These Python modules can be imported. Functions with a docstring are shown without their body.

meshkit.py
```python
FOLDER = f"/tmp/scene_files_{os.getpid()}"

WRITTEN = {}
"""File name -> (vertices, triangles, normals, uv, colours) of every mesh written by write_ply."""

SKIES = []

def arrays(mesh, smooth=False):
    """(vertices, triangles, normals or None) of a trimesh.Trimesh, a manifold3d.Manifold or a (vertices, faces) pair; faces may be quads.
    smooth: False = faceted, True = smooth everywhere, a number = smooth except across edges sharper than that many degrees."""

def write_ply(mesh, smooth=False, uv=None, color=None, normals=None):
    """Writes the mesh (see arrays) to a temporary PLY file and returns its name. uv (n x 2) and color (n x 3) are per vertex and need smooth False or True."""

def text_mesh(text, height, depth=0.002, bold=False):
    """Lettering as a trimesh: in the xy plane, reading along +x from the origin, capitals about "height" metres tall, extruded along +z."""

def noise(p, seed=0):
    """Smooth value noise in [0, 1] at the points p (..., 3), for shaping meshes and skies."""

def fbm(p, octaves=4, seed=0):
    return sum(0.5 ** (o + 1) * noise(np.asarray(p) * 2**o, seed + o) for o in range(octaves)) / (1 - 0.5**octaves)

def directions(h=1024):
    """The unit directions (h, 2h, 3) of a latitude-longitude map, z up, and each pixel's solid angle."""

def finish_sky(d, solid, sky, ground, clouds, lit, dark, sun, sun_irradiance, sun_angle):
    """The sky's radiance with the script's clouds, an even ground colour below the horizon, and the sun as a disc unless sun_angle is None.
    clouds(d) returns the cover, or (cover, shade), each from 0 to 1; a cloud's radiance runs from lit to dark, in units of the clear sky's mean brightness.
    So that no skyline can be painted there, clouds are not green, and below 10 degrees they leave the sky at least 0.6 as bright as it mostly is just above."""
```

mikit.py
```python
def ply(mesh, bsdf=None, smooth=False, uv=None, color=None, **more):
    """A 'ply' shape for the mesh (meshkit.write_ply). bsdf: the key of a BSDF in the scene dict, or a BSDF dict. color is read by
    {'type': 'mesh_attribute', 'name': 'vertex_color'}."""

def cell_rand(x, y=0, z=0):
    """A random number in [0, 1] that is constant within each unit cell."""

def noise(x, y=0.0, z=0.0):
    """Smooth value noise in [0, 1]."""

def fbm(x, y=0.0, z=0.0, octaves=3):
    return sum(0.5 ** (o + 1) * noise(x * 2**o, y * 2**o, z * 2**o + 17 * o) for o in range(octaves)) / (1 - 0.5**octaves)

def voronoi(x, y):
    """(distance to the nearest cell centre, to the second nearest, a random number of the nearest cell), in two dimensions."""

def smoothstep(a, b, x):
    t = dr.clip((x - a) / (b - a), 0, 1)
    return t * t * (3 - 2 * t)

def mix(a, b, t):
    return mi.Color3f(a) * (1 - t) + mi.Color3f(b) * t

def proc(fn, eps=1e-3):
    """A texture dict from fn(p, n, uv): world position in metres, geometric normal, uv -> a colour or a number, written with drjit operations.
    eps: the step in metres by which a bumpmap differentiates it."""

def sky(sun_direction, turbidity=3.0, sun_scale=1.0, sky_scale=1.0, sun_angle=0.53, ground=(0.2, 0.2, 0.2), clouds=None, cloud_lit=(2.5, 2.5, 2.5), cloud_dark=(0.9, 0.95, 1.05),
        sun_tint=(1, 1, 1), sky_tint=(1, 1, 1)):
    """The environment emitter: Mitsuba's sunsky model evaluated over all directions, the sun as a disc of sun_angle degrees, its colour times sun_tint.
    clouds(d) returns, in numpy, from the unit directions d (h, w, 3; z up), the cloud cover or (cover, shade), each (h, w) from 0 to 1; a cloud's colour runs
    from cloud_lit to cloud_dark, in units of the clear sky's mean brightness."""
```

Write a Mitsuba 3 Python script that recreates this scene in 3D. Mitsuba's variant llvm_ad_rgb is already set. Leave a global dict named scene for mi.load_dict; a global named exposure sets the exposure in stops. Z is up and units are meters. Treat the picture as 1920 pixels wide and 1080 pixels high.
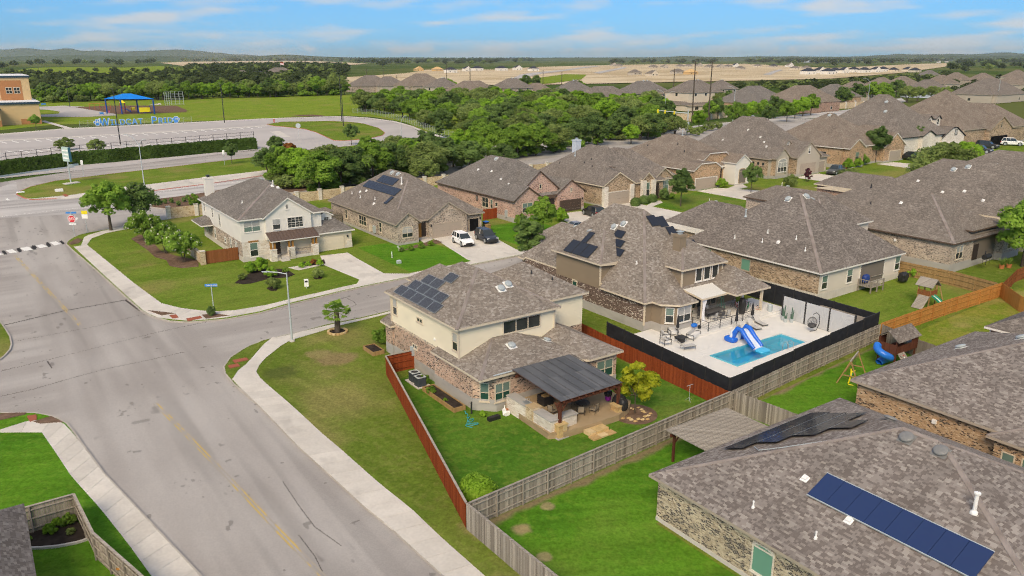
import math,random
import numpy as np
import trimesh,shapely
import shapely.geometry as sg
import manifold3d as m3
import drjit as dr
import mitsuba as mi
import mikit,meshkit
from mikit import proc,noise,fbm,cell_rand,smoothstep,mix,voronoi
TF=mi.ScalarTransform4f
scene,labels={},{}
# ---------------------------------------------------------------- camera, sky, exposure
CAM=(0.0,0.0,29.0)
LOOK=(0.5462,0.7888,-0.2817)
scene['camera']={'type':'perspective','fov':66.48,'fov_axis':'x','near_clip':0.5,'far_clip':40000.0,'to_world':TF().look_at(origin=list(CAM),target=[CAM[i]+LOOK[i]for i in range(3)],up=[0,0,1])}
def cloud_cover(d):
 """Streaked high cloud: a broken veil overhead, unseen and added to brighten and soften the ground light, long thin wisps in the clear blue band above the horizon, a few small puffs on it."""
 el=np.arcsin(np.clip(d[...,2],-1,1));az=np.arctan2(d[...,0],d[...,1])
 q=d/np.maximum(d[...,2:3],0.2)
 a,b=q[...,0]*0.822-q[...,1]*0.569,q[...,0]*0.569+q[...,1]*0.822
 hi=meshkit.fbm(np.stack([a*0.5+b*0.3,b*1.5-a*0.2,a*0+3.3],-1),5,4)
 x,y=az*5.0,el*46.0-az*2.6
 w=meshkit.fbm(np.stack([x,y,x*0],-1),5,21)*0.55+meshkit.fbm(np.stack([x*3.1,y*3.6,x*0+5],-1),4,9)*0.45
 thin=np.clip((w-0.50)*5.5,0,1)*0.8
 k=np.clip((el-0.14)/0.5,0,1);k=k*k*(3-2*k)
 veil=np.clip(0.62+(hi-0.5)*1.6,0,1)  # added veil overhead, out of frame: brightens and softens the ground light
 puff=meshkit.fbm(np.stack([az*34,el*90,az*0],-1),5,3)
 low=np.exp(-((el-0.010)/0.006)**2)*np.clip((puff-0.57)*7,0,1)*0.8
 return np.clip(np.maximum(thin*(1-k)+veil*k,low),0,1),np.clip((0.5-hi)*0.5,0,0.2)
scene['sky']=mikit.sky((-0.58,-0.50,0.64),turbidity=2.4,sun_scale=0.70,sky_scale=1.0,sun_angle=26.0,clouds=cloud_cover,cloud_lit=(2.65,2.65,2.65),cloud_dark=(1.7,1.7,1.7),sky_tint=(0.44,0.84,1.18),sun_tint=(0.985,0.99,1.0))
exposure=1.82
# ---------------------------------------------------------------- terrain
def T(u,v=0):
 return 0.02*np.clip(np.asarray(u,float)-35.0,0.0,195.0)
# ---------------------------------------------------------------- keys, labels
_count={}
def numbered(name):
 n=_count.get(name,0);_count[name]=n+1
 return name if n==0 else '%s_%03d'%(name,n)
def tag(key,label,cat,group=None,kind=None):
 d=labels[key]={'label':label}
 if cat:d['category']=cat
 if group:d['group']=group
 if kind:d['kind']=kind
 return key
def thing(name,label,cat,group=None):
 return tag(numbered(name),label,cat,group)
def struct(key):labels[key]={'kind':'structure'};return key
def ref(m):return{'type':'ref','id':m}if isinstance(m,str)else m
_plain={}
def put(key,mesh,mat,smooth=False,part=None,**kw):
 """One entry of the scene; part names are numbered under their holder."""
 if part:key=numbered(key+'__'+part)
 scene[key]=mikit.ply(mesh,mat,smooth=smooth,**kw)
 return key
def cube(key,c,h,mat,rz=0.0,part=None,rx=0.0,ry=0.0):
 if part:key=numbered(key+'__'+part)
 t=TF().translate([float(x)for x in c])
 if rz:t=t@TF().rotate([0,0,1],float(rz))
 if ry:t=t@TF().rotate([0,1,0],float(ry))
 if rx:t=t@TF().rotate([1,0,0],float(rx))
 scene[key]={'type':'cube','to_world':t@TF().scale([float(x)for x in h]),'bsdf':ref(mat)}
 return key
# ---------------------------------------------------------------- mesh helpers
def cat(*ms):
 vs,fs,n=[],[],0
 for m in ms:
  if m is None:continue
  if hasattr(m,'to_mesh'):
   q=m.to_mesh();m=(q.vert_properties[:,:3],q.tri_verts)
  if hasattr(m,'vertices'):m=(m.vertices,m.faces)
  if len(m[1])==0:continue
  vs.append(np.asarray(m[0],float));fs.append(np.asarray(m[1],int)+n);n+=len(m[0])
 return(np.vstack(vs),np.vstack(fs))
BV=np.array([[x,y,z]for x in(-1,1)for y in(-1,1)for z in(-1,1)],float)
BF=np.array([[0,1,3],[0,3,2],[4,6,7],[4,7,5],[0,4,5],[0,5,1],[2,3,7],[2,7,6],[0,2,6],[0,6,4],[1,5,7],[1,7,3]])
def bx(x0,x1,y0,y1,z0,z1):
 return(np.array([(x0+x1)/2,(y0+y1)/2,(z0+z1)/2])+BV*np.array([x1-x0,y1-y0,z1-z0])/2,BF)
def bar(p,q,w,h=None,up=(0,0,1)):
 p,q=np.asarray(p,float),np.asarray(q,float);h=h or w
 d=q-p;L=np.linalg.norm(d);d/=L
 a=np.cross(d,up)
 if np.linalg.norm(a)<1e-6:a=np.array([1.0,0,0])
 a/=np.linalg.norm(a);b=np.cross(a,d)
 return((p+q)/2+BV[:,:1]*d*L/2+BV[:,1:2]*a*w/2+BV[:,2:]*b*h/2,BF)
def rot(m,deg,o=(0,0,0),mv=(0,0,0)):
 v,f=cat(m);c,s=math.cos(math.radians(deg)),math.sin(math.radians(deg));v=v-np.asarray(o)
 return(np.stack([v[:,0]*c-v[:,1]*s,v[:,0]*s+v[:,1]*c,v[:,2]],1)+np.asarray(o)+np.asarray(mv),f)
def tube(pts,r,n=6,closed=True):
 p=np.asarray(pts,float);t=np.gradient(p,axis=0);t/=np.linalg.norm(t,axis=1,keepdims=True)+1e-9
 r=np.broadcast_to(np.asarray(r,float),(len(p),))
 u0=np.array([0,0,1.0])if abs(t[0,2])<0.9 else np.array([1.0,0,0])
 V=[]
 for i in range(len(p)):
  a=np.cross(t[i],u0);a/=np.linalg.norm(a)+1e-9;b=np.cross(a,t[i]);u0=b
  an=np.arange(n)*2*np.pi/n
  V.append(p[i]+r[i]*(np.cos(an)[:,None]*a+np.sin(an)[:,None]*b))
 V=np.vstack(V+[p[:1],p[-1:]]);F=[]
 k=len(p)
 for i in range(k-1):
  for j in range(n):
   a,b=i*n+j,i*n+(j+1)%n
   F+=[[a,b,b+n],[a,b+n,a+n]]
 if closed:
  for j in range(n):
   F+=[[k*n,(j+1)%n,j],[k*n+1,(k-1)*n+j,(k-1)*n+(j+1)%n]]
 return(V,np.array(F))
def lathe(prof,n=20,c=(0,0,0)):
 pr=np.asarray(prof,float);an=np.arange(n)*2*np.pi/n
 V=np.stack([pr[:,None,0]*np.cos(an),pr[:,None,0]*np.sin(an),np.broadcast_to(pr[:,1:2],(len(pr),n))],-1).reshape(-1,3)+np.asarray(c)
 F=[]
 for i in range(len(pr)-1):
  for j in range(n):
   a,b=i*n+j,i*n+(j+1)%n
   F+=[[a,b,b+n],[a,b+n,a+n]]
 return(V,np.array(F))
def poly(pts):return sg.Polygon(pts).buffer(0)
_STRIPS=[sg.box(-30000,-30000,35,30000),sg.box(35,-30000,230,30000),sg.box(230,-30000,30000,30000)]
def polys(g):
 if g.is_empty:return[]
 return[p for p in getattr(g,'geoms',[g])if p.geom_type=='Polygon' and p.area>1e-4]if g.geom_type!='Polygon' else[g]
def drape(g,dz):
 """A sheet lying dz above the terrain."""
 out=[]
 for s in _STRIPS:
  for p in polys(g.intersection(s)):
   p=sg.polygon.orient(p)
   v,f=trimesh.creation.triangulate_polygon(p,engine='earcut')
   v=np.asarray(v);f=np.asarray(f)
   e=np.cross(v[f[:,1]]-v[f[:,0]],v[f[:,2]]-v[f[:,0]])
   f=np.where((e<0)[:,None],f[:,::-1],f)
   out.append((np.column_stack([v,T(v[:,0])+dz]),f))
 return cat(*out)
def slab(g,dz,th):
 """A sheet dz above the terrain with vertical sides th deep."""
 out=[drape(g,dz)]
 for s in _STRIPS:
  for p in polys(g.intersection(s)):
   for r in[p.exterior,*p.interiors]:
    c=np.asarray(r.coords)
    z=T(c[:,0])+dz
    n=len(c)
    v=np.vstack([np.column_stack([c,z]),np.column_stack([c,z-th])])
    f=[[i,i+1,n+i+1]for i in range(n-1)]+[[i,n+i+1,n+i]for i in range(n-1)]
    out.append((v,np.array(f)))
 return cat(*out)
def prism(g,z0,z1):
 out=[]
 for p in polys(g):
  c=m3.CrossSection([np.asarray(p.exterior.coords)[:-1]]+[np.asarray(i.coords)[:-1]for i in p.interiors],m3.FillRule.EvenOdd)
  out.append(m3.Manifold.extrude(c,z1-z0).translate([0,0,z0]))
 return out[0]if len(out)==1 else m3.Manifold.batch_boolean(out,m3.OpType.Add)
# ---------------------------------------------------------------- materials
def lin(*c):return tuple(float(x)for x in c)
def flat(name,col,rough=None,metal=0.0,spec=0.5,coat=0.0):
 t={'type':'rgb','value':list(col)}if not isinstance(col,dict)else col
 if rough is None:b={'type':'diffuse','reflectance':t}
 else:
  b={'type':'principled','base_color':t,'roughness':rough,'metallic':metal,'specular':spec}
  if coat:b['clearcoat']=coat;b['clearcoat_gloss']=0.9
 scene[name]={'type':'twosided','bsdf':b}
 return name
def pm(name,fn,rough=None,bump=None,bs=0.01,eps=0.02,spec=0.3):
 t=proc(fn)
 b={'type':'diffuse','reflectance':t}if rough is None else{'type':'principled','base_color':t,'roughness':rough,'specular':spec}
 if bump:b={'type':'bumpmap','arbitrary':proc(bump,eps),'scale':bs,'bsdf':b}
 scene[name]={'type':'twosided','bsdf':b}
 return name
def along(p,n):
 h=dr.sqrt(n.x*n.x+n.y*n.y)+1e-6
 return(p.y*n.x-p.x*n.y)/h,h
def shingle(c1,c2,c3):
 def fn(p,n,uv):
  a,h=along(p,n);s=p.z/h
  row=dr.floor(s/0.145)
  x=a/0.30+cell_rand(row,5)*9
  k=dr.floor(x)
  r=cell_rand(k,row,2);w=cell_rand(k,row,3)
  r=dr.select(x-k>0.45+0.4*w,cell_rand(k,row,4),r)
  c=mix(c1,c2,smoothstep(0.25,0.8,r))
  c=dr.select(cell_rand(k,row,7)>0.86,mi.Color3f(c3),c)
  return c*(0.84+0.32*fbm(p.x*0.5,p.y*0.5,p.z,2))*(1-0.10*smoothstep(0.45,0.75,fbm(a*1.1,s*0.12,5.0,3)))
 return fn
def shb(p,n,uv):
 a,h=along(p,n);s=p.z/h/0.145
 return 1.0-(s-dr.floor(s))
pm('roof_brown',shingle((0.20,0.172,0.146),(0.285,0.25,0.217),(0.35,0.315,0.28)),bump=shb,bs=0.016,eps=0.012)
pm('roof_near',shingle((0.178,0.152,0.137),(0.275,0.245,0.225),(0.35,0.315,0.285)),bump=shb,bs=0.016,eps=0.012)
pm('roof_dark',shingle((0.15,0.13,0.115),(0.215,0.19,0.172),(0.26,0.235,0.212)))
pm('roof_mid',shingle((0.165,0.143,0.124),(0.222,0.194,0.171),(0.265,0.236,0.21)))
pm('ridge_cap',lambda p,n,uv:mix((0.22,0.185,0.165),(0.32,0.28,0.26),noise(p.x*1.7,p.y*1.7,p.z)))
def brick(cols,dark,pd,mortar=(0.42,0.39,0.35),lw=0.21):
 def fn(p,n,uv):
  a,h=along(p,n)
  row=dr.floor(p.z/0.078)
  x=a/lw+0.5*(row-2*dr.floor(row/2))+0.15*cell_rand(row,9)
  k=dr.floor(x)
  r=cell_rand(k,row,1)
  c=mix(cols[0],cols[1],smoothstep(0.1,0.6,r))
  c=mix(c,cols[2],smoothstep(0.6,0.95,r))
  q=cell_rand(k,row,2)
  patch=noise(a*1.1,p.z*2.2,3.0)
  c=dr.select(q<pd*(0.25+1.7*patch*patch),mi.Color3f(dark),c)
  m=dr.maximum(smoothstep(0.90,0.94,x-k),smoothstep(0.80,0.86,p.z/0.078-row))
  c=mix(c,mortar,m)
  return c*(0.86+0.3*fbm(a*0.35,p.z*0.5,1.0,2))
 return fn
pm('brick_pinktan',brick(((0.42,0.27,0.19),(0.52,0.36,0.26),(0.60,0.44,0.33)),(0.07,0.055,0.05),0.24,(0.50,0.42,0.34)))
pm('brick_tandark',brick(((0.34,0.26,0.17),(0.50,0.41,0.28),(0.62,0.53,0.39)),(0.06,0.05,0.045),0.40,(0.56,0.50,0.42)))
pm('brick_orange',brick(((0.40,0.24,0.13),(0.50,0.34,0.20),(0.60,0.45,0.30)),(0.06,0.045,0.04),0.22,(0.46,0.36,0.26)))
pm('brick_brown',brick(((0.09,0.06,0.05),(0.15,0.10,0.08),(0.20,0.145,0.12)),(0.62,0.56,0.50),0.17,(0.22,0.18,0.15)))
pm('brick_greytan',brick(((0.36,0.28,0.22),(0.46,0.38,0.30),(0.56,0.48,0.40)),(0.12,0.095,0.08),0.28,(0.50,0.45,0.38)))
pm('brick_pink',brick(((0.44,0.26,0.20),(0.54,0.35,0.27),(0.60,0.43,0.35)),(0.14,0.08,0.07),0.20,(0.52,0.43,0.37)))
pm('brick_red',brick(((0.30,0.17,0.12),(0.38,0.24,0.17),(0.47,0.33,0.25)),(0.10,0.07,0.06),0.30,(0.40,0.33,0.27)))
pm('brick_fieldtan',brick(((0.34,0.23,0.14),(0.44,0.32,0.21),(0.56,0.44,0.31)),(0.13,0.09,0.06),0.30,(0.45,0.38,0.30),0.3))
pm('stone_white',brick(((0.62,0.56,0.48),(0.70,0.65,0.57),(0.76,0.72,0.65)),(0.55,0.47,0.37),0.2,(0.66,0.61,0.54),0.42))
pm('stone_tan',brick(((0.50,0.38,0.22),(0.58,0.47,0.30),(0.66,0.56,0.40)),(0.38,0.26,0.14),0.3,(0.55,0.47,0.36),0.36))
def lapb(p,n,uv):
 s=p.z/0.17
 return 1.0-(s-dr.floor(s))
def tone(c,k=0.14,f=0.6):
 return lambda p,n,uv:mi.Color3f(c)*(1-k/2+k*fbm(p.x*f,p.y*f,p.z*f*1.7,3))
pm('siding_cream',tone((0.80,0.73,0.56)),bump=lapb,bs=0.012,eps=0.012)
pm('siding_brown',tone((0.27,0.215,0.155)),bump=lapb,bs=0.014,eps=0.012)
pm('siding_tan',tone((0.66,0.60,0.52)),bump=lapb,bs=0.012,eps=0.012)
pm('paint_white',tone((0.74,0.71,0.65)))
pm('paint_cream',tone((0.66,0.58,0.46)))
pm('paint_taupe',tone((0.40,0.35,0.29)))
pm('stucco_tan',tone((0.47,0.42,0.35)))
pm('roof_warm',shingle((0.185,0.15,0.122),(0.245,0.205,0.17),(0.285,0.245,0.205)))
pm('roof_grey',shingle((0.155,0.14,0.126),(0.208,0.19,0.174),(0.25,0.23,0.212)))
flat('trim_cream',(0.62,0.54,0.42));flat('trim_tan',(0.40,0.34,0.27));flat('trim_white',(0.74,0.71,0.66));flat('trim_brown',(0.12,0.085,0.065));flat('trim_black',(0.025,0.025,0.027))
flat('garage_tan',(0.40,0.34,0.28));flat('garage_cream',(0.70,0.62,0.49));flat('garage_dark',(0.085,0.062,0.05));flat('door_wood',(0.33,0.17,0.05));flat('door_dark',(0.05,0.04,0.035))
def glass_fn(a,b):
 return lambda p,n,uv:mix(a,b,noise(p.x*1.3,p.y*1.3,p.z*0.7))
pm('glass_dark',glass_fn((0.012,0.018,0.018),(0.045,0.055,0.055)),rough=0.06,spec=0.6)
pm('glass_green',glass_fn((0.10,0.165,0.14),(0.17,0.24,0.21)),rough=0.08,spec=0.6)
pm('glass_blind_sky',glass_fn((0.30,0.31,0.30),(0.42,0.42,0.40)),rough=0.1,spec=0.6)  # upper panes: blind tone with the sky reflection painted in
flat('solar_screen',(0.15,0.32,0.235));flat('solar_screen_dark',(0.025,0.075,0.055))
pm('concrete',lambda p,n,uv:mix((0.54,0.50,0.45),(0.68,0.645,0.59),fbm(p.x*0.7,p.y*0.7,p.z,4))*(0.9+0.1*noise(p.x*9,p.y*9)))
pm('concrete_grey',lambda p,n,uv:mix((0.33,0.32,0.30),(0.48,0.46,0.43),fbm(p.x*0.8,p.y*0.8,p.z*1.5,4)))
pm('kerb',lambda p,n,uv:mix((0.36,0.33,0.29),(0.52,0.48,0.42),fbm(p.x*1.3,p.y*1.3,p.z,3)))
def wood(c1,c2,f=7.0):
 def fn(p,n,uv):
  b=cell_rand(dr.floor((p.x+p.y*1.01)/0.14),3)
  s=fbm((p.x+p.y)*18,(p.x-p.y)*18,p.z*0.9,3)
  return mix(c1,c2,dr.clip(b*0.6+s*0.55-0.05,0,1))
 return fn
pm('cedar_grey',wood((0.20,0.175,0.145),(0.40,0.365,0.315)))
pm('cedar_grey_dark',wood((0.15,0.13,0.11),(0.33,0.295,0.25)))
pm('cedar_grey_pale',wood((0.27,0.235,0.195),(0.47,0.43,0.37)))
pm('wood_red',wood((0.20,0.045,0.018),(0.34,0.085,0.032)))
pm('wood_red_dark',wood((0.165,0.038,0.016),(0.28,0.068,0.026)))
pm('wood_orange',wood((0.40,0.185,0.05),(0.56,0.28,0.085)))
pm('wood_honey',wood((0.27,0.17,0.075),(0.42,0.28,0.13)))
pm('wood_brown',wood((0.085,0.034,0.022),(0.15,0.062,0.04)))
pm('bark',lambda p,n,uv:mix((0.05,0.042,0.034),(0.15,0.125,0.10),fbm(p.x*5,p.y*5,p.z*2,3)))
flat('steel',(0.42,0.45,0.46),0.45,0.6);flat('steel_dark',(0.03,0.03,0.032),0.5);flat('galv',(0.50,0.55,0.56),0.5,0.3);flat('vent_grey',(0.36,0.40,0.41),0.45);flat('vent_dark',(0.20,0.20,0.195),0.5)
flat('white_gloss',(0.80,0.79,0.77),0.35);flat('plastic_black',(0.02,0.02,0.022),0.5);flat('rubber',(0.022,0.022,0.022),0.8);flat('blue_plastic',(0.02,0.16,0.62),0.35)
flat('red_brick_tile',(0.34,0.115,0.075));flat('terracotta',(0.48,0.19,0.08));flat('sign_blue',(0.05,0.22,0.58),0.4);flat('sign_white',(0.82,0.82,0.80),0.4);flat('sign_red',(0.60,0.03,0.04),0.4);flat('sign_yellow',(0.80,0.66,0.02),0.4);flat('sign_green',(0.10,0.28,0.25),0.4)
# ---------------------------------------------------------------- ground materials
def grass(c1,c2,c3,dry,kd,stripe=0.0,ang=0.0,spots=(),fence=None):
 ca,sa=math.cos(ang),math.sin(ang)
 def fn(p,n,uv):
  a=fbm(p.x*0.22,p.y*0.22,1.0,4)
  b=fbm(p.x*2.2,p.y*2.2,2.0,3)
  k=noise(p.x*11,p.y*11,3.0)*0.5+noise(p.x*5.3,p.y*5.3,6.0)*0.5
  c=mix(c1,c2,smoothstep(0.3,0.7,a))
  c=mix(c,c3,smoothstep(0.45,0.8,b)*0.6)
  c=mix(c,dry,dr.clip(smoothstep(0.52,0.80,fbm(p.x*0.13+7,p.y*0.13,4.0,4))*kd,0,1))
  if stripe:
   s=p.x*ca+p.y*sa
   c=c*(1+stripe*(fbm(s*1.6,(p.y*ca-p.x*sa)*0.12,8.0,3)-0.5))
  for u,v,r,col in spots:
   d=dr.sqrt(dr.square(p.x-u)+dr.square(p.y-v))/r
   c=mix(c,col,smoothstep(1.15,0.55,d+0.9*(fbm(p.x*1.3,p.y*1.3,u,3)-0.5))*0.8)
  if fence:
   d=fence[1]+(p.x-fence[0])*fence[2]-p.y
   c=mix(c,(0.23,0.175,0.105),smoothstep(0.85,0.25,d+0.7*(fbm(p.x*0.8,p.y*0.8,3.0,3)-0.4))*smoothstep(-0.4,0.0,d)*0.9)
  return c*(0.72+0.56*k)
 return fn
def grassb(p,n,uv):return noise(p.x*9,p.y*9,1.0)*0.6+noise(p.x*23,p.y*23,2.0)*0.4
pm('grass_olive',grass((0.115,0.17,0.024),(0.15,0.195,0.033),(0.185,0.205,0.05),(0.26,0.225,0.085),0.7,0.35,0.2,[(*(27.40,70.55),2.2,(0.26,0.19,0.10)),(*(26.43,72.66),1.6,(0.27,0.22,0.10)),(*(21.53,70.19),1.9,(0.09,0.11,0.03)),(*(23.45,37.19),1.5,(0.25,0.2,0.09))]),bump=grassb,bs=0.05,eps=0.05)
pm('grass_green',grass((0.067,0.159,0.017),(0.103,0.195,0.024),(0.146,0.206,0.035),(0.207,0.201,0.059),0.5,0.3,1.2),bump=grassb,bs=0.05,eps=0.05)
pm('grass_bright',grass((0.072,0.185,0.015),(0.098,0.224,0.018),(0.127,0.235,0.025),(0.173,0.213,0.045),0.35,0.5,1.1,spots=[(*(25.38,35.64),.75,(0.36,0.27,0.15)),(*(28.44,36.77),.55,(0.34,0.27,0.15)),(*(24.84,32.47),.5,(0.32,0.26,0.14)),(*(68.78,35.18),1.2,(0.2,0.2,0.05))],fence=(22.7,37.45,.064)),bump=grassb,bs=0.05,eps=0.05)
pm('grass_yellow',grass((0.150,0.213,0.022),(0.219,0.235,0.039),(0.277,0.246,0.067),(0.346,0.280,0.112),0.9),bump=grassb,bs=0.05,eps=0.05)
pm('grass_front',grass((0.118,0.190,0.023),(0.154,0.218,0.032),(0.190,0.218,0.046),(0.261,0.218,0.081),0.6,0.3,1.57),bump=grassb,bs=0.05,eps=0.05)
pm('grass_field',grass((0.156,0.241,0.025),(0.196,0.269,0.034),(0.231,0.269,0.045),(0.277,0.246,0.078),0.5))
def ground_fn(p,n,uv):
 a=fbm(p.x*0.0045,p.y*0.0045,1.0,5);b=fbm(p.x*0.05,p.y*0.05,2.0,4)
 c=mix((0.06,0.10,0.025),(0.12,0.14,0.045),smoothstep(0.4,0.65,a))
 return mix(c,(0.20,0.18,0.10),smoothstep(0.6,0.85,b)*0.6)
pm('ground_mat',ground_fn)
def tan_fn(p,n,uv):
 a=fbm(p.x*0.012,p.y*0.03,1.0,4)
 return mix((0.46,0.36,0.22),(0.62,0.52,0.36),smoothstep(0.3,0.7,a))
pm('bare_earth',tan_fn)
pm('mulch_brown',lambda p,n,uv:mix((0.10,0.062,0.042),(0.24,0.165,0.12),fbm(p.x*2.5,p.y*2.5,1.0,4)))
pm('mulch_dark',lambda p,n,uv:mix((0.02,0.016,0.014),(0.075,0.06,0.05),fbm(p.x*4,p.y*4,1.0,4)))
pm('gravel_red',lambda p,n,uv:mix((0.30,0.17,0.11),(0.44,0.29,0.20),fbm(p.x*2,p.y*2,1.0,4)))
def road_fn(p,n,uv):
 big=fbm(p.x*0.12,p.y*0.12,1.0,4)
 st=fbm(p.x*0.55,p.y*0.045,2.0,3)
 sx=fbm(p.x*0.05,p.y*0.6,5.0,3)
 main=smoothstep(20.0,16.0,p.x)*smoothstep(2.0,5.0,p.x)
 c=mix((0.335,0.31,0.29),(0.435,0.41,0.385),smoothstep(0.25,0.75,big*0.45+(st*main+sx*(1-main))*0.55))
 tr=smoothstep(0.52,0.75,fbm(p.x*0.9,p.y*0.05,9.0,2))*main
 c=c*(1-0.13*tr)
 sp=noise(p.x*1.9,p.y*0.9,4.0)*noise(p.x*0.35,p.y*0.2,14.0)
 c=c*(1-0.30*smoothstep(0.68,0.78,sp))
 oil=noise(p.x*2.6+4,p.y*2.6,9.0)*noise(p.x*0.7,p.y*0.7,2.0)
 c=c*(1-0.35*smoothstep(0.70,0.76,oil))
 return c*(0.94+0.12*noise(p.x*14,p.y*14,3.0))
pm('asphalt',road_fn)
def pale_fn(p,n,uv):
 st=fbm(p.x*0.045+p.y*0.01,p.y*0.55,2.0,3)
 return mix((0.36,0.34,0.325),(0.54,0.52,0.50),smoothstep(0.25,0.75,fbm(p.x*0.06,p.y*0.06,1.0,4)*0.4+st*0.6))
pm('asphalt_pale',pale_fn)
pm('lot_pale',lambda p,n,uv:mix((0.40,0.375,0.36),(0.52,0.49,0.47),fbm(p.x*0.03,p.y*0.08,1.0,4)))
flat('paint_line',(0.78,0.77,0.74));flat('tar',(0.045,0.042,0.04));flat('crack',(0.10,0.09,0.085));flat('mark_black',(0.05,0.05,0.052))
pm('paint_yellow',lambda p,n,uv:mix((0.56,0.40,0.12),(0.37,0.335,0.29),smoothstep(0.36,0.60,fbm(p.x*2.2,p.y*0.8,1.0,4))))
flat('kerb_red',(0.50,0.16,0.12))
# ---------------------------------------------------------------- ground sheets
def sheet(name,g,dz,mat):
 k=struct(numbered(name));put(k,drape(g,dz),mat);return k
POOL=sg.box(57.75,45.3,68.65,48.5)
HOLE=POOL.buffer(.1,join_style=2)
far=sg.box(-26000,-400,26000,26000).difference(HOLE)
sheet('ground',far,-0.16,'ground_mat')
sheet('road',sg.box(-90,5,330,212).difference(HOLE),-0.13,'asphalt')
park=poly([(-3.61,154.83),(3.26,175.74),(15.91,172.18),(36.12,176.28),(58.97,168.04),(134.26,199.62),(181.39,201.50),(214.60,201.28),(282.60,210.57),(341.38,217.32),(478.95,266.64),(522.33,294.83),(377.76,240.83),(306.49,228.62),(227.63,213.65),(192.93,214.43),(144.44,214.73),(69.42,196.69),(41.21,198.98),(28.40,192.71),(18.30,192.85),(9.95,195.36),(7.50,198.68),(7.89,205.16),(8.90,227.52),(5.22,219.90),(-3.26,199.79)])
sheet('parkway',park,-0.122,'asphalt_pale')
BL={}
def block(name,pts,mat,kerb=True,kmat='kerb',dz=0.0):
 g=poly(pts).difference(HOLE)
 k=struct(numbered(name))
 put(k,slab(g.buffer(-0.16)if kerb else g,dz,0.25),mat)
 if kerb:put(k,slab(g.difference(g.buffer(-0.155)).difference(HOLE.buffer(1)),dz+0.012,0.25),kmat,part='kerb')
 return g
B1=block('lawn',[(-60,75.4)]+[(-1.20,75.14),(1.31,73.40),(2.13,72.32),(2.80,71.05),(3.31,69.53),(3.63,67.20),(3.89,64.58),(4.56,58.72),(5.63,52.57),(7.38,42.40)]+[(9.0,30.0),(12,8),(-60,8)],'grass_bright')
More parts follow.
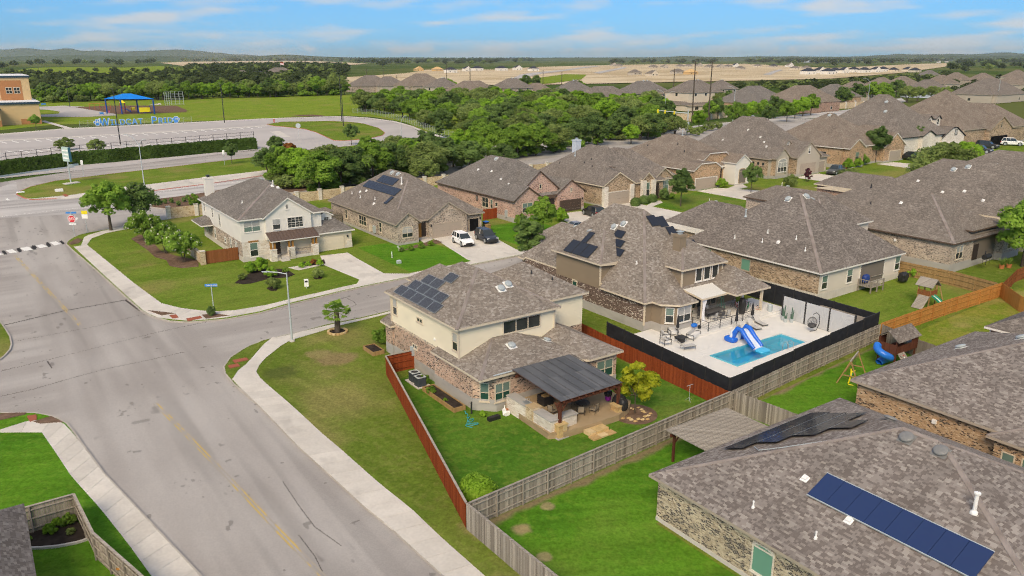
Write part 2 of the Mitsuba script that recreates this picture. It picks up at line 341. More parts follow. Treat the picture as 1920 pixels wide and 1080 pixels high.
B2=block('lawn',[(19.6,12),(19.3,25.0)]+[(18.96,34.38),(18.78,37.00),(18.59,40.77),(18.23,43.84),(18.05,47.31),(17.59,54.57),(17.40,64.21),(16.91,69.95),(16.94,73.05),(17.34,74.91),(18.55,77.03),(20.01,78.40),(22.79,80.17),(27.52,80.65),(30.44,81.27),(36.47,81.46)]+[(45,82.2),(70,82.6),(300,82.6),(300,12)],'grass_olive')
B3=block('lawn',[(10.92,143.83),(11.18,139.13),(12.50,122.37),(13.66,104.91),(14.12,98.79),(14.71,95.66),(16.07,92.60),(17.65,91.05),(19.41,90.29),(21.85,89.54),(25.59,89.60),(29.95,90.92),(37.02,92.29)]+[(42,92.6),(60,93.0),(80,93.2),(300,93.2),(300,158.5),(60,158.5),(38,158),(27,155.5),(22.5,154.2)]+[(18.23,152.42),(15.14,151.33),(13.62,150.30),(12.33,148.16),(11.49,146.29)],'grass_front')
B4=block('lawn',[(-60,106)]+[(0.08,104.14),(0.51,100.00),(0.76,97.06),(0.74,94.05),(0.50,92.29),(-0.05,90.63),(-0.56,89.55)]+[(-60,90.5)],'grass_olive')
MED=block('median',[(29.14,171.37),(31.30,167.01),(34.70,165.36),(55.23,171.17),(59.46,169.38),(65.35,171.70),(67.34,176.77),(59.40,183.51),(48.60,184.90),(38.47,181.76),(32.83,181.15),(30.24,176.59)],'mulch_brown')
ISL=block('lawn',[(7.60,205.36),(8.20,208.48),(11.02,215.88),(16.88,223.06),(23.61,226.13),(33.33,230.08),(51.92,233.98),(71.40,237.85),(80.14,239.99),(90.14,243.37),(104.87,243.28),(115.31,241.75),(126.38,239.91),(132.31,243.21),(137.84,238.01),(137.63,217.03),(123.10,206.28),(92.88,202.09),(71.45,202.24),(58.74,198.96),(47.75,195.44),(28.40,192.71),(18.30,192.85),(9.95,195.36),(8.69,198.68)],'grass_front',kmat='kerb_red')
sheet('school_drive',poly([(-7.19,226.56),(5.61,228.74),(24.69,242.40),(39.06,248.19),(51.63,252.32),(76.75,255.58),(93.71,259.68),(99.31,246.43),(93.04,224.97),(69.11,230.50),(50.83,229.39),(32.62,225.71),(23.10,222.00),(16.51,219.11),(10.15,212.65),(7.89,203.43),(7.36,196.35),(-6.91,198.53)]),-0.125,'asphalt')
# bits beyond
sheet('meadow',poly([(1.76,389.34),(29.11,414.95),(36.96,419.77),(79.73,391.87),(154.16,369.74),(161.46,348.77),(159.23,311.53),(145.82,267.85),(146.06,230.28),(194.57,265.50),(234.10,368.71),(260.59,525.00),(236.03,563.66),(126.69,613.09),(43.72,656.82),(5.90,638.21)]),-0.10,'grass_field')
sheet('school_parking_lot',poly([(1.24,358.05),(12.05,373.81),(35.17,387.26),(77.13,379.61),(118.26,374.48),(139.33,365.31),(150.24,360.45),(155.67,342.15),(155.81,314.99),(150.96,289.37),(141.42,263.97),(133.25,251.63),(126.36,246.54),(116.70,244.64),(105.50,244.70),(90.66,244.75),(75.43,240.83),(77.61,256.67),(-0.83,234.25)]),-0.06,'lot_pale')
block('lawn',[(109.82,346.91),(119.13,353.93),(137.98,340.49),(142.16,326.58),(142.46,317.74),(138.75,295.17),(132.11,275.61),(127.04,267.37),(116.88,260.02),(108.62,260.92),(106.87,264.82),(112.85,296.95),(114.32,313.00),(111.65,328.20),(109.38,337.05)],'grass_front',kmat='kerb_red',dz=0.06)
sheet('lot_walk',poly([(1.40,367.92),(12.28,379.21),(35.77,393.12),(78.41,385.64),(119.77,379.16),(141.12,369.93),(152.18,365.04),(157.61,346.38),(158.26,319.89),(153.17,293.58),(145.82,267.85),(138.00,226.94),(135.58,225.01),(143.12,265.01),(150.48,289.85),(155.29,315.51),(155.67,342.15),(150.24,360.45),(139.21,365.00),(118.06,373.86),(77.00,379.01),(35.08,386.40),(11.99,372.48),(1.28,360.47)]),0.0,'concrete')
sheet('lot_walk',poly([(31.73,447.40),(37.54,384.95),(40.04,385.69),(33.97,449.98)]),0.02,'concrete')
sheet('lot_strip',poly([(0.93,339.80),(10.99,350.09),(39.42,350.97),(71.91,345.30),(108.13,341.68),(107.48,338.26),(71.05,341.38),(38.94,347.15),(10.79,345.46),(0.86,335.52)]),-0.04,'concrete')
sheet('traffic_island',poly([(100.04,312.15),(104.10,314.01),(99.27,286.26),(95.95,289.42)]),-0.03,'concrete')
sheet('playground_yard',poly([(41.68,581.61),(40.06,550.70),(43.86,540.43),(47.26,519.16),(44.84,499.91),(35.88,499.03),(35.09,480.25),(53.12,461.50),(67.93,460.32),(70.33,511.62),(64.81,555.81),(55.68,579.96)]),-0.05,'lot_pale')
sheet('playground_mulch',poly([(58.94,555.62),(76.80,556.20),(109.81,519.06),(104.91,468.24),(100.97,455.95),(88.52,458.69),(69.27,468.87)]),-0.04,'mulch_brown')
sheet('field_path',poly([(98.14,539.20),(105.41,538.12),(108.30,557.23),(117.75,587.23),(119.41,585.27),(106.01,552.21)]),-0.04,'concrete')
sheet('bare_patch',poly([(133.23,382.59),(139.17,387.82),(145.39,385.98),(147.71,374.23),(143.88,371.47)]),-0.05,'mulch_brown')
# far land
sheet('bare_field',poly([(1063.62,5327.00),(1580.85,6993.00),(1905.29,7346.68),(3611.31,10984.78),(2994.69,7633.34),(1777.91,3873.60),(1288.27,2985.37),(1321.43,3702.66),(798.01,2908.44),(594.34,2523.71)]),0.6,'bare_earth')
sheet('bare_field',poly([(295.69,757.88),(436.21,1038.42),(654.21,1273.02),(914.65,1671.02),(1047.78,1578.83),(1470.61,2008.96),(2107.23,2418.29),(2734.71,2724.06),(3215.75,2622.30),(2418.66,1786.25),(1975.83,1321.77),(3509.57,1977.22),(4732.79,2429.14),(2680.10,1373.89),(1419.37,807.46),(933.71,622.91),(762.46,619.74),(634.88,630.97),(467.74,638.75),(381.72,698.32),(326.11,777.30)]),0.5,'bare_earth')
sheet('golf_course',poly([(101.77,2061.39),(189.56,2645.34),(301.21,2818.70),(409.75,2564.94),(605.98,3041.41),(518.18,2331.10),(292.18,1355.81),(201.70,1231.03),(139.44,1264.50),(101.84,1449.33)]),0.5,'grass_field')
sheet('meadow',poly([(639.37,861.28),(825.38,1038.84),(826.37,985.91),(634.12,766.44),(500.85,656.31),(461.29,643.22)]),0.8,'grass_field')
sheet('far_road',poly([(595.27,857.26),(739.65,1045.96),(869.77,1188.03),(1180.92,1486.65),(1598.31,1920.54),(1865.64,2169.18),(1722.27,1994.51),(1467.10,1751.15),(1081.60,1354.26),(789.54,1063.66),(663.86,919.35),(577.66,805.53)]),0.9,'asphalt_pale')
sheet('far_road',poly([(959.77,1125.70),(1497.91,1652.70),(1701.81,1848.87),(1606.52,1736.26),(1354.16,1482.36),(901.45,1042.00)]),0.9,'asphalt_pale')
sheet('far_road',poly([(1055.31,827.39),(1444.41,1103.04),(1592.61,1201.58),(1525.89,1142.62),(1280.57,972.78),(1032.28,794.36)]),0.9,'asphalt_pale')
# ---------------------------------------------------------------- sidewalks: every slab a piece
def resample(pts,n):
 p=np.asarray(pts,float);s=np.r_[0,np.cumsum(np.linalg.norm(np.diff(p,axis=0),axis=1))]
 t=np.linspace(0,s[-1],n)
 return np.stack([np.interp(t,s,p[:,0]),np.interp(t,s,p[:,1])],1)
_rnd=random.Random(5)
for i in range(3):
 k=0.95+0.05*i
 pm('slab_%d'%i,(lambda k:lambda p,n,uv:mix((0.58*k,0.54*k,0.48*k),(0.70*k,0.66*k,0.595*k),fbm(p.x*0.9,p.y*0.9,p.z,4))*(0.92+0.08*noise(p.x*8,p.y*8))*(1-0.14*smoothstep(0.62,0.8,fbm(p.x*0.6+3,p.y*0.35,7.0,4))))(k))
def sidewalk(outer,inner,step=1.75,dz=0.03):
 L=np.linalg.norm(np.diff(np.asarray(inner),axis=0),axis=1).sum()
 n=max(2,int(L/step)+1)
 a,b=resample(outer,n),resample(inner,n)
 k=struct(numbered('sidewalk'))
 for i in range(n-1):
  g=sg.Polygon([a[i],a[i+1],b[i+1],b[i]]).buffer(-0.012,join_style=2)
  if g.area>0.02:put(k,slab(g,dz+_rnd.uniform(-0.004,0.004),0.12),'slab_%d'%_rnd.randrange(3),part='slab')
 return k
sidewalk([(19.35,25.5)]+[(18.96,34.38),(18.78,37.00),(18.59,40.77),(18.23,43.84),(18.05,47.31),(17.59,54.57),(17.40,64.21),(17.18,69.17)],[(21.3,25.5)]+[(20.93,33.14),(20.75,37.44),(20.72,41.88),(20.38,45.96),(20.14,52.27),(19.94,55.79),(19.78,62.30),(19.48,68.17)])
sidewalk([(17.18,69.17),(17.13,71.96),(18.81,73.39),(23.15,79.52),(24.15,80.45)],[(19.48,68.17),(19.42,71.33),(20.84,74.03),(24.23,77.58),(25.38,78.38)],1.6)
sidewalk([(23.80,80.08),(26.02,80.19),(30.23,80.75),(36.22,80.92)]+[(45.5,82.0),(70,82.35),(160,82.35)],[(25.38,78.38),(28.99,79.20),(31.83,79.98),(37.35,80.42)]+[(45.5,81.0),(70,81.1),(160,81.1)],1.8)
sidewalk([(11.71,140.54),(12.82,122.15),(13.94,104.72),(14.38,98.60)],[(13.68,141.00),(14.76,125.97),(15.70,112.42),(16.82,100.28)],1.75)
sidewalk([(14.38,98.60),(14.99,94.99),(17.74,91.44),(19.51,90.69),(22.01,90.13)],[(16.82,100.28),(18.37,96.86),(20.22,94.31),(22.27,92.64),(23.44,92.33)],1.7)
sidewalk([(22.01,90.13),(25.78,90.21),(30.18,91.57),(37.21,92.73)]+[(42,93.0),(60,93.3),(80,93.5),(176,93.5)],[(23.44,92.33),(27.27,92.25),(31.69,93.27),(38.37,94.24)]+[(42,94.4),(60,94.8),(80,95.0),(176,95.0)],1.8)
sidewalk([(13.68,141.00),(15.00,145.81),(17.74,149.01),(23.41,151.62)],[(12.41,138.72),(14.20,148.37),(17.78,151.64),(23.72,154.87)],1.7)
sidewalk([(8.4,30.0)]+[(7.25,42.49),(5.51,52.65),(4.43,58.81),(3.75,64.68),(3.16,69.16),(2.34,71.18)],[(6.2,30.0)]+[(4.89,44.12),(4.36,48.31),(3.53,53.78),(2.46,59.63),(1.84,64.95),(1.36,68.77)],1.75)
sidewalk([(2.34,71.18),(0.92,71.91),(-1.38,71.24)],[(1.36,68.77),(0.02,69.70),(-1.40,70.63)],1.6)
sidewalk([(8.87,196.92),(18.69,191.75),(28.47,193.11),(47.75,195.44),(58.74,198.96),(71.45,202.24)],[(11.55,196.70),(18.27,197.11),(26.57,202.23),(47.90,206.03),(61.32,207.32),(71.89,209.59)],3.0,0.02)
def patch(holder,name,pts,mat,dz=0.045,th=0.06):
 return put(holder,slab(poly(pts),dz,th),mat,part=name)
sw=[k for k in labels if k.startswith('sidewalk')]
patch(sw[1],'brick_ramp',[(17.77,74.79),(18.75,74.79),(18.72,73.96),(17.74,73.97)],'red_brick_tile',0.055);patch(sw[1],'brick_ramp',[(18.56,75.96),(19.92,75.90),(19.92,75.19),(18.53,75.11)],'red_brick_tile',0.055)
patch(sw[1],'planting_strip',[(20.06,78.18),(21.21,79.09),(22.63,79.68),(21.32,76.93),(20.14,75.22),(19.97,75.69)],'grass_olive',0.05);patch(sw[1],'planting_strip',[(17.21,73.51),(18.51,73.43),(17.39,71.46),(17.08,71.06)],'grass_olive',0.05)
patch(sw[4],'brick_ramp',[(16.51,94.66),(17.27,94.62),(17.25,93.19),(16.60,93.17)],'red_brick_tile',0.055);patch(sw[4],'brick_ramp',[(17.87,92.29),(19.50,92.35),(19.45,91.43),(17.80,91.17)],'red_brick_tile',0.055)
patch(sw[4],'planting_strip',[(14.80,98.31),(17.36,95.05),(15.79,95.16)],'mulch_brown',0.05);patch(sw[5],'planting_strip',[(19.70,92.69),(21.00,92.53),(22.38,90.59),(19.76,90.98)],'mulch_brown',0.05)
patch(sw[6],'planting_strip',[(11.33,144.02),(13.01,147.19),(13.64,145.77),(12.76,143.03),(11.54,142.48)],'mulch_brown',0.05)
patch(sw[8],'planting_strip',[(-1.22,74.77),(0.66,73.72),(0.48,73.34),(-1.28,73.32)],'mulch_brown',0.05);patch(sw[8],'planting_strip',[(0.96,71.40),(2.31,71.70),(3.00,69.87),(1.40,70.61)],'mulch_brown',0.05);patch(sw[8],'brick_ramp',[(0.61,72.88),(1.30,72.77),(1.25,71.68),(0.74,71.44)],'red_brick_tile',0.055)
patch(sw[9],'brick_ramp',[(16.03,198.66),(16.79,198.99),(16.94,195.47),(16.14,194.76)],'red_brick_tile',0.05)
# ---------------------------------------------------------------- road paint and wear
def strip(pts,w):
 return sg.LineString(pts).buffer(w/2,cap_style=2,join_style=2)
def paint(name,g,mat,dz=-0.124):
 k=struct(numbered(name));put(k,drape(g,dz),mat)
yl=[(3.61,139.67),(7.49,97.17)]
paint('centre_line',strip([(x-0.13,y)for x,y in yl],0.12),'paint_yellow');paint('centre_line',strip([(x+0.13,y)for x,y in yl],0.12),'paint_yellow')
yl=[(10.09,69.81),(10.70,64.42),(11.74,53.94),(12.58,44.72),(13.22,38.36)]+[(13.0,24.0)]
paint('centre_line',strip([(x-0.13,y)for x,y in yl],0.11),'paint_yellow');paint('centre_line',strip([(x+0.13,y)for x,y in yl],0.11),'paint_yellow')
for i,(a,b,c,d)in enumerate([[(8.93,147.10),(9.82,147.45),(10.32,144.72),(9.34,144.01)],[(6.77,145.78),(7.86,146.19),(8.34,143.78),(7.24,143.19)],[(4.57,145.03),(5.79,145.55),(6.17,142.60),(5.07,142.48)],[(2.60,144.63),(3.54,144.85),(4.10,142.07),(3.10,141.91)],[(0.64,143.82),(1.64,143.99),(2.16,141.50),(1.18,141.35)]]):
 g=sg.Polygon([a,b,c,d]);paint('crosswalk_bar',g,'paint_line')
 cx=g.centroid
 for s in(-1,1):
  q=shapely.affinity.translate(shapely.affinity.scale(g,0.42,1.0),s*1.0,s*0.0)
  paint('crosswalk_bar',q,'mark_black',-0.126)
for pts,w in(([(0.35,102.11),(6.61,104.23),(13.77,104.84)],0.22),([(13.46,104.78),(14.10,99.05)],0.2),([(1.29,95.26),(8.93,95.72),(13.98,97.39)],0.08),([(-0.71,86.25),(3.90,87.17),(13.95,89.61),(19.21,90.20),(25.35,90.26),(30.42,89.81)],0.08),([(-1.02,79.30),(1.48,79.45),(5.06,80.48),(7.91,81.11),(11.06,81.16),(15.21,81.54)],0.10),([(3.30,86.70),(3.50,84.33)],0.12),([(33.96,85.04),(35.34,85.85),(36.45,86.31),(36.75,87.96),(36.56,89.49)],0.07),([(13.50,43.36),(13.52,40.64),(13.27,38.32)],0.05),([(14.88,50.39),(14.71,46.68),(14.67,43.64),(15.28,40.74)],0.05),([(3.69,185.42),(9.36,187.27),(17.07,186.48)],0.25),([(7.98,198.35),(8.54,186.36)],0.15),([(14.96,172.83),(15.05,166.32)],0.15)):
 paint('road_seam',strip(pts,w),'tar' if w>0.15 else 'crack',-0.1245)
paint('lane_line',strip([(17.99,185.84),(28.59,187.40),(39.91,193.19),(57.70,194.32)],0.18),'paint_line',-0.117);paint('lane_line',strip([(3.34,177.60),(14.29,178.78),(25.96,178.02),(32.68,180.43)],0.18),'paint_line',-0.117)
paint('road_arrow',poly([(5.32,200.19),(5.88,201.45),(5.72,200.32),(6.00,198.10),(5.68,197.52),(5.36,198.95)]),'paint_line',-0.117)
stalls=[]
for(ax,ay),(bx_,by_)in zip(resample([(10.74,344.33),(38.83,346.21),(71.05,341.38),(102.62,338.76)],26),resample([(12.27,335.27),(39.91,337.46),(71.54,332.58),(102.74,330.57)],26)):
 stalls.append(strip([(ax,ay),(bx_,by_)],0.5))
for(ax,ay),(bx_,by_)in zip(resample([(3.28,308.11),(24.41,307.84),(57.52,304.19),(81.01,301.09)],22),resample([(5.81,297.44),(26.53,297.60),(58.96,294.00),(81.87,290.61)],22)):
 stalls.append(strip([(ax,ay),(bx_,by_)],0.5))
for g in stalls:paint('parking_line',g,'paint_line',-0.045)
# ---------------------------------------------------------------- driveways, beds, yards
def ground_piece(name,g,mat,dz=0.03,th=0.15):
 k=struct(numbered(name));put(k,slab(g if hasattr(g,'area')else poly(g),dz,th),mat);return k
def driveway(pts,nu=2,nv=4):
 g=poly(pts);u0,v0,u1,v1=g.bounds;k=struct(numbered('driveway'))
 us,vs=np.linspace(u0,u1,nu+1),np.linspace(v0,v1,nv+1)
 for i in range(nu):
  for j in range(nv):
   q=g.intersection(sg.box(us[i],vs[j],us[i+1],vs[j+1])).buffer(-0.015,join_style=2)
   if q.area>0.1:put(k,slab(q,0.035,0.12),'slab_%d'%_rnd.randrange(1,3),part='slab')
driveway([(39.5,93.5),(41.2,96)]+[(40.22,106.34),(41.78,111.75),(45.95,110.94),(45.66,107.08),(45.22,96.70)]+[(49.0,93.5)])
driveway([(58.34,95.90),(60.56,107.72),(60.91,110.99),(67.48,112.51),(71.69,112.84),(68.94,103.37),(67.54,96.38)]+[(69.0,93.6),(58.5,93.6)],3,4)
driveway([(81,93.7)]+[(84.40,102.05),(87.23,110.57),(87.63,113.33),(92.24,113.38),(94.28,113.01),(94.74,111.99)]+[(95.5,114.5),(92.5,93.7)])
driveway([(99,93.7)]+[(99.5,113.6),(107.5,113.6),(108.0,93.7)])
driveway([(126.5,93.7),(127.0,114.0),(133.3,114.0),(138.5,104),(138.5,93.7)])
driveway([(158.0,93.7),(157.5,112.0),(166.5,112.0),(166.0,93.7)])
driveway([(189.5,93.7),(191,112.0),(197.0,111),(199.0,93.7)])
driveway([(222,93.7),(224,112),(236,112),(243,93.7)])
ground_piece('walkway',[(35.53,108.18),(36.26,105.81),(40.16,106.39),(40.73,107.83),(38.34,108.20)],'concrete',0.03)
ground_piece('walkway',[(106.85,108.76),(107.42,107.60),(112.19,109.33),(113.40,111.28),(111.61,111.28)],'concrete',0.03)
ground_piece('walkway',[(128.99,110.13),(130.75,109.48),(138.99,110.34),(144.37,118.07),(143.64,118.69),(139.24,113.77)],'concrete',0.03)
ground_piece('walkway',[(59.06,112.71),(58.28,109.07),(60.70,110.43),(61.18,113.48)],'concrete',0.03)
for pts in([(26.86,104.37),(28.28,106.30),(31.87,110.03),(34.92,107.56),(35.05,103.96),(33.77,103.16),(31.00,103.76),(28.55,102.88),(27.59,103.23)],[(37.29,107.54),(40.64,106.77),(41.45,109.21),(38.15,109.87)],[(29.58,99.39),(30.31,100.10),(30.84,99.74),(30.88,98.80),(30.35,97.66),(29.65,97.85)],[(36.48,100.82),(37.24,101.57),(37.71,101.20),(37.64,100.25),(37.07,99.38),(36.42,99.88)]):
 ground_piece('mulch_bed',pts,'mulch_dark',0.05)
for pts in([(20.39,141.59),(22.20,144.36),(23.05,140.73),(22.57,129.93),(23.84,124.83),(26.00,120.13),(25.05,116.22),(22.80,116.68),(21.68,118.92),(22.05,122.86),(21.02,125.97),(21.05,130.98)],[(53.43,106.71),(56.74,107.13),(60.83,107.50),(60.93,109.77),(56.07,108.55)],):
 ground_piece('mulch_bed',pts,'mulch_brown',0.05)
ground_piece('mulch_bed',[(-2.18,53.17),(-0.46,53.03),(1.99,53.38),(2.59,50.22),(1.92,50.13),(0.77,50.32),(-0.06,50.70),(-1.00,51.35),(-2.01,50.87)],'mulch_dark',0.05)
# lawns of single yards on the blocks
ground_piece('yard',poly([(22.57,37.65),(23.86,31.96),(23.43,22.66)]+[(33,12),(52,12),(52,33.5)]+[(50.27,39.61)]).difference(sg.box(33.0,0,52,31.2)),'grass_bright',0.012,0.1)
ground_piece('yard',poly([(22.7,37.9)]+[(50.43,39.74)]+[(49.6,61.5),(33,63.2),(29.4,61.8)]),'grass_green',0.012,0.1)
ground_piece('yard',poly([(50.2,33.0),(74.2,33.8),(74.2,40.6),(50.2,39.0)]),'grass_bright',0.012,0.1)
ground_piece('yard',poly([(74.6,20),(110,20),(110,41.0),(74.6,40.2)]),'grass_yellow',0.012,0.1)
ground_piece('yard',poly([(74.4,40.4),(101.5,41.2),(101.5,60),(79,62)]),'grass_front',0.012,0.1)
ground_piece('yard',poly([(101.6,41.3),(140,42),(140,62),(101.6,62)]),'grass_olive',0.012,0.1)
for u0,u1,m in((48.5,59.5,'grass_bright'),(69.5,82.0,'grass_bright'),(109,126,'grass_green'),(139,157,'grass_front'),(167,189,'grass_front')):
 ground_piece('front_lawn',sg.box(u0,95.1,u1,113),m,0.012,0.1)
ground_piece('front_lawn',poly([(30.17,96.90),(34.04,99.72),(39.12,105.00),(38.17,95.01),(34.89,94.22),(30.34,93.37),(26.33,93.43),(22.44,93.28)]),'grass_front',0.02,0.1)
# ---------------------------------------------------------------- house builder
def trim(m,n,off):
 L=math.sqrt(sum(float(x)**2 for x in n))
 return m.trim_by_plane([float(x)/L for x in n],float(off)/L)
DIRS={'S':(0,-1),'E':(1,0),'N':(0,1),'W':(-1,0)}
class Mass:
 """A rectangle of the plan with its own roof: slopes per side (None = gable), all in metres above the pad."""
 def __init__(s,u0,u1,v0,v1,ez,pitch=0.6,gable='',ov=0.45,gov=0.3,z0=0.0,mats=None,grp=0,wall=True,clip=None,ztop=None,pitches=None,ovs=None,wclip=None):
  s.ovs=ovs or{};s.wclip=wclip
  s.r=(u0,u1,v0,v1);s.ez=ez;s.p={d:(None if d in gable else(pitches or{}).get(d,pitch))for d in 'SENW'}
  s.ov,s.gov,s.z0,s.mats,s.grp,s.wall,s.clip,s.ztop=ov,gov,z0,mats or{},grp,wall,clip,ztop
 def dist(s,d):
  u0,u1,v0,v1=s.r
  return{'S':-v0,'N':v1,'W':-u0,'E':u1}[d]
 def solid(s,ov,zlo,drop,gx=0.0):
  u0,u1,v0,v1=s.r
  o={d:(ov*s.ovs.get(d,s.ov if s.p[d]is not None else s.gov)+(gx if s.p[d]is None else 0.0))for d in 'SENW'}
  m=prism(sg.box(u0-o['W'],v0-o['S'],u1+o['E'],v1+o['N']),zlo,40)
  planes=[(DIRS[d],s.dist(d)+s.ov,s.p[d])for d in 'SENW' if s.p[d]is not None]
  if s.clip:
   a,b,L,p=s.clip;q=2**-0.5
   n=((DIRS[a][0]+DIRS[b][0])*q,(DIRS[a][1]+DIRS[b][1])*q)
   D=q*(s.dist(a)+s.dist(b)-L)
   m=trim(m,(-n[0],-n[1],0),-(D+ov*s.ov))
   planes.append((n,D+s.ov,p))
  if s.wclip and ov==0:
   a,b,L=s.wclip;q=2**-0.5
   m=trim(m,(-(DIRS[a][0]+DIRS[b][0])*q,-(DIRS[a][1]+DIRS[b][1])*q,0),-q*(s.dist(a)+s.dist(b)-L))
  for n,D,p in planes:
   m=trim(m,(-p*n[0],-p*n[1],-1),-(s.ez-drop+p*D))
  if s.ztop is not None:m=trim(m,(0,0,-1),-(s.ztop-drop))
  return m
def split_faces(m,tests):
 q=m.to_mesh();v,f=np.asarray(q.vert_properties[:,:3],float),np.asarray(q.tri_verts)
 n=np.cross(v[f[:,1]]-v[f[:,0]],v[f[:,2]]-v[f[:,0]]);n/=np.linalg.norm(n,axis=1,keepdims=True)+1e-12
 done=np.zeros(len(f),bool);out=[]
 for t in tests:
  k=t(n)&~done;done|=k;out.append(cut(v,f[k]))
 return out
def cut(v,f):
 if len(f)==0:return None
 i=np.unique(f);mp=np.zeros(len(v),int);mp[i]=np.arange(len(i))
 return(v[i],mp[f])
def mv(m,z):return m.translate([0,0,float(z)])
def union(ms):
 ms=list(ms);return ms[0]if len(ms)==1 else m3.Manifold.batch_boolean(ms,m3.OpType.Add)
HOUSES={}
def house(label,pad,masses,wall='brick_tan',roof='roof_mid',trimm='trim_cream',found='concrete_grey',name='house',cat='house',group=None,fz=0.35,th=0.2):
 k=thing(name,label,cat,group)
 h=HOUSES[k]={'pad':pad,'masses':masses,'key':k}
 groups={}
 for m in masses:groups.setdefault(m.grp,[]).append(m)
 for g,ms in sorted(groups.items(),key=lambda t:str(t[0])):
  A=union(m.solid(1.0,m.ez-0.8,0.0)for m in ms);B=union(m.solid(1.0,m.ez-9,th,0.02)for m in ms)
  shell=mv(A-B,pad)
  up,side=split_faces(shell,[lambda n:n[:,2]>0.12,lambda n:n[:,2]>-9])
  put(k,up,roof,part='roof')
  if side:put(k,side,trimm,part='fascia')
 walls={}
 for m in masses:
  if m.wall:walls.setdefault((m.z0,tuple(sorted(m.mats.items()))),[]).append(m)
 for(z0,mats),ms in walls.items():
  mats=dict(mats)
  W=mv(union(m.solid(0.0,z0,th*0.6)for m in ms),pad)
  by={}
  for d in 'SENWD':by.setdefault(mats.get(d,mats.get('*',wall)),[]).append(d)
  for mat,ds in by.items():
   def t(n,ds=ds):
    k_=np.zeros(len(n),bool)
    for d in ds:
     if d=='D':k_|=(np.abs(n[:,0])<0.98)&(np.abs(n[:,1])<0.98)&(np.abs(n[:,2])<0.5)
     else:k_|=n[:,0]*DIRS[d][0]+n[:,1]*DIRS[d][1]>0.98
    return k_
   f=split_faces(W,[t])[0]
   if f:put(k,f,mat,part='wall')
 low=[m for m in masses if m.wall and m.z0<=0.01]
 if found and low:
  F=[]
  for m in low:
   c=prism(sg.box(m.r[0]-.025,m.r[2]-.025,m.r[1]+.025,m.r[3]+.025),-1.6,fz)
   cl=m.clip or m.wclip
   if cl:
    q=2**-.5;c=trim(c,(-(DIRS[cl[0]][0]+DIRS[cl[1]][0])*q,-(DIRS[cl[0]][1]+DIRS[cl[1]][1])*q,0),-(q*(m.dist(cl[0])+m.dist(cl[1])-cl[2])+.025))
   F.append(c)
  F=union(F)
  put(k,mv(F,pad),found,part='foundation')
 return k
def frame_pt(face,at,a,z,out=0.0):
 """A point of a wall: face S lies at v=at and runs along u, face W lies at u=at and runs along v, D is a 45-degree face through at=(u,v)."""
 if face=='S':return(a,at-out,z)
 if face=='N':return(a,at+out,z)
 if face=='W':return(at-out,a,z)
 if face=='E':return(at+out,a,z)
 q=2**-.5
 return(at[0]+a*q-out*q,at[1]-a*q-out*q,z)
RZ={'S':0.0,'N':180.0,'W':-90.0,'E':90.0,'D':-45.0}
def wbox(face,at,a,z,w,h,out,d):
 """A box on a wall: centre along a, from z upward, standing out by out, d thick."""
 v=BV*np.array([w/2,d/2,h/2])
 m=rot((v,BF),RZ[face])
 return(m[0]+np.array(frame_pt(face,at,a,z+h/2,out-d/2)),m[1])
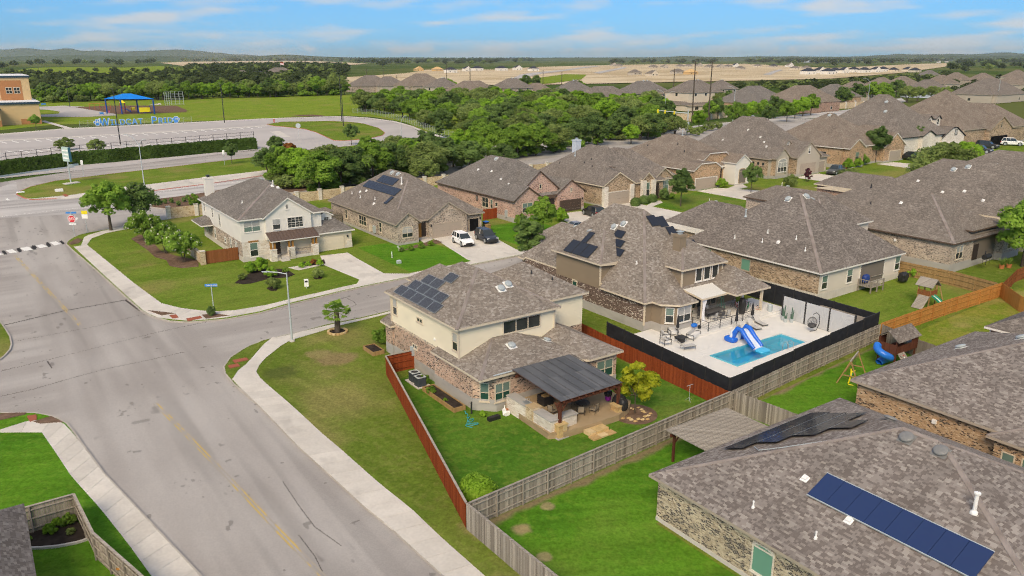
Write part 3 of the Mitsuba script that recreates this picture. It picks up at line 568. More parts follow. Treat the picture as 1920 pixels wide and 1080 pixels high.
def window(h,face,at,a,z,w,hh,cols=1,rows=2,glass=('glass_dark','glass_dark'),fm='trim_cream',fw=0.09,sill=True,arch=False,grid=False):
 """rows 2 = sash window: upper and lower pane; every column its own pair."""
 k=h if isinstance(h,str)else h;pad=HOUSES[k]['pad'];z=z+pad
 key=numbered(k+'__window')
 m=[wbox(face,at,a-w/2+fw/2,z,fw,hh,.06,.09),wbox(face,at,a+w/2-fw/2,z,fw,hh,.06,.09),wbox(face,at,a,z,w-2*fw,fw,.06,.09),wbox(face,at,a,z+hh-fw,w-2*fw,fw,.06,.09)]
 cw=(w-2*fw)/cols
 for c in range(1,cols):m.append(wbox(face,at,a-w/2+fw+c*cw,z+fw,.08,hh-2*fw,.058,.086))
 if rows==2:
  for c in range(cols):m.append(wbox(face,at,a-w/2+fw+(c+.5)*cw,z+hh*.47,cw-.08,.06,.054,.08))
 if grid:
  for c in range(cols):
   m.append(wbox(face,at,a-w/2+fw+(c+.5)*cw,z+fw,.025,hh-2*fw,.045,.05))
   for r in(.28,.72):m.append(wbox(face,at,a-w/2+fw+(c+.5)*cw,z+hh*r,cw-.08,.025,.046,.05))
 if arch:
  n=10;an=np.linspace(0,math.pi,n+1);ro=w/2
  for i in range(n):
   t=(an[i]+an[i+1])/2;L=ro*math.pi/n*1.06
   b=rot((BV*np.array([L/2,.045,fw/2]),BF),0)
   ct,st=math.cos(t-math.pi/2),math.sin(t-math.pi/2)
   v=np.stack([b[0][:,0]*ct-b[0][:,2]*st,b[0][:,1],b[0][:,0]*st+b[0][:,2]*ct],1)
   v=v+np.array([(ro-fw/2)*math.cos(t),0,arch*(ro-fw/2)*math.sin(t)])
   v=rot((v,BF),RZ[face])[0]
   m.append((v+np.array(frame_pt(face,at,a,z+hh,.015)),BF))
  pts=[((ro-fw*.6)*math.cos(t),arch*(ro-fw*.6)*math.sin(t))for t in np.linspace(0,math.pi,13)]
  v=np.array([(x,0,y)for x,y in pts]+[(0,0,0)]);f=np.array([[13,i,i+1]for i in range(12)])
  put(key,(rot((v,f),RZ[face])[0]+np.array(frame_pt(face,at,a,z+hh,.012)),f),glass[0],part='pane')
 put(key,cat(*m),fm,part='frame')
 for c in range(cols):
  ac=a-w/2+fw+(c+.5)*cw
  if rows==2:
   put(key,wbox(face,at,ac,z+hh*.47,cw,hh*.53-fw,.02,.03),glass[0],part='pane')  # upper pane: its paler tone carries the sky reflection as colour
   put(key,wbox(face,at,ac,z+fw,cw,hh*.47-fw,.012,.03),glass[1],part='pane')
  else:put(key,wbox(face,at,ac,z+fw,cw,hh-2*fw,.015,.03),glass[0],part='pane')
 if sill:put(key,wbox(face,at,a,z-.08,w+.12,.08,.10,.12),fm,part='sill')
 return key
def on_wall(k,part,face,at,a,z,w,h,out,mat,d=None):
 return put(k,wbox(face,at,a,z+HOUSES[k]['pad'],w,h,out,d or out+.05),mat,part=part)
def garage(k,at,a,w,h=2.2,mat='garage_tan',face='S',rows=4,trimm='trim_cream',z=0.0):
 pad=HOUSES[k]['pad'];d=numbered(k+'__garage_door')
 for r in range(rows):put(d,wbox(face,at,a,pad+z+r*h/rows+.012,w,h/rows-.024,.03+.002*(r%2),.06),mat,part='panel')
 put(d,cat(wbox(face,at,a-w/2-.08,pad+z,.16,h+.16,.07,.09),wbox(face,at,a+w/2+.08,pad+z,.16,h+.16,.07,.09),wbox(face,at,a,pad+z+h,w,.16,.07,.09)),trimm,part='frame')
def roof_z(m,u,v):
 ds=[(m.dist(d)+m.ov-DIRS[d][0]*u-DIRS[d][1]*v)*m.p[d]for d in 'SENW' if m.p[d]is not None]
 return m.ez+min(ds)
def slope_dir(m,u,v):
 c=[((m.dist(d)+m.ov-DIRS[d][0]*u-DIRS[d][1]*v)*m.p[d],d)for d in 'SENW' if m.p[d]is not None]
 return min(c)[1]
def on_roof(k,m,u,v):return(u,v,HOUSES[k]['pad']+roof_z(m,u,v))
def roof_axes(m,d):
 """(along the eave, up the slope, normal) of the roof plane that falls towards side d."""
 n=DIRS[d];p=m.p[d];q=math.hypot(1,p)
 up=np.array([-n[0]/q,-n[1]/q,p/q]);al=np.array([-n[1],n[0],0.0])
 return al,up,np.cross(al,up)if np.cross(al,up)[2]>0 else-np.cross(al,up)
def tilt_box(c,al,up,nr,w,h,t,lift):
 return(np.asarray(c)+nr*(lift+t/2)+BV[:,:1]*al*w/2+BV[:,1:2]*up*h/2+BV[:,2:]*nr*t/2,BF)
def solar(k,m,d,spots,w,h,label=None,mat='solar_panel',lift=0.09,grid=None,part='solar_panel'):
 """Panels on the roof plane of side d: each a part with a frame of its own."""
 al,up,nr=roof_axes(m,d)
 for(u,v)in spots:
  c=on_roof(k,m,u,v);key=numbered(k+'__'+part)
  put(key,tilt_box(c,al,up,nr,w-.05,h-.05,.035,lift),mat,part='cells')
  fr=[tilt_box(np.asarray(c)+al*s*(w/2-.02),al,up,nr,.03,h-.02,.045,lift)for s in(-1,1)]+[tilt_box(np.asarray(c)+up*s*(h/2-.02),al,up,nr,w-.07,.03,.045,lift)for s in(-1,1)]
  put(key,cat(*fr),'steel_dark' if mat=='solar_black' else 'steel',part='frame')
def turbine(k,m,u,v,mat='vent_grey',r=.36):
 x,y,z=on_roof(k,m,u,v)
 al,up,nr=roof_axes(m,slope_dir(m,u,v))
 key=numbered(k+'__roof_vent')
 base=tilt_box((x,y,z),al,up,nr,.85,.85,.015,.012)
 prof=[(0.001,.30),(r*.5,.295),(r*.85,.265),(r,.21),(r*1.02,.15),(r*.9,.10),(r*.7,.09),(r*.66,.0),(.001,0)]
 dm=lathe(prof[::-1],18);q=dm[0]
 V=np.array([x,y,z])+q[:,:1]*al+q[:,1:2]*up+q[:,2:]*nr
 put(key,base,'white_gloss' if mat=='vent_grey' else mat,part='flashing');put(key,(V,dm[1]),mat,part='dome',smooth=50)
def pipe(k,m,u,v,h=.5,r=.06,mat='white_gloss',cap=False):
 x,y,z=on_roof(k,m,u,v)
 ms=[tube([(x,y,z-.2),(x,y,z+h)],r,8),lathe([(r*2.2,-.05),(r*1.9,.06),(r,.16)],8,(x,y,z))]
 if cap:ms.append(lathe([(r*1.7,-.06),(r*1.7,.02),(.001,.06)],10,(x,y,z+h)))
 put(k,cat(*ms),mat,part='vent_pipe')
def box_vent(k,m,u,v,mat='white_gloss',s=.3):
 al,up,nr=roof_axes(m,slope_dir(m,u,v));c=on_roof(k,m,u,v)
 put(k,cat(tilt_box(c,al,up,nr,s*1.5,s*1.5,.02,.0),tilt_box(np.asarray(c)+up*.04,al,up,nr,s,s,.13,.02)),mat,part='box_vent')
def ridge_line(k,m,p,q,pieces=True,w=.32):
 """Cap shingles along a hip or ridge between two plan points."""
 P,Q=np.array(on_roof(k,m,*p)),np.array(on_roof(k,m,*q))
 L=np.linalg.norm(Q-P);d=(Q-P)/L;a=np.cross(d,[0,0,1.0]);a/=np.linalg.norm(a);up=np.cross(a,d)
 n=max(2,int(L/(.30 if pieces else 1e9)))if pieces else 1
 sag=.30*w if abs(d[2])>.05 else .55*w
 for i in range(n):
  s,e=P+d*(L*i/n),P+d*(L*(i+1)/n-.006)
  v=[]
  for c_,l in((s,.035),(e,.022)):
   v+=[c_+a*w/2+up*(l-sag*.5),c_+up*(l+.01),c_-a*w/2+up*(l-sag*.5),c_+a*w/2+up*(l-sag*.5-.05),c_-a*w/2+up*(l-sag*.5-.05)]
  f=[[0,1,6],[0,6,5],[1,2,7],[1,7,6],[0,3,1],[1,4,2],[1,3,4],[5,6,8],[6,7,9],[6,9,8],[0,5,8],[0,8,3],[2,4,9],[2,9,7]]
  put(k,(np.array(v),np.array(f)),'ridge_cap',part='ridge_cap')
def shed_roof(k,pts,zs,th,mat,under,part='porch_roof'):
 """A sloping slab through the plan points with a height each."""
 v=np.array([(u,w,z)for(u,w),z in zip(pts,zs)],float);v[:,2]+=HOUSES[k]['pad']
 n=len(v);V=np.vstack([v,v-[0,0,th]])
 f=[[0,i,i+1]for i in range(1,n-1)];top=(V,np.array(f))
 s=[[i,n+i,(i+1)%n]for i in range(n)]+[[n+i,n+(i+1)%n,(i+1)%n]for i in range(n)]+[[n,n+i+1,n+i]for i in range(1,n-1)]
 key=numbered(k+'__'+part)
 put(key,cut(V,np.array(f)),mat,part='cover');put(key,(V,np.array(s)),under,part='frame')
 return key
def chimney(k,u,v,z0,z1,w,d,mat,cap='steel_dark'):
 p=HOUSES[k]['pad'];key=numbered(k+'__chimney')
 put(key,bx(u-w/2,u+w/2,v-d/2,v+d/2,p+z0,p+z1),mat,part='shaft')
 put(key,cat(bx(u-w/2-.08,u+w/2+.08,v-d/2-.08,v+d/2+.08,p+z1-.28,p+z1+.002)),mat,part='crown')
 put(key,cat(bx(u-.2,u+.2,v-.2,v+.2,p+z1,p+z1+.28),bx(u-.32,u+.32,v-.32,v+.32,p+z1+.28,p+z1+.36)),cap,part='cap')
def pv_fn(p,n,uv):
 a,h=along(p,n);s=p.z/h
 gx,gy=a/.158,s/.158
 line=dr.maximum(smoothstep(.90,.96,gx-dr.floor(gx)),smoothstep(.90,.96,gy-dr.floor(gy)))
 return mix((0.018,0.020,0.028),(0.16,0.17,0.19),line)
pm('solar_panel',pv_fn,rough=0.14,spec=0.6)
flat('solar_black',(0.014,0.017,0.026),0.16,0.0,0.6)
flat('solar_blue',(0.016,0.034,0.11),0.12,0.0,0.8)
# ---------------------------------------------------------------- the subject house: cream upper floor on pink-tan brick, grey porch cover
SD='solar_screen_dark';GG=('glass_green','glass_dark')
br={'*':'brick_pinktan'};cr={'*':'siding_cream'}
Ma=Mass(32.56,43.06,55.18,68.38,6.35,.60,z0=3.0,mats=cr,grp=1)
Mb=Mass(40.00,48.28,57.34,66.02,6.35,.60,z0=3.0,mats=cr,grp=1)
Mw=Mass(32.56,43.06,55.18,68.38,3.4,.02,mats=br,grp=3,ov=-.05)
Mv=Mass(40.0,48.28,57.35,66.01,3.4,.02,mats=br,grp=3,ov=-.05)
Mc=Mass(32.27,42.56,51.04,59.12,3.12,.34,mats=br,grp=0,gable='N',gov=-.1,pitches={'W':.37},wclip=('W','S',1.45))
Md=Mass(40.99,45.91,49.51,59.12,3.12,.46,mats=br,grp=0,gable='N',gov=-.1,clip=('W','S',1.5,.46))
Me=Mass(32.42,43.35,67.99,69.56,3.0,.5,mats=br,grp=4,gable='N')
Mf=Mass(41.58,46.70,65.03,81.39,3.25,.68,mats={'*':'paint_cream'},grp=5)
H1=house('two-storey house with cream siding over pink-tan brick, solar panels and a dark grey porch cover',0.36,[Ma,Mb,Mw,Mv,Mc,Md,Me,Mf],wall='brick_pinktan',roof='roof_brown',fz=0.75)
# soldier course, corner boards
for a,b in((32.56,55.18),(43.06,55.18),(32.56,68.33)):
 put(H1,bx(a-.075,a+.075,b-.075,b+.075,3.3,6.71),'trim_cream',part='corner_board')
window(H1,'W',32.56,67.44,4.1,.95,1.75,glass=('glass_blind_sky','glass_dark'))
window(H1,'W',32.56,55.77,3.95,.95,1.75,glass=('glass_blind_sky','glass_dark'))
window(H1,'W',32.56,62.27,4.75,1.15,.5,cols=2,rows=1)
window(H1,'W',32.56,63.45,1.75,1.0,.5,cols=2,rows=1)
window(H1,'S',55.18,39.31,4.65,4.3,1.35,cols=3,rows=1,fw=.13,fm='trim_cream',sill=False,glass=('glass_dark','glass_dark'))
window(H1,'S',51.04,34.35,.5,1.6,1.75,cols=2,glass=('glass_green',SD),fm='trim_cream');window(H1,'D',(33.0,51.77),0.0,.5,.85,1.75,glass=('glass_green',SD),fm='trim_cream')
window(H1,'S',49.51,44.5,.8,2.0,1.7,cols=2,glass=('glass_green',SD),fm='trim_cream')
solar(H1,Ma,'W',[(32.88,66.4-i*1.66)for i in range(5)]+[(33.88,65.4-i*1.66)for i in range(4)]+[(34.88,64.5),(34.88,62.84),(35.9,61.95)],1.64,1.14)
turbine(H1,Ma,38.72,57.74);turbine(H1,Ma,39.71,58.03)
turbine(H1,Mc,37.05,53.60);turbine(H1,Mc,40.99,53.60)
pipe(H1,Mb,43.94,60.10,.35,.05,'steel_dark');pipe(H1,Mb,45.72,59.02,.3,.05,'steel_dark')
for(p,q_)in(((32.12,54.73),(37.81,60.40)),):ridge_line(H1,Ma,p,q_)
ridge_line(H1,Ma,(43.50,54.73),(37.84,60.40));ridge_line(H1,Mc,(31.87,50.64),(35.91,55.08));ridge_line(H1,Md,(46.31,49.12),(43.65,51.78))
put(H1,tilt_box(on_roof(H1,Mc,36.65,50.69),*roof_axes(Mc,'S'),6.9,.12,.05,.03),'galv',part='flashing')
on_wall(H1,'lamp','W',32.56,57.74,2.3,.3,.45,.28,'white_gloss');on_wall(H1,'meter_box','W',32.56,63.85,1.0,.5,.9,.22,'galv');on_wall(H1,'vent_hood','W',32.56,59.41,3.9,.2,.2,.12,'white_gloss')
on_wall(H1,'downpipe','W',32.56,68.18,3.0,.1,3.2,.1,'trim_cream')
# porch cover over the patio
pc=shed_roof(H1,[(35.03,50.64),(35.19,44.09),(41.78,44.14),(41.28,50.64)],[3.37,2.82,2.82,3.37],.05,'porch_metal','wood_brown')
def pmf(p,n,uv):
 s=cell_rand(dr.floor((p.x+.1)/.92),dr.floor((p.y+p.x*.05)/3.1),2)
 return mix((0.062,0.066,0.072),(0.125,0.128,0.135),s*.6+fbm(p.x*1.2,p.y*1.2,1,3)*.5)
pm('porch_metal',pmf,rough=.55)
for i in range(8):put(pc,bar((35.1+i*.905,50.55,3.76),(35.22+i*.915,44.15,3.22),.03,.035),'porch_metal',part='seam')
for i in range(9):put(pc,bar((35.45+i*.74,50.4,3.58),(35.55+i*.75,44.0,3.02),.07,.15),'wood_brown',part='rafter')
put(pc,bx(35.1,41.8,44.3,44.47,2.74,2.96),'wood_brown',part='beam');put(pc,bx(35.1,41.8,50.1,50.25,3.1,3.33),'wood_brown',part='beam')
POSTS=[(35.35,44.38),(41.55,44.38)]
for(u,v)in POSTS:
 put(pc,bx(u-.11,u+.11,v-.11,v+.11,1.15,2.74),'wood_brown',part='post')
 for s in((1,0),(0,1)):
  sg_=1 if u<39.41 else-1
  put(pc,bar((u+s[0]*.1*sg_,v+s[1]*.1,2.1),(u+s[0]*.65*sg_,v+s[1]*.65,2.74),.1,.1),'wood_brown',part='brace')
# stone piers, patio, outdoor kitchen: things of their own
for(u,v),lab in zip(POSTS,('square tan stone pier under the near left post of the dark porch cover','square tan stone pier under the right post of the dark porch cover')):
 p=thing('stone_pier',lab,'pier')
 put(p,bx(u-.55,u+.55,v-.55,v+.55,-.1,.1),'concrete_grey',part='footing')
 rr=random.Random(int(u*7))
 z=.1
 for c in range(4):
  hh=.26;n=2
  for side in range(4):
   x=-.42
   for j in range(n):
    w=.84/n
    L=[(u-.42,v+x+w/2,.06,w-.02),(u+.42,v+x+w/2,.06,w-.02),(u+x+w/2,v-.42,w-.02,.06),(u+x+w/2,v+.42,w-.02,.06)][side]
    o=rr.uniform(-.012,.012)
    put(p,bx(L[0]-L[2]/2-o,L[0]+L[2]/2+o,L[1]-L[3]/2-o,L[1]+L[3]/2+o,z+.012,z+hh-.012),'stone_block_%d'%rr.randrange(3),part='stone')
    x+=w
  z+=hh
 put(p,bx(u-.41,u+.41,v-.41,v+.41,.1,z),'stone_tan',part='core');put(p,bx(u-.5,u+.5,v-.5,v+.5,z,z+.09),'stone_block_0',part='cap')
for i,c in enumerate(((0.56,0.41,0.20),(0.62,0.48,0.27),(0.50,0.34,0.16))):pm('stone_block_%d'%i,tone(c,.4,2.5))
pt=thing('patio','raised tan stamped concrete patio under the dark porch cover','patio')
put(pt,slab(poly([(34.6,51.0),(34.3,44.5),(35.4,43.9),(38,43.7),(41.0,43.6),(42.7,44.2),(43.6,45.0),(43.6,49.3),(41.8,50.2),(41.8,51.0)]),.55,1.0),'patio_tan',part='floor')
pm('patio_tan',lambda p,n,uv:mix((0.27,0.19,0.11),(0.46,0.36,0.23),fbm(p.x*.9,p.y*.9,p.z*2,4)))
st=thing('stone_steps','rough tan stone steps leading up to the covered patio','steps')
for i,(a,b,v0,v1,z)in enumerate(((37.2,39.2,42.75,43.65,.36),(37.0,39.4,42.1,42.8,.18))):
 for j in range(3):
  w=(b-a)/3;rr=random.Random(i*5+j)
  put(st,bx(a+j*w+.02,a+(j+1)*w-.02,v0+rr.uniform(-.06,.05),v1,-.1,z+rr.uniform(-.02,.02)),'stone_block_%d'%rr.randrange(3),part='stone')
kt=thing('outdoor_kitchen','L-shaped white stone outdoor kitchen counter with a built-in sink under the dark porch cover','outdoor kitchen')
kz=.55
put(kt,cat(bx(34.50,35.30,44.45,50.65,-.0,kz+.92)),'stone_white',part='base');put(kt,bx(35.30,37.15,44.45,45.20,kz,kz+.92),'stone_white',part='base')
put(kt,cat(bx(34.43,35.40,44.37,46.75,kz+.92,kz+.99),bx(34.43,35.40,47.75,50.65,kz+.92,kz+.99),bx(35.40,37.25,44.37,45.30,kz+.92,kz+.99)),'concrete_grey',part='countertop')
put(kt,bx(34.40,35.20,46.77,47.73,.6,kz+1.12),'stone_tan',part='stone_panel');put(kt,bx(34.35,35.35,46.75,47.75,kz+1.12,kz+1.18),'stone_tan',part='cap')
put(kt,cat(bx(34.75,35.25,47.95,48.75,kz+.985,kz+1.0)),'steel',part='sink');put(kt,tube([(35.25,48.35,kz+1),(35.25,48.35,kz+1.3),(35.10,48.35,kz+1.38),(34.95,48.35,kz+1.3)],.02),'steel',part='faucet')
gr=thing('covered_grill','barbecue grill under a black cover standing at the patio edge','grill')
def lump(c,sx,sy,sz,seed,amp=.08,n=3,flat_top=False):
 s=trimesh.creation.icosphere(n);v=np.asarray(s.vertices)
 v=np.sign(v)*np.abs(v)**.62
 r=1+amp*(meshkit.fbm(v*2.3+seed,3,seed)-.5)*2
 v=v*r[:,None]*[sx,sy,sz]
 return(v+np.asarray(c),np.asarray(s.faces))
put(gr,lump((41.9,44.5,kz+.58),.42,.75,.60,3),'plastic_black',smooth=True,part='cover');put(gr,lump((41.9,44.55,kz+1.12),.33,.52,.18,9),'plastic_black',smooth=True,part='hood')
# patio chairs and table under the cover
def patio_chair(u,v,z,rz,label,seat='seat_beige',fr='steel_dark',group=None):
 k=thing('patio_chair',label,'chair',group)
 def m(b):return rot(b,rz,(0,0,0),(u,v,z))
 put(k,m(bx(-.26,.26,-.26,.26,.40,.46)),seat,part='seat');put(k,m(bar((0,.27,.46),(0,.36,.95),.5,.04,(0,1,0))),seat,part='backrest')
 for a in(-1,1):
  put(k,m(cat(tube([(a*.28,-.26,0),(a*.28,-.26,.62),(a*.28,.28,.66)],.018),tube([(a*.28,.26,0),(a*.28,.38,.98)],.018))),fr,part='leg')
 return k
flat('seat_beige',(0.34,0.29,0.22));flat('seat_grey',(0.10,0.10,0.105));flat('cushion_grey',(0.50,0.49,0.47));flat('cushion_white',(0.72,0.71,0.69))
for u,v,rz,w in((38.4,45.5,150,'near left'),(39.6,45.2,200,'near right'),(38.8,47.3,20,'far left'),(40.0,46.9,-20,'far right'),(36.6,46.9,100,'beside the kitchen counter')):
 patio_chair(u,v,kz,rz,'beige patio chair with dark frame under the porch cover, %s'%(w+' of the table' if w[0]in 'nf' else w))
tb=thing('patio_table','dark round patio table between the chairs under the porch cover','table')
put(tb,lathe([(.001,.70),(.6,.70),(.62,.73),(.6,.75),(.001,.75)],24,(39.2,46.2,kz)),'steel_dark',part='tabletop');put(tb,tube([(39.2,46.2,kz),(39.2,46.2,kz+.7)],.05),'steel_dark',part='pedestal')
fp=thing('fire_pit_cabinet','black cabinet with a wooden top standing deep under the porch cover','cabinet')
put(fp,bx(36.9,37.9,48.5,49.5,kz,kz+.85),'plastic_black',part='body');put(fp,bx(36.95,37.5,48.55,49.0,kz+.85,kz+.98),'wood_honey',part='tray')
pn=thing('purple_bundle','dark bundle with a purple cloth hanging behind the covered grill','bundle')
put(pn,lump((41.6,45.7,kz+1.15),.3,.3,.28,5),'plastic_black',smooth=True,part='top');put(pn,lump((41.6,45.7,kz+.75),.22,.22,.3,6),'cloth_purple',smooth=True,part='cloth')
flat('cloth_purple',(0.22,0.03,0.25))
# air conditioners, planters, hose, pots by the brick wall
for i,(u,v)in enumerate(((31.1,60.9),(31.0,59.65))):
 k=thing('air_conditioner',('dark grey air conditioning unit by the brick wall, the one nearer the red fence end','dark grey air conditioning unit by the brick wall, the one next to the vegetable planter')[i],'air conditioner')
 put(k,prism(sg.box(u-.37,v-.37,u+.37,v+.37).buffer(.06),.08,.92),'ac_dark',part='casing')
 put(k,lathe([(.001,.93),(.12,.94),(.13,.96),(.001,.965)],14,(u,v,0)),'steel_dark',part='fan_hub')
 put(k,cat(*[lathe([(r-.012,.93),(r,.95),(r+.012,.93)],20,(u,v,0))for r in(.18,.25,.32)]),'steel_dark',part='fan_grille')
 put(k,prism(sg.box(u-.4,v-.4,u+.4,v+.4).buffer(.03).difference(sg.Point(u,v).buffer(.34)),.92,.975),'galv',part='top_plate')
flat('ac_dark',(0.045,0.055,0.07),.5)
cp=thing('equipment_pad','pale concrete pad under the two air conditioning units','concrete pad');put(cp,slab(sg.box(30.4,59.0,31.8,61.6),.08,.2),'concrete',part='slab')
for lab,(u0,u1,v0,v1)in(('long timber vegetable planter beside the brick wall',(30.6,31.8,52.9,58.5)),('small timber planter with a green plant at the front corner of the brick wall',(30.6,31.9,69.0,71.4))):
 k=thing('raised_planter',lab,'planter')
 for b in(bx(u0,u1,v0,v0+.08,0,.42),bx(u0,u1,v1-.08,v1,0,.42),bx(u0,u0+.08,v0+.08,v1-.08,0,.42),bx(u1-.08,u1,v0+.08,v1-.08,0,.42)):
  put(k,b,'wood_honey',part='plank')
 put(k,bx(u0+.08,u1-.08,v0+.08,v1-.08,0,.34),'mulch_dark',part='soil')
hs=thing('garden_hose','tangled turquoise garden hose lying on the grass by the brick bay','hose')
rr=np.random.default_rng(4);t=np.linspace(0,1,90)
put(hs,tube(np.stack([31.5-.9*t+.55*np.sin(t*31)*t,52.6-2.9*t+.5*np.cos(t*27)*t,.06+.03*np.sin(t*40)+0*t],1),.03,5),'hose_teal',part='hose');put(hs,tube([(31.75,51.9,0),(31.75,51.9,1.1)],.07,8),'steel_dark',part='pipe')
flat('hose_teal',(0.03,0.33,0.42),.4)
for lab,(u,v),m,r in(('dark rectangular planter box with a small green plant by the brick bay',(32.7,49.9),'plastic_black',.3),('terracotta pot standing against the grey foundation',(34.3,50.4),'terracotta',.2)):
 k=thing('flower_pot',lab,'pot')
 if r>.25:put(k,bx(u-.55,u+.55,v-.2,v+.2,0,.32),m,part='box')
 else:put(k,lathe([(.001,0),(r*.7,0),(r,.34),(r*.9,.34),(r*.8,.28),(.001,.28)],14,(u,v,0)),m,part='pot')
sd=thing('garden_ornament','white weathered garden ornament lying against the grey foundation','ornament')
put(sd,cat(lump((33.9,50.1,.35),.16,.14,.3,7,.3),lump((34.05,49.95,.2),.3,.16,.2,8,.4),bar((33.7,49.95,.1),(34.0,50.15,.9),.06)),'white_gloss',part='figure')
# ---------------------------------------------------------------- brick house bottom right with two solar arrays
M16=Mass(33.3,53.2,5.85,31.5,3.3,.445,mats={'*':'brick_tandark'},pitches={'S':.337})
H16=house('tan and dark brick house with a long row of blue solar collectors on its roof',0.0,[M16],wall='brick_tandark',roof='roof_near',trimm='trim_tan',fz=.3,found='concrete')
al,up,nr=roof_axes(M16,'W')
for i in range(8):
 v=22.95-(i+.5)*1.155;c=np.asarray(on_roof(H16,M16,37.38,v));k_=numbered(H16+'__solar_collector')
 put(k_,tilt_box(c,al,up,nr,1.135,1.93,.06,.10),'solar_blue',part='absorber')
 for s in(-.985,.985):put(k_,tilt_box(c+up*s,al,up,nr,1.15,.045,.09,.09),'galv',part='rail')
al,up,nr=roof_axes(M16,'N')
for v,u0,n in((29.75,38.3,5),(28.2,39.7,4),(26.65,41.3,3),(25.2,42.9,1)):
 for i in range(n):
  k_=numbered(H16+'__solar_panel');c=np.asarray(on_roof(H16,M16,u0+.95+i*1.9,v))
  put(k_,tilt_box(c,al,up,nr,1.88,1.62,.04,.14),'solar_black',part='cells')
  put(k_,tilt_box(c-up*.825,al,up,nr,1.88,.03,.05,.135),'steel',part='frame')
turbine(H16,M16,42.6,20.9,'vent_dark',.40);turbine(H16,M16,42.6,18.9,'vent_dark',.40);turbine(H16,M16,45.6,23.6,'vent_dark',.40)
pipe(H16,M16,39.9,15.6,1.15,.10,'white_gloss',True);pipe(H16,M16,34.3,24.9,.45,.05);pipe(H16,M16,34.5,20.9,.45,.05)
box_vent(H16,M16,37.4,23.8);box_vent(H16,M16,36.3,20.2)
put(H16,tube([on_roof(H16,M16,40.6,24.2),np.add(on_roof(H16,M16,38.6,26.4),(0,0,.1)),np.add(on_roof(H16,M16,38.0,27.6),(0,0,.1)),np.add(on_roof(H16,M16,38.9,28.6),(0,0,.1))],.025,5),'galv',part='conduit')
for a,b in(((33.6,31.2),(43.2,21.6)),((43.25,21.5),(43.25,19.4)),((43.2,19.1),(33.0,5.6)),((43.3,19.1),(53.5,5.6))):ridge_line(H16,M16,a,b,w=.36)
window(H16,'W',33.3,23.2,.75,1.5,1.75,rows=1,glass=('solar_screen','solar_screen'),fm='stone_white',arch=.25)
window(H16,'W',33.3,16.0,.75,1.5,1.75,rows=1,glass=('solar_screen','solar_screen'),fm='stone_white',arch=.25)
put(H16,cat(bx(33.22,33.3,9.4,22.3,2.62,2.9),bx(33.22,33.3,24.1,31.4,2.62,2.9)),'brick_tandark',part='soldier_course')
# slatted patio cover behind it
pg=thing('slatted_patio_cover','weathered slatted wooden patio cover behind the house with blue solar collectors','patio cover')
pu,pv_=(39.2,45.9),(31.9,36.6)
for i in range(34):
 u=pu[0];v=pv_[0]+(pv_[1]-pv_[0])*i/33
 put(pg,bx(pu[0],pu[1],v-.05,v+.05,2.62,2.70),'cedar_grey_pale' if i%3 else 'cedar_grey',part='slat')
for u in(39.6,42.5,45.5):put(pg,bx(u-.04,u+.04,pv_[0],pv_[1],2.44,2.60),'wood_brown',part='joist')
put(pg,bx(pu[0]+.1,pu[1]-.1,pv_[1]-.45,pv_[1]-.3,2.22,2.44),'wood_brown',part='beam')
for u in(39.7,45.3):put(pg,bx(u-.08,u+.08,pv_[1]-.46,pv_[1]-.3,0,2.22),'wood_brown',part='post');put(pg,bar((u+.05,pv_[1]-.38,1.6),(u+.65,pv_[1]-.38,2.2),.08,.08),'wood_brown',part='brace')
# ---------------------------------------------------------------- orange brick house on the right
M17=Mass(56.6,76.0,8.0,32.3,3.25,.46,mats={'*':'brick_orange'})
M17b=Mass(55.9,66.0,5.0,21.4,3.0,.46,mats={'*':'brick_orange'})
H17=house('orange-tan brick house with a broad grey-brown hip roof at the right edge',.75,[M17,M17b],wall='brick_orange',roof='roof_near',trimm='trim_tan',fz=.25)
for a,b in(((57.0,32.0),(66.0,22.9)),):ridge_line(H17,M17,a,b)
ridge_line(H17,M17b,(55.5,21.8),(60.9,16.4))
turbine(H17,M17,67.2,25.2,'vent_grey',.42);turbine(H17,M17,66.2,29.2,'vent_grey',.42)
on_wall(H17,'lamp','W',56.6,25.9,1.95,.3,.3,.2,'white_gloss');window(H17,'W',55.9,20.4,1.35,.9,.75,rows=1,glass=('glass_green','glass_green'),fm='trim_cream');window(H17,'W',55.9,19.1,1.35,.9,.75,rows=1,glass=('glass_green','glass_green'),fm='trim_cream')
put(H17,bx(54.9,56.55,31.0,31.15,.2,2.0),'wood_brown',part='fence_stub')
M18=Mass(77.0,96.0,10.0,31.6,3.2,.5,mats={'*':'brick_red'})
H18=house('red-brown brick house corner with white gutter at the right edge of the yellow lawn',1.5,[M18],wall='brick_red',roof='roof_dark',trimm='trim_white',fz=.25)
put(H18,bar((76.95,31.6,1.6),(76.95,31.6,4.7),.1),'trim_white',part='downpipe')
# roof corner bottom left
M0=Mass(-14,-1.0,38,51.0,3.0,.5,mats={'*':'brick_tandark'})
H0=house('grey shingle roof corner of a house at the bottom left edge of the photo',0,[M0],wall='brick_tandark',roof='roof_dark',trimm='trim_tan')
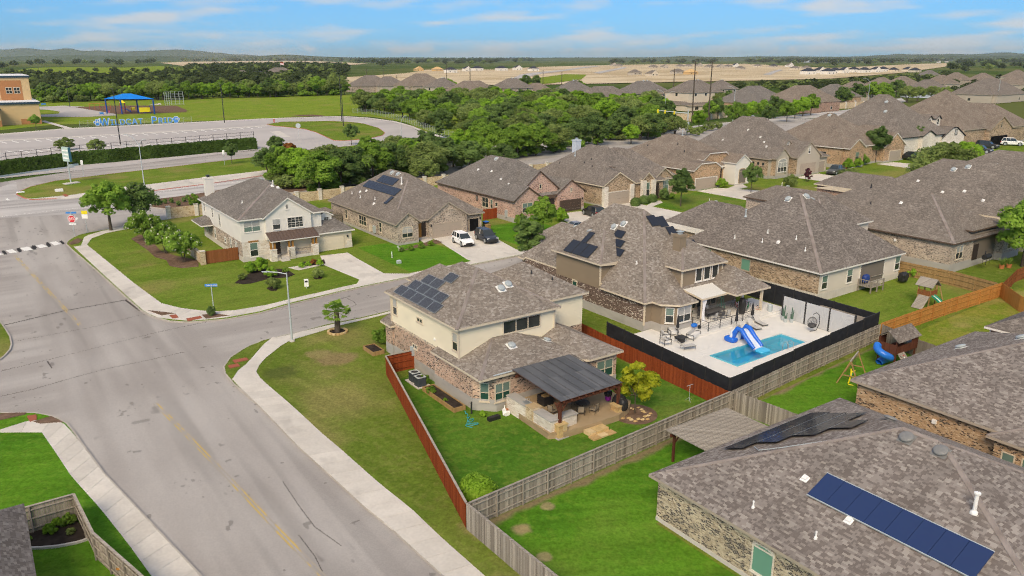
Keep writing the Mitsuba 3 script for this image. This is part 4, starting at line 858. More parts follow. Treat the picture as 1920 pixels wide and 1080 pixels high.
# ---------------------------------------------------------------- brown-sided house by the pool
bb={'*':'siding_brown','W':'brick_brown','N':'brick_brown'}
m3a=Mass(57.5,72.5,57.9,80.0,3.15,.90,mats=bb,grp=0,ovs={'W':.03},pitches={'W':1.0,'E':1.0})
m3h=Mass(57.5,62.0,57.9,65.1,3.15,.90,mats=bb,grp=0,gable='NE',gov=-.3,pitches={'W':1.0})
m3b=Mass(58.6,62.0,55.2,62.0,3.15,.75,mats={'*':'siding_brown'},grp=0,clip=('W','S',1.2,.75))
m3c=Mass(68.0,73.0,54.3,72.0,3.15,.74,mats=bb,grp=0,wall=False)
m3d=Mass(57.45,64.5,65.2,73.4,5.85,.74,z0=2.8,mats={'*':'siding_brown'},grp=1)
m3e=Mass(63.3,69.9,58.15,70.0,5.85,.74,z0=2.8,mats={'*':'siding_brown'},grp=2)
m3f=Mass(58.2,67.0,73.6,81.6,3.15,.9,mats=bb,grp=0,gable='')
m3g=Mass(66.0,72.0,78.0,90.0,3.15,.74,mats=bb,grp=0)
H3=house('two-storey house with brown siding over dark flecked brick beside the swimming pool',.75,[m3a,m3h,m3b,m3c,m3d,m3e,m3f,m3g],wall='brick_brown',roof='roof_brown',trimm='trim_cream',fz=.75)
for m,a,b in((m3a,(57.1,57.5),(64.9,66.2)),(m3d,(57.1,64.8),(60.9,68.6)),(m3e,(62.9,57.75),(66.5,61.35))):ridge_line(H3,m,a,b)
for a,b,z0,z1 in((57.45,65.2,3.2,5.85),(63.3,58.15,3.2,5.85),(69.9,58.15,3.3,5.85),(57.5,57.9,.4,3.1)):put(H3,bx(a-.08,a+.08,b-.08,b+.08,.75+z0,.75+z1),'trim_cream',part='corner_board')
for a in(66.0,67.35,68.7):window(H3,'S',58.15,a,3.95,1.15,1.65,rows=1,fw=.12,fm='trim_white',glass=('glass_dark','glass_dark'))
window(H3,'W',57.5,69.8,.95,.95,1.75,rows=1,fm='trim_cream',glass=('solar_screen_dark','solar_screen_dark'),arch=.3)
window(H3,'S',55.2,60.75,.95,2.1,1.75,cols=2,fm='trim_white',glass=('glass_blind_sky','glass_dark'));window(H3,'D',(59.2,55.8),.0,.95,.95,1.75,fm='trim_white',glass=('glass_green','glass_dark'))
window(H3,'S',57.9,63.3,.3,1.5,2.0,rows=1,fm='trim_tan');window(H3,'S',57.9,65.6,.9,1.9,1.6,cols=2,fm='trim_tan');window(H3,'S',57.9,68.0,.9,1.9,1.6,cols=2,fm='trim_tan')
solar(H3,m3d,'W',[(58.0,71.0),(58.0,69.45),(58.0,67.9)],1.5,1.95,mat='solar_black');solar(H3,m3d,'W',[(59.5,69.85)],.95,1.75,mat='solar_black')
solar(H3,m3a,'W',[(62.15,67.3),(61.3,66.45),(60.5,65.6)],1.55,1.0,mat='solar_black')
solar(H3,m3a,'S',[(65.1,64.95),(66.45,64.8),(66.9,63.5),(68.2,63.2),(69.2,62.2)],1.3,1.55,mat='solar_black')
turbine(H3,m3d,60.5,70.8,'vent_grey');turbine(H3,m3a,62.7,68.9);turbine(H3,m3a,63.2,67.8);turbine(H3,m3e,68.5,61.5);turbine(H3,m3a,62.2,75.5)
pipe(H3,m3a,60.0,62.0,.35,.06);pipe(H3,m3a,62.3,76.7,.6,.1,'galv',True);pipe(H3,m3a,70.6,60.6,.5,.07)
chimney(H3,65.2,60.6,5.2,9.1,1.0,1.1,'siding_brown','galv')
aw=shed_roof(H3,[(63.3,58.2),(63.55,55.2),(71.0,55.35),(69.9,58.2)],[3.6,3.05,3.05,3.6],.22,'awning_white','trim_cream','awning')
def awf(p,n,uv):
 x=p.x/.3
 return mix((0.60,0.585,0.54),(0.70,0.685,0.64),smoothstep(.08,.2,x-dr.floor(x)))
pm('awning_white',awf)
for u,v in((63.75,55.45),(70.6,55.6)):put(H3,bx(u-.07,u+.07,v-.07,v+.07,.75,3.6),'trim_cream',part='awning_post')
put(H3,bx(72.25,72.5,54.1,54.35,.75,3.9),'trim_cream',part='porch_post')
for lab,(u,v)in(('white curtain tied to the near left post of the pool-house awning',(63.85,55.42)),('white curtain tied to the right post of the pool-house awning',(70.45,55.55))):
 k=thing('curtain',lab,'curtain');n=9
 vv,ff=[],[]
 for i in range(12):
  t=i/11;z=3.55-2.7*t;w=.42*(1-.75*math.sin(math.pi*min(1,t*1.15))**1)+.08
  for j in range(n):
   a=j/(n-1)-.5;vv.append((u+.1+a*w*1.5+(.25*(1-t)),v+.07*math.sin(j*2.1)+.02,z))
 for i in range(11):
  for j in range(n-1):
   q0=i*n+j;ff+=[[q0,q0+1,q0+n+1],[q0,q0+n+1,q0+n]]
 put(k,(np.array(vv),np.array(ff)),'cloth_white',smooth=True,part='cloth')
flat('cloth_white',(0.72,0.73,0.78))
# ---------------------------------------------------------------- tan-sided house with the big roof behind the pool
t12={'*':'siding_tan','W':'brick_fieldtan','N':'brick_fieldtan'}
m12a=Mass(80.8,98.2,52.6,73.5,3.2,.72,mats=t12,grp=0,pitches={'W':.82,'E':.8})
m12b=Mass(93.5,102.3,60.0,74.0,5.75,.70,z0=2.8,mats={'*':'siding_tan'},grp=1)
m12c=Mass(88.0,97.0,70.0,84.6,3.2,.70,mats=t12,grp=0)
H12=house('tan-sided house with a large brown hip roof behind the pool screens',1.55,[m12a,m12b,m12c],wall='brick_fieldtan',roof='roof_dark',trimm='trim_white',fz=.45,found='concrete')
for m,a,b in((m12a,(80.4,52.2),(89.3,62.3)),(m12b,(92.1,59.6),(97.2,64.7))):ridge_line(H12,m,a,b,pieces=False,w=.4)
window(H12,'S',52.6,81.9,.9,1.2,1.75,fm='trim_white',glass=('glass_green','glass_dark'));window(H12,'S',52.6,87.0,.9,1.2,1.75,fm='trim_white',glass=('glass_green','glass_dark'));window(H12,'S',52.6,97.6,.9,1.2,1.9,fm='trim_white',glass=('glass_green','glass_dark'))
window(H12,'W',80.8,63.4,1.0,1.5,1.6,rows=1,glass=('solar_screen','solar_screen'),fm='trim_tan');window(H12,'W',80.8,69.8,.9,1.2,1.8,glass=('solar_screen','glass_dark'),fm='trim_cream')
put(H12,bx(89.2,94.4,52.55,52.585,1.55+.3,1.55+2.75),'porch_shade',part='porch_shade_panel');flat('porch_shade',(0.20,0.175,0.15))  # flat panel over the wall, porch shade painted as its colour
put(H12,cat(bx(89.1,89.2,52.5,52.6,1.8,4.4),bx(94.4,94.5,52.5,52.6,1.8,4.4)),'trim_white',part='porch_jamb')
for u,v in((88.2,63.3),(89.7,61.7),(90.8,61.6),(91.9,61.5)):turbine(H12,m12a,u,v,'vent_grey',.4)
pipe(H12,m12a,85.0,67.4,1.0,.1,'galv',True)
for u,v in((82.2,73.5),(83.5,62.5),(82.3,62.3),(83.5,58.2),(82.4,56.0),(82.0,66.5)):pipe(H12,m12a,u,v,.5,.06)
for u,v in((82.0,76.0),(82.7,60.2),(85.5,71.5),(92,63)):box_vent(H12,m12a,u,v)
dk=thing('timber_deck','small grey timber deck with railing at the porch of the tan-sided house','deck')
z=1.55
for i in range(8):put(dk,bx(88.9,91.7,50.75+i*.23,50.75+i*.23+.215,z+.28,z+.33),'cedar_grey',part='plank')
for a in np.linspace(88.95,91.65,10):put(dk,bx(a-.02,a+.02,50.74,50.78,z+.33,z+1.1),'cedar_grey_pale',part='baluster')
for a in np.linspace(50.9,52.4,6):put(dk,bx(88.93,88.97,a-.02,a+.02,z+.33,z+1.1),'cedar_grey_pale',part='baluster')
for u,v in((88.95,50.76),(91.65,50.76),(90.3,50.76),(88.95,52.45)):put(dk,bx(u-.06,u+.06,v-.06,v+.06,z-.4,z+1.15),'cedar_grey',part='post')
put(dk,bx(88.85,91.75,50.68,50.84,z+1.1,z+1.15),'cedar_grey',part='rail');put(dk,bx(88.87,89.03,50.84,52.5,z+1.1,z+1.15),'cedar_grey',part='rail');put(dk,bx(91.7,94.4,52.4,52.5,z+.9,z+.98),'cedar_grey',part='rail')
k=thing('covered_grill','lumpy black covered grill on the grass beside the tan-sided house','grill');put(k,lump((96.6,51.0,1.55+.5),.65,.5,.62,12,.25),'plastic_black',smooth=True,part='cover')
k=thing('blue_tarp_bundle','blue covered bundle standing in the porch opening of the tan-sided house','bundle');put(k,lump((90.2,52.3,1.55+1.0),.55,.3,.5,13,.2),'tarp_blue',smooth=True,part='cover');flat('tarp_blue',(0.02,0.05,0.22),.5)
# ---------------------------------------------------------------- light brick house with the tall porch
t13={'*':'brick_greytan'}
m13a=Mass(105.2,120.0,49.6,74.6,3.2,.63,mats=t13,grp=0,gable='',pitches={})
m13b=Mass(110.6,117.8,50.0,66.0,4.2,.55,mats=t13,grp=1,z0=2.9)
m13c=Mass(117.5,122.5,48.6,68.0,2.9,.55,mats=t13,grp=0)
m13d=Mass(112.0,119.0,72.0,89.0,3.2,.55,mats=t13,grp=0)
H13=house('light tan brick house with a tall dark porch beside the playset yard',2.45,[m13a,m13b,m13c,m13d],wall='brick_greytan',roof='roof_mid',trimm='trim_brown',fz=.2)
put(H13,bx(110.9,117.0,49.55,49.58,2.45,2.45+3.6),'porch_brick_shaded',part='porch_shade_panel');flat('porch_brick_shaded',(0.17,0.145,0.12));put(H13,bx(110.95,112.3,49.5,49.54,2.45,2.45+2.2),'door_dark',part='porch_door')  # flat panel, brick colour darkened to paint the shade of the porch
window(H13,'S',49.6,107.3,.7,1.9,1.9,cols=2,fm='trim_cream',glass=('glass_blind_sky','glass_dark'));window(H13,'S',48.6,119.8,.7,2.2,1.7,cols=2,fm='trim_cream',glass=('glass_blind_sky','glass_dark'))
ridge_line(H13,m13a,(104.8,49.2),(112.5,57),False,.4)
pipe(H13,m13a,112.0,66.0,.6,.08,'steel_dark');pipe(H13,m13a,109.0,64.0,.4,.06,'steel_dark');box_vent(H13,m13a,110,60)
on_wall(H13,'lamp','W',105.2,57.4,2.0,.3,.3,.2,'white_gloss')
sm=thing('smoker_grill','black barrel smoker grill standing at the porch of the light brick house','grill')
put(sm,rot(cat(tube([(-.7,0,1.0),(.7,0,1.0)],.36,14),tube([(-.55,0,1.3),(-.55,0,1.9)],.07)),0,mv=(110.8,47.6,2.4)),'plastic_black',smooth=40,part='barrel')
for a in(-.5,.5):
 for b in(-.2,.2):put(sm,tube([(110.8+a,47.6+b,2.35),(110.8+a,47.6+b,3.2)],.03),'plastic_black',part='leg')
for lab,u,v in(('spiky potted plant near the smoker grill',113.3,46.6),('leafy potted plant right of the spiky potted plant',114.5,46.2)):
 k=thing('potted_plant',lab,'plant');z=float(T(u));put(k,lathe([(.001,0),(.28,0),(.36,.5),(.3,.5),(.001,.42)],14,(u,v,z)),'terracotta',part='pot')
 rr=np.random.default_rng(int(u*10));put(k,cat(*[bar((u,v,z+.45),(u+rr.normal()*.4,v+rr.normal()*.4,z+1.0+rr.random()*.5),.05,.012)for i in range(40)]),'leaf_light',part='leaves')
flat('leaf_light',(0.16,0.26,0.05))
# further roofs of the near row
t14={'*':'brick_red'}
m14a=Mass(125.0,143.0,49.0,76.0,3.2,.70,mats=t14,grp=0);m14b=Mass(131.0,138.0,72.0,88.0,3.2,.62,mats=t14,grp=0);m14c=Mass(136.0,150,52.0,70.0,3.2,.62,mats=t14,grp=0)
H14=house('red brick house with three pale roof vents in a row on its broad roof',3.2,[m14a,m14b,m14c],wall='brick_red',roof='roof_mid',trimm='trim_cream',fz=.2)
for u,v in((132.0,64.0),(132.8,62.2),(134.6,58.6)):turbine(H14,m14a,u,v,'vent_grey',.4)
for u,v in((127.5,63.0),(127.0,56.5),(129.0,68),(128.2,60)):box_vent(H14,m14a,u,v)
m15a=Mass(152.0,168.0,50.0,78.0,3.2,.62,mats=t14,grp=0)
H15=house('brown roofed house at the far end of the near row of houses',4.1,[m15a],wall='brick_greytan',roof='roof_mid',trimm='trim_cream',fz=.2)
# ---------------------------------------------------------------- white two-storey house on the corner
ww={'*':'paint_white'};lw_={'*':'stone_white','W':'brick_greytan'}
n1=Mass(31.2,43.6,115.0,137.1,6.4,.5,z0=2.95,mats=ww,grp=0,pitches={'E':.70})
n2=Mass(34.8,41.8,114.5,124.0,6.35,.70,z0=2.95,mats=ww,grp=0,gable='S')
n3=Mass(31.2,41.8,115.0,137.1,3.1,.02,mats=lw_,grp=1,ov=-.05)
n4=Mass(38.0,48.1,114.2,133.0,3.15,.70,mats={'*':'paint_cream'},grp=2,gable='W',gov=-.3)
n5=Mass(43.9,45.7,116.0,120.0,5.45,.55,z0=3.6,mats=ww,grp=3,gable='S',ov=.25,gov=.2)
n6=Mass(29.6,31.4,131.0,137.0,3.0,.45,mats=ww,grp=4,gable='E',wall=False,ov=.3)
H2=house('white two-storey house with brown metal porch roof on the street corner',0.0,[n1,n2,n3,n4,n5,n6],wall='paint_white',roof='roof_grey',trimm='trim_white',fz=.75,found='concrete')
for v,z,w,h in((135.2,4.5,.8,1.6),(130.2,4.3,.8,1.6),(126.2,3.4,.8,2.2)):window(H2,'W',31.2,v,z,w,h,fm='trim_white')
for v,z,w,h in((135.0,.9,.9,1.7),(129.8,.9,.9,1.7),(123.9,1.3,.9,.9),(120.9,.9,.95,1.75),(118.0,.9,.95,1.75)):window(H2,'W',31.2,v,z,w,h,fm='trim_white',glass=('glass_blind_sky','glass_dark'))
window(H2,'S',115.0,32.9,4.4,2.5,1.65,cols=2,fm='trim_white',glass=('glass_blind_sky','glass_green'));window(H2,'S',115.0,32.9,.6,1.25,2.2,fm='trim_white',glass=('glass_green','glass_dark'))
window(H2,'S',114.5,36.4,4.4,1.25,1.65,fm='trim_white',glass=('glass_blind_sky','glass_dark'));window(H2,'S',114.5,39.3,4.4,2.5,1.65,cols=2,fm='trim_white',grid=True)
window(H2,'S',114.5,38.2,7.3,.5,.8,rows=1,fm='trim_white',glass=('vent_dark',));window(H2,'S',116.0,44.8,3.95,.9,1.25,fm='trim_white',grid=True)
window(H2,'S',115.0,39.5,.9,2.1,1.75,cols=2,fm='trim_white',glass=('glass_blind_sky','glass_dark'))
on_wall(H2,'front_door','S',115.0,36.35,.55,1.05,2.3,.04,'door_dark');on_wall(H2,'shutter_head','S',115.0,32.9,2.85,1.5,.22,.08,'door_wood')
pr=shed_roof(H2,[(34.6,114.45),(34.75,112.7),(42.35,112.7),(42.0,114.45)],[4.15,3.05,3.05,4.15],.14,'metal_brown','trim_white')
flat('metal_brown',(0.105,0.072,0.058),.4)
for i in range(14):put(pr,bar((34.75+i*.555,114.4,4.17),(34.85+i*.56,112.72,3.1),.03,.06),'metal_brown',part='seam')
for i,u in enumerate((35.15,37.9,41.6)):
 p=numbered(H2+'__porch_post')
 put(p,cat(trim(prism(sg.box(u-.45,112.75,u+.45,113.6),0,1.75),(0,0,-1),-1.75)),'stone_white',part='pier')
 put(p,bx(u-.5,u+.5,112.7,113.65,1.75,1.83),'trim_white',part='cap')
 for a in(-.27,.27):put(p,bx(u+a-.1,u+a+.1,112.95,113.4,1.83,3.0),'door_wood',part='timber')
put(H2,cat(bx(34.8,41.9,112.9,115.0,-.3,.5)),'concrete',part='porch_floor')
for i in range(3):put(H2,bx(36.0,37.3,112.9-.32*(i+1),112.9-.32*i,-.2,.5-.14*(i+1)),'concrete',part='step')
for u0,u1,v0,v1 in((38.4,41.2,113.0,113.0),(35.95,35.95,111.9,112.8),(37.35,37.35,111.9,112.8)):
 r_=numbered(H2+'__porch_railing');n=int(max(u1-u0,v1-v0)/.13)
 put(r_,cat(*[tube([(u0+(u1-u0)*t,v0+(v1-v0)*t,.45),(u0+(u1-u0)*t,v0+(v1-v0)*t,1.4)],.012,4)for t in np.linspace(0,1,n)]),'steel_dark',part='baluster')
 put(r_,tube([(u0,v0,1.42),(u1,v1,1.42)],.03),'steel_dark',part='rail')
garage(H2,114.2,44.3,4.8,2.35,'garage_cream',trimm='trim_cream');on_wall(H2,'stone_panel','S',114.2,47.65,.0,.9,1.4,.1,'stone_white');on_wall(H2,'lamp','S',114.2,47.4,1.95,.2,.35,.18,'steel_dark');on_wall(H2,'lamp','S',114.2,42.2,1.95,.2,.35,.18,'steel_dark')
chimney(H2,32.5,136.2,5.0,10.0,1.35,1.2,'paint_white','steel_dark')
for u,v in((36.2,134.3),(38.9,128.2),(39.9,126.3)):turbine(H2,n1,u,v,'vent_grey',.45)
pipe(H2,n1,39.6,124.5,.8,.08);box_vent(H2,n1,38.5,121.5);box_vent(H2,n1,39.2,121.0);pipe(H2,n1,33.5,121,.4)
for a,b in(((30.85,114.6),(38.3,122.0)),):ridge_line(H2,n1,a,b,False,.4)
fw=thing('side_gate_panel','rust-brown fence panel with a stone end post beside the white corner house','fence')
for i in range(22):put(fw,bx(26.35+i*.216,26.35+i*.216+.205,116.98,117.02,.05,1.95),'wood_rust',part='board')
put(fw,bx(25.6,26.3,116.7,117.3,0,2.0),'stone_tan',part='post');put(fw,bx(25.55,26.35,116.65,117.35,2.0,2.1),'stone_white',part='cap');put(fw,bx(26.3,31.15,117.03,117.08,1.6,1.7),'wood_rust',part='rail')
pm('wood_rust',wood((0.20,0.075,0.03),(0.30,0.12,0.05)))
yw=thing('garden_wall','low pale stone wall running back from the rust-brown fence panel','wall');put(yw,bx(25.75,26.15,117.35,135.0,0,1.5),'stone_tan',part='wall');put(yw,bx(25.7,26.2,117.35,135.0,1.5,1.6),'stone_white',part='coping')
# ---------------------------------------------------------------- grey-tan brick house with roof solar
a4=Mass(54.2,70.9,111.6,137.4,3.1,.69,mats={'*':'brick_greytan'},grp=0,pitches={'S':.55})
b4=Mass(60.3,67.5,110.9,122.0,3.15,.64,mats={'*':'brick_greytan'},grp=0,gable='S')
c4=Mass(54.2,57.9,110.1,118.0,3.15,.76,mats={'*':'brick_greytan'},grp=0,gable='S')
H4=house('grey-tan brick house with dark solar panels on its left roof slope',.7,[a4,b4,c4],wall='brick_greytan',roof='roof_mid',trimm='trim_tan',fz=.1)
garage(H4,110.9,63.6,5.3,2.25,'garage_tan',trimm='trim_tan',z=-.2)
put(H4,bx(68.4,70.2,111.52,111.57,.5,2.85),'interior_shade',part='bay_shade_panel');flat('interior_shade',(0.012,0.012,0.013));put(H4,cat(bx(68.3,68.4,111.45,111.6,.5,2.95),bx(70.2,70.3,111.45,111.6,.5,2.95),bx(68.4,70.2,111.45,111.6,2.85,2.95)),'trim_tan',part='bay_frame')  # black panel on the wall paints the unlit inside of the bay
window(H4,'S',110.1,55.9,.8,2.0,1.5,cols=2,fm='trim_cream',glass=('glass_blind_sky','glass_dark'),arch=.35)
on_wall(H4,'front_door','S',111.6,58.7,.2,1.0,2.3,.05,'door_wood');on_wall(H4,'entry_shade_panel','S',111.6,59.6,.2,.9,2.4,.02,'door_dark');on_wall(H4,'lamp','S',110.9,60.65,1.9,.2,.35,.18,'steel_dark');on_wall(H4,'lamp','S',111.6,70.6,1.9,.2,.35,.18,'steel_dark')  # dark entry panel lies flat on the wall, shade painted as colour
for v in(130.4,116.4):window(H4,'W',54.2,v,.75,.95,1.7,fm='trim_cream')
window(H4,'W',54.2,123.4,.75,3.0,1.7,cols=3,fm='trim_cream');on_wall(H4,'meter_box','W',54.2,118.6,.3,.8,1.2,.25,'galv');on_wall(H4,'water_softener','W',54.2,120.0,.3,.4,1.1,.35,'trim_cream')
solar(H4,a4,'W',[(58.75,130.8-i*1.07)for i in range(12)],1.05,1.75,mat='solar_black');solar(H4,a4,'W',[(60.35,128.3-i*1.07)for i in range(6)],1.05,1.75,mat='solar_black');solar(H4,a4,'W',[(57.1,118.75)],1.0,1.85,mat='solar_black')
turbine(H4,a4,61.9,126.9,'vent_grey',.42);turbine(H4,a4,61.9,124.6,'vent_grey',.42);pipe(H4,a4,60.4,120.4,1.2,.1,'white_gloss',True)
for u,v in((56.2,132.0),(56.0,128),(56.5,123)):pipe(H4,a4,u,v,.5)
for u,v in((57.0,130.2),(57.5,128.6),(55.8,122)):box_vent(H4,a4,u,v)
ridge_line(H4,a4,(53.9,111.2),(61.5,120.5),False,.4)
sh=thing('garden_shed','blue-grey garden shed with a low tan roof beside the grey-tan brick house','shed');
put(sh,bx(49.6,52.6,133.2,137.0,0,2.2),'shed_blue',part='wall');put(sh,tilt_box((51.1,135.1,2.3),np.array([0,1.0,0]),np.array([.99,0,.12]),np.array([-.12,0,.99]),4.6,3.8,.12,0),'roof_mid',part='roof');flat('shed_blue',(0.085,0.12,0.19))
for v in(134.0,135.1,136.2):put(sh,bx(49.57,49.6,v-.3,v+.3,1.2,1.9),'glass_dark',part='window')
# ---------------------------------------------------------------- pink brick house
p5={'*':'brick_pink'}
a5=Mass(78.4,94.2,114.8,140.0,3.4,.69,mats=p5,grp=0)
b5=Mass(78.4,84.2,112.4,122.0,3.45,.70,mats=p5,grp=0,gable='S')
c5=Mass(81.6,90.0,115.0,126.0,4.4,.80,z0=0,mats=p5,grp=1,gable='S',ov=.3)
d5=Mass(89.5,96.0,114.4,124.0,3.35,.68,mats=p5,grp=0,gable='S')
H5=house('pink brick house with three stepped front gables and a dark brown garage door',1.35,[a5,b5,c5,d5],wall='brick_pink',roof='roof_grey',trimm='trim_brown',fz=.35)
window(H5,'S',112.4,81.2,1.1,2.3,1.8,cols=2,fm='trim_cream',glass=('glass_green','glass_dark'));window(H5,'S',115.0,86.0,4.6,.55,.9,rows=1,fm='trim_cream');window(H5,'S',114.4,92.8,3.5,.5,.8,rows=1,fm='trim_cream',glass=('vent_dark',))
garage(H5,114.4,92.7,4.9,2.2,'garage_dark',trimm='trim_brown',z=-.3);on_wall(H5,'entry_shade_panel','S',114.8,88.4,0,1.6,2.6,.02,'door_dark');on_wall(H5,'lamp','S',114.4,95.6,1.8,.2,.35,.18,'steel_dark')  # entry is a flat dark sheet with shade put into its colour
window(H5,'W',78.4,122.0,.9,2.2,1.9,cols=2,fm='trim_cream');window(H5,'W',78.4,124.9,1.8,.7,.9,rows=1,fm='trim_brown',glass=('vent_dark',));window(H5,'W',78.4,118.2,1.6,.9,.8,rows=1,fm='trim_cream');window(H5,'W',78.4,119.8,1.0,.8,1.7,fm='trim_cream',glass=('glass_green','glass_dark'))
turbine(H5,a5,85.6,129.0,'vent_grey',.42)
for u,v in((82.6,131),(82.8,126.5),(81.6,121.5),(81.0,118.0)):box_vent(H5,a5,u,v)
on_wall(H5,'meter_box','W',78.4,114.9,.2,.6,1.3,.25,'galv')
sg5=thing('side_gate_panel','red-brown gate panel between the grey-tan brick house and the pink brick house','fence')
for i in range(14):put(sg5,bx(75.3+i*.216,75.3+i*.216+.2,117.98,118.02,.7,2.75),'wood_red',part='board')
# ---------------------------------------------------------------- fieldstone-tan brick house with three small gables
p6={'*':'brick_fieldtan'}
a6=Mass(100.2,116.5,113.8,136.0,3.9,.74,mats=p6,grp=0)
b6=Mass(100.2,107.7,113.4,122.0,4.0,.58,mats=p6,grp=0,gable='S')
c6=Mass(110.2,112.9,113.2,118.0,4.4,.85,mats=p6,grp=1,gable='S',ov=.3)
d6=Mass(114.9,119.4,114.3,122.0,4.4,.70,mats=p6,grp=1,gable='S',ov=.3)
e6=Mass(107.5,121.5,114.6,134.0,3.9,.74,mats=p6,grp=0)
H6=house('tan field brick house with white stone columns and a pale chimney',1.4,[a6,b6,c6,d6,e6],wall='brick_fieldtan',roof='roof_mid',trimm='trim_cream',fz=.2)
garage(H6,113.4,104.2,5.7,2.7,'garage_tan',trimm='stone_white',z=-.15)
for u,v in((100.55,113.35),(107.4,113.35),(110.3,112.9),(112.9,112.9),(114.6,114.2)):put(H6,bx(u-.5,u+.5,v-.25,v+.5,1.0,5.2 if u<109 else 5.6),'stone_white',part='column')
window(H6,'S',113.2,111.55,1.0,1.3,2.8,fm='trim_white',glass=('glass_green','glass_dark'));window(H6,'S',114.3,117.3,1.2,2.6,2.8,cols=2,fm='trim_white',glass=('glass_green','glass_green'));on_wall(H6,'front_door','S',113.8,113.9,.2,1.1,3.2,.9,'door_dark',.95)
chimney(H6,107.5,131.0,5.5,11.0,1.5,1.2,'shed_pale','galv');flat('shed_pale',(0.55,0.60,0.68))
pipe(H6,a6,105.2,128.6,1.0,.1,'galv',True)
for u,v in((103,131),(104,124),(105,123),(103.5,121)):pipe(H6,a6,u,v,.3,.07,'steel_dark')
put(H6,tilt_box(on_roof(H6,a6,104.9,117.4),*roof_axes(a6,'W'),3.6,.16,.05,.04),'trim_brown',part='ridge_vent')
# ---------------------------------------------------------------- houses along the street to the right
p7={'*':'brick_orange'}
a7=Mass(126.4,146.0,117.0,142.0,4.1,.58,mats=p7,grp=0)
b7=Mass(126.4,134.6,114.5,124.0,4.1,.62,mats=p7,grp=0,gable='S',ztop=5.5)
c7=Mass(132.5,141.2,117.6,126.0,5.6,.70,mats=p7,grp=1,gable='S',ztop=7.0,ov=.3)
d7=Mass(138.5,143.2,113.6,120.0,4.9,.68,mats={'*':'paint_white'},grp=2,gable='S',ov=.3)
H7=house('orange brick house with a white arched entry portal and clipped gables',2.1,[a7,b7,c7,d7],wall='brick_orange',roof='roof_warm',trimm='trim_white',fz=.2)
garage(H7,114.5,130.2,6.6,2.35,'garage_tan',trimm='trim_white',z=-.1);window(H7,'S',113.6,140.85,.3,2.4,2.7,rows=1,fm='stone_tan',glass=('porch_shade',),arch=.5,sill=False);on_wall(H7,'entry_shade_panel','S',117.0,137,.2,2.0,3.2,.03,'door_dark');window(H7,'S',117.0,144.6,.8,1.6,2.4,fm='trim_white')  # portal pane and entry panel are flat, their shade is painted
for i,(u,v)in enumerate(((131.5,134.0),(133,126),(131,122))):pipe(H7,a7,u,v,.5,.07,'steel_dark')
pipe(H7,a7,136.0,127.5,1.2,.1,'galv',True);put(H7,tilt_box(on_roof(H7,a7,137.0,119.6),*roof_axes(a7,'S'),2.6,.16,.05,.04),'trim_brown',part='ridge_vent')
p8={'*':'stucco_tan','W':'brick_fieldtan'}
a8=Mass(151.2,169.5,114.8,140.0,4.0,.88,mats=p8,grp=0)
b8=Mass(152.3,156.9,113.5,120.0,4.1,.82,mats=p8,grp=0,gable='S')
c8=Mass(158.7,167.3,112.5,124.0,4.0,.72,mats=p8,grp=0,gable='S')
d8=Mass(159.3,162.3,117.0,124.0,6.4,.7,z0=3,mats=p8,grp=1,gable='S',ov=.3)
e8=Mass(166.5,171.0,113.0,124.0,3.6,.6,mats=p8,grp=0)
H8=house('tan stucco house with a big garage gable, small dormer and bay window',2.9,[a8,b8,c8,d8,e8],wall='stucco_tan',roof='roof_mid',trimm='trim_tan',fz=.1)
garage(H8,112.5,162.9,6.0,2.5,'garage_tan',trimm='stucco_tan');garage(H8,113.0,168.6,3.2,2.4,'garage_tan',trimm='trim_cream');window(H8,'S',112.5,162.9,4.7,.9,1.2,fm='trim_white',arch=.9,glass=('glass_blind_sky','glass_dark'));window(H8,'S',117.0,160.8,6.0,.8,1.0,fm='trim_white',arch=.9,glass=('glass_blind_sky','glass_dark'))
window(H8,'S',113.5,154.6,.9,3.2,2.3,cols=3,fm='trim_white',glass=('glass_blind_sky','glass_dark'),arch=.45)
for v in(116.2,117.6,119.0):window(H8,'W',151.2,v,2.3,.8,.8,rows=1,fm='trim_tan')
for u,v in((160.5,127.6),(161.5,125.6)):turbine(H8,a8,u,v,'vent_grey',.45)
for u,v in((154,131),(157,126),(155.5,121),(153.5,117.5),(154.5,119)):box_vent(H8,a8,u,v)
p9={'*':'brick_orange'}
a9=Mass(177.6,198.5,113.6,136.0,4.5,.68,mats=p9,grp=0)
b9=Mass(178.6,184.8,112.0,120.0,4.4,.62,mats=p9,grp=0,gable='S')
c9=Mass(190.0,204.6,116.0,128.0,4.5,.56,mats=p9,grp=0,gable='S')
d9=Mass(194.0,203.2,112.0,122.0,3.9,.66,mats=p9,grp=0,gable='S')
H9=house('orange brick house with two white-edged gables behind a round street tree',3.4,[a9,b9,c9,d9],wall='brick_orange',roof='roof_warm',trimm='trim_white',fz=.3)
garage(H9,112.0,199.0,5.2,2.6,'garage_tan',trimm='trim_cream');window(H9,'S',112.0,181.9,1.2,1.5,2.2,fm='trim_tan',glass=('glass_green','glass_dark'));window(H9,'S',116.0,197.4,5.8,.7,1.0,rows=1,fm='trim_tan');window(H9,'W',177.6,119,2.6,2.6,.6,rows=1,fm='trim_tan')
for u,v in((187.2,124.4),(188.6,123.8),(184.5,130)):turbine(H9,a9,u,v,'vent_grey',.45)
pa={'*':'stone_white'}
a10=Mass(203.6,227.0,113.4,140.0,5.6,.86,mats=pa,grp=0)
b10=Mass(212.6,218.6,112.4,120.0,5.7,.42,mats=pa,grp=0,gable='S',ztop=7.0)
c10=Mass(224.0,236.0,113.0,124.0,4.6,.50,mats=pa,grp=0,gable='S',ztop=7.2)
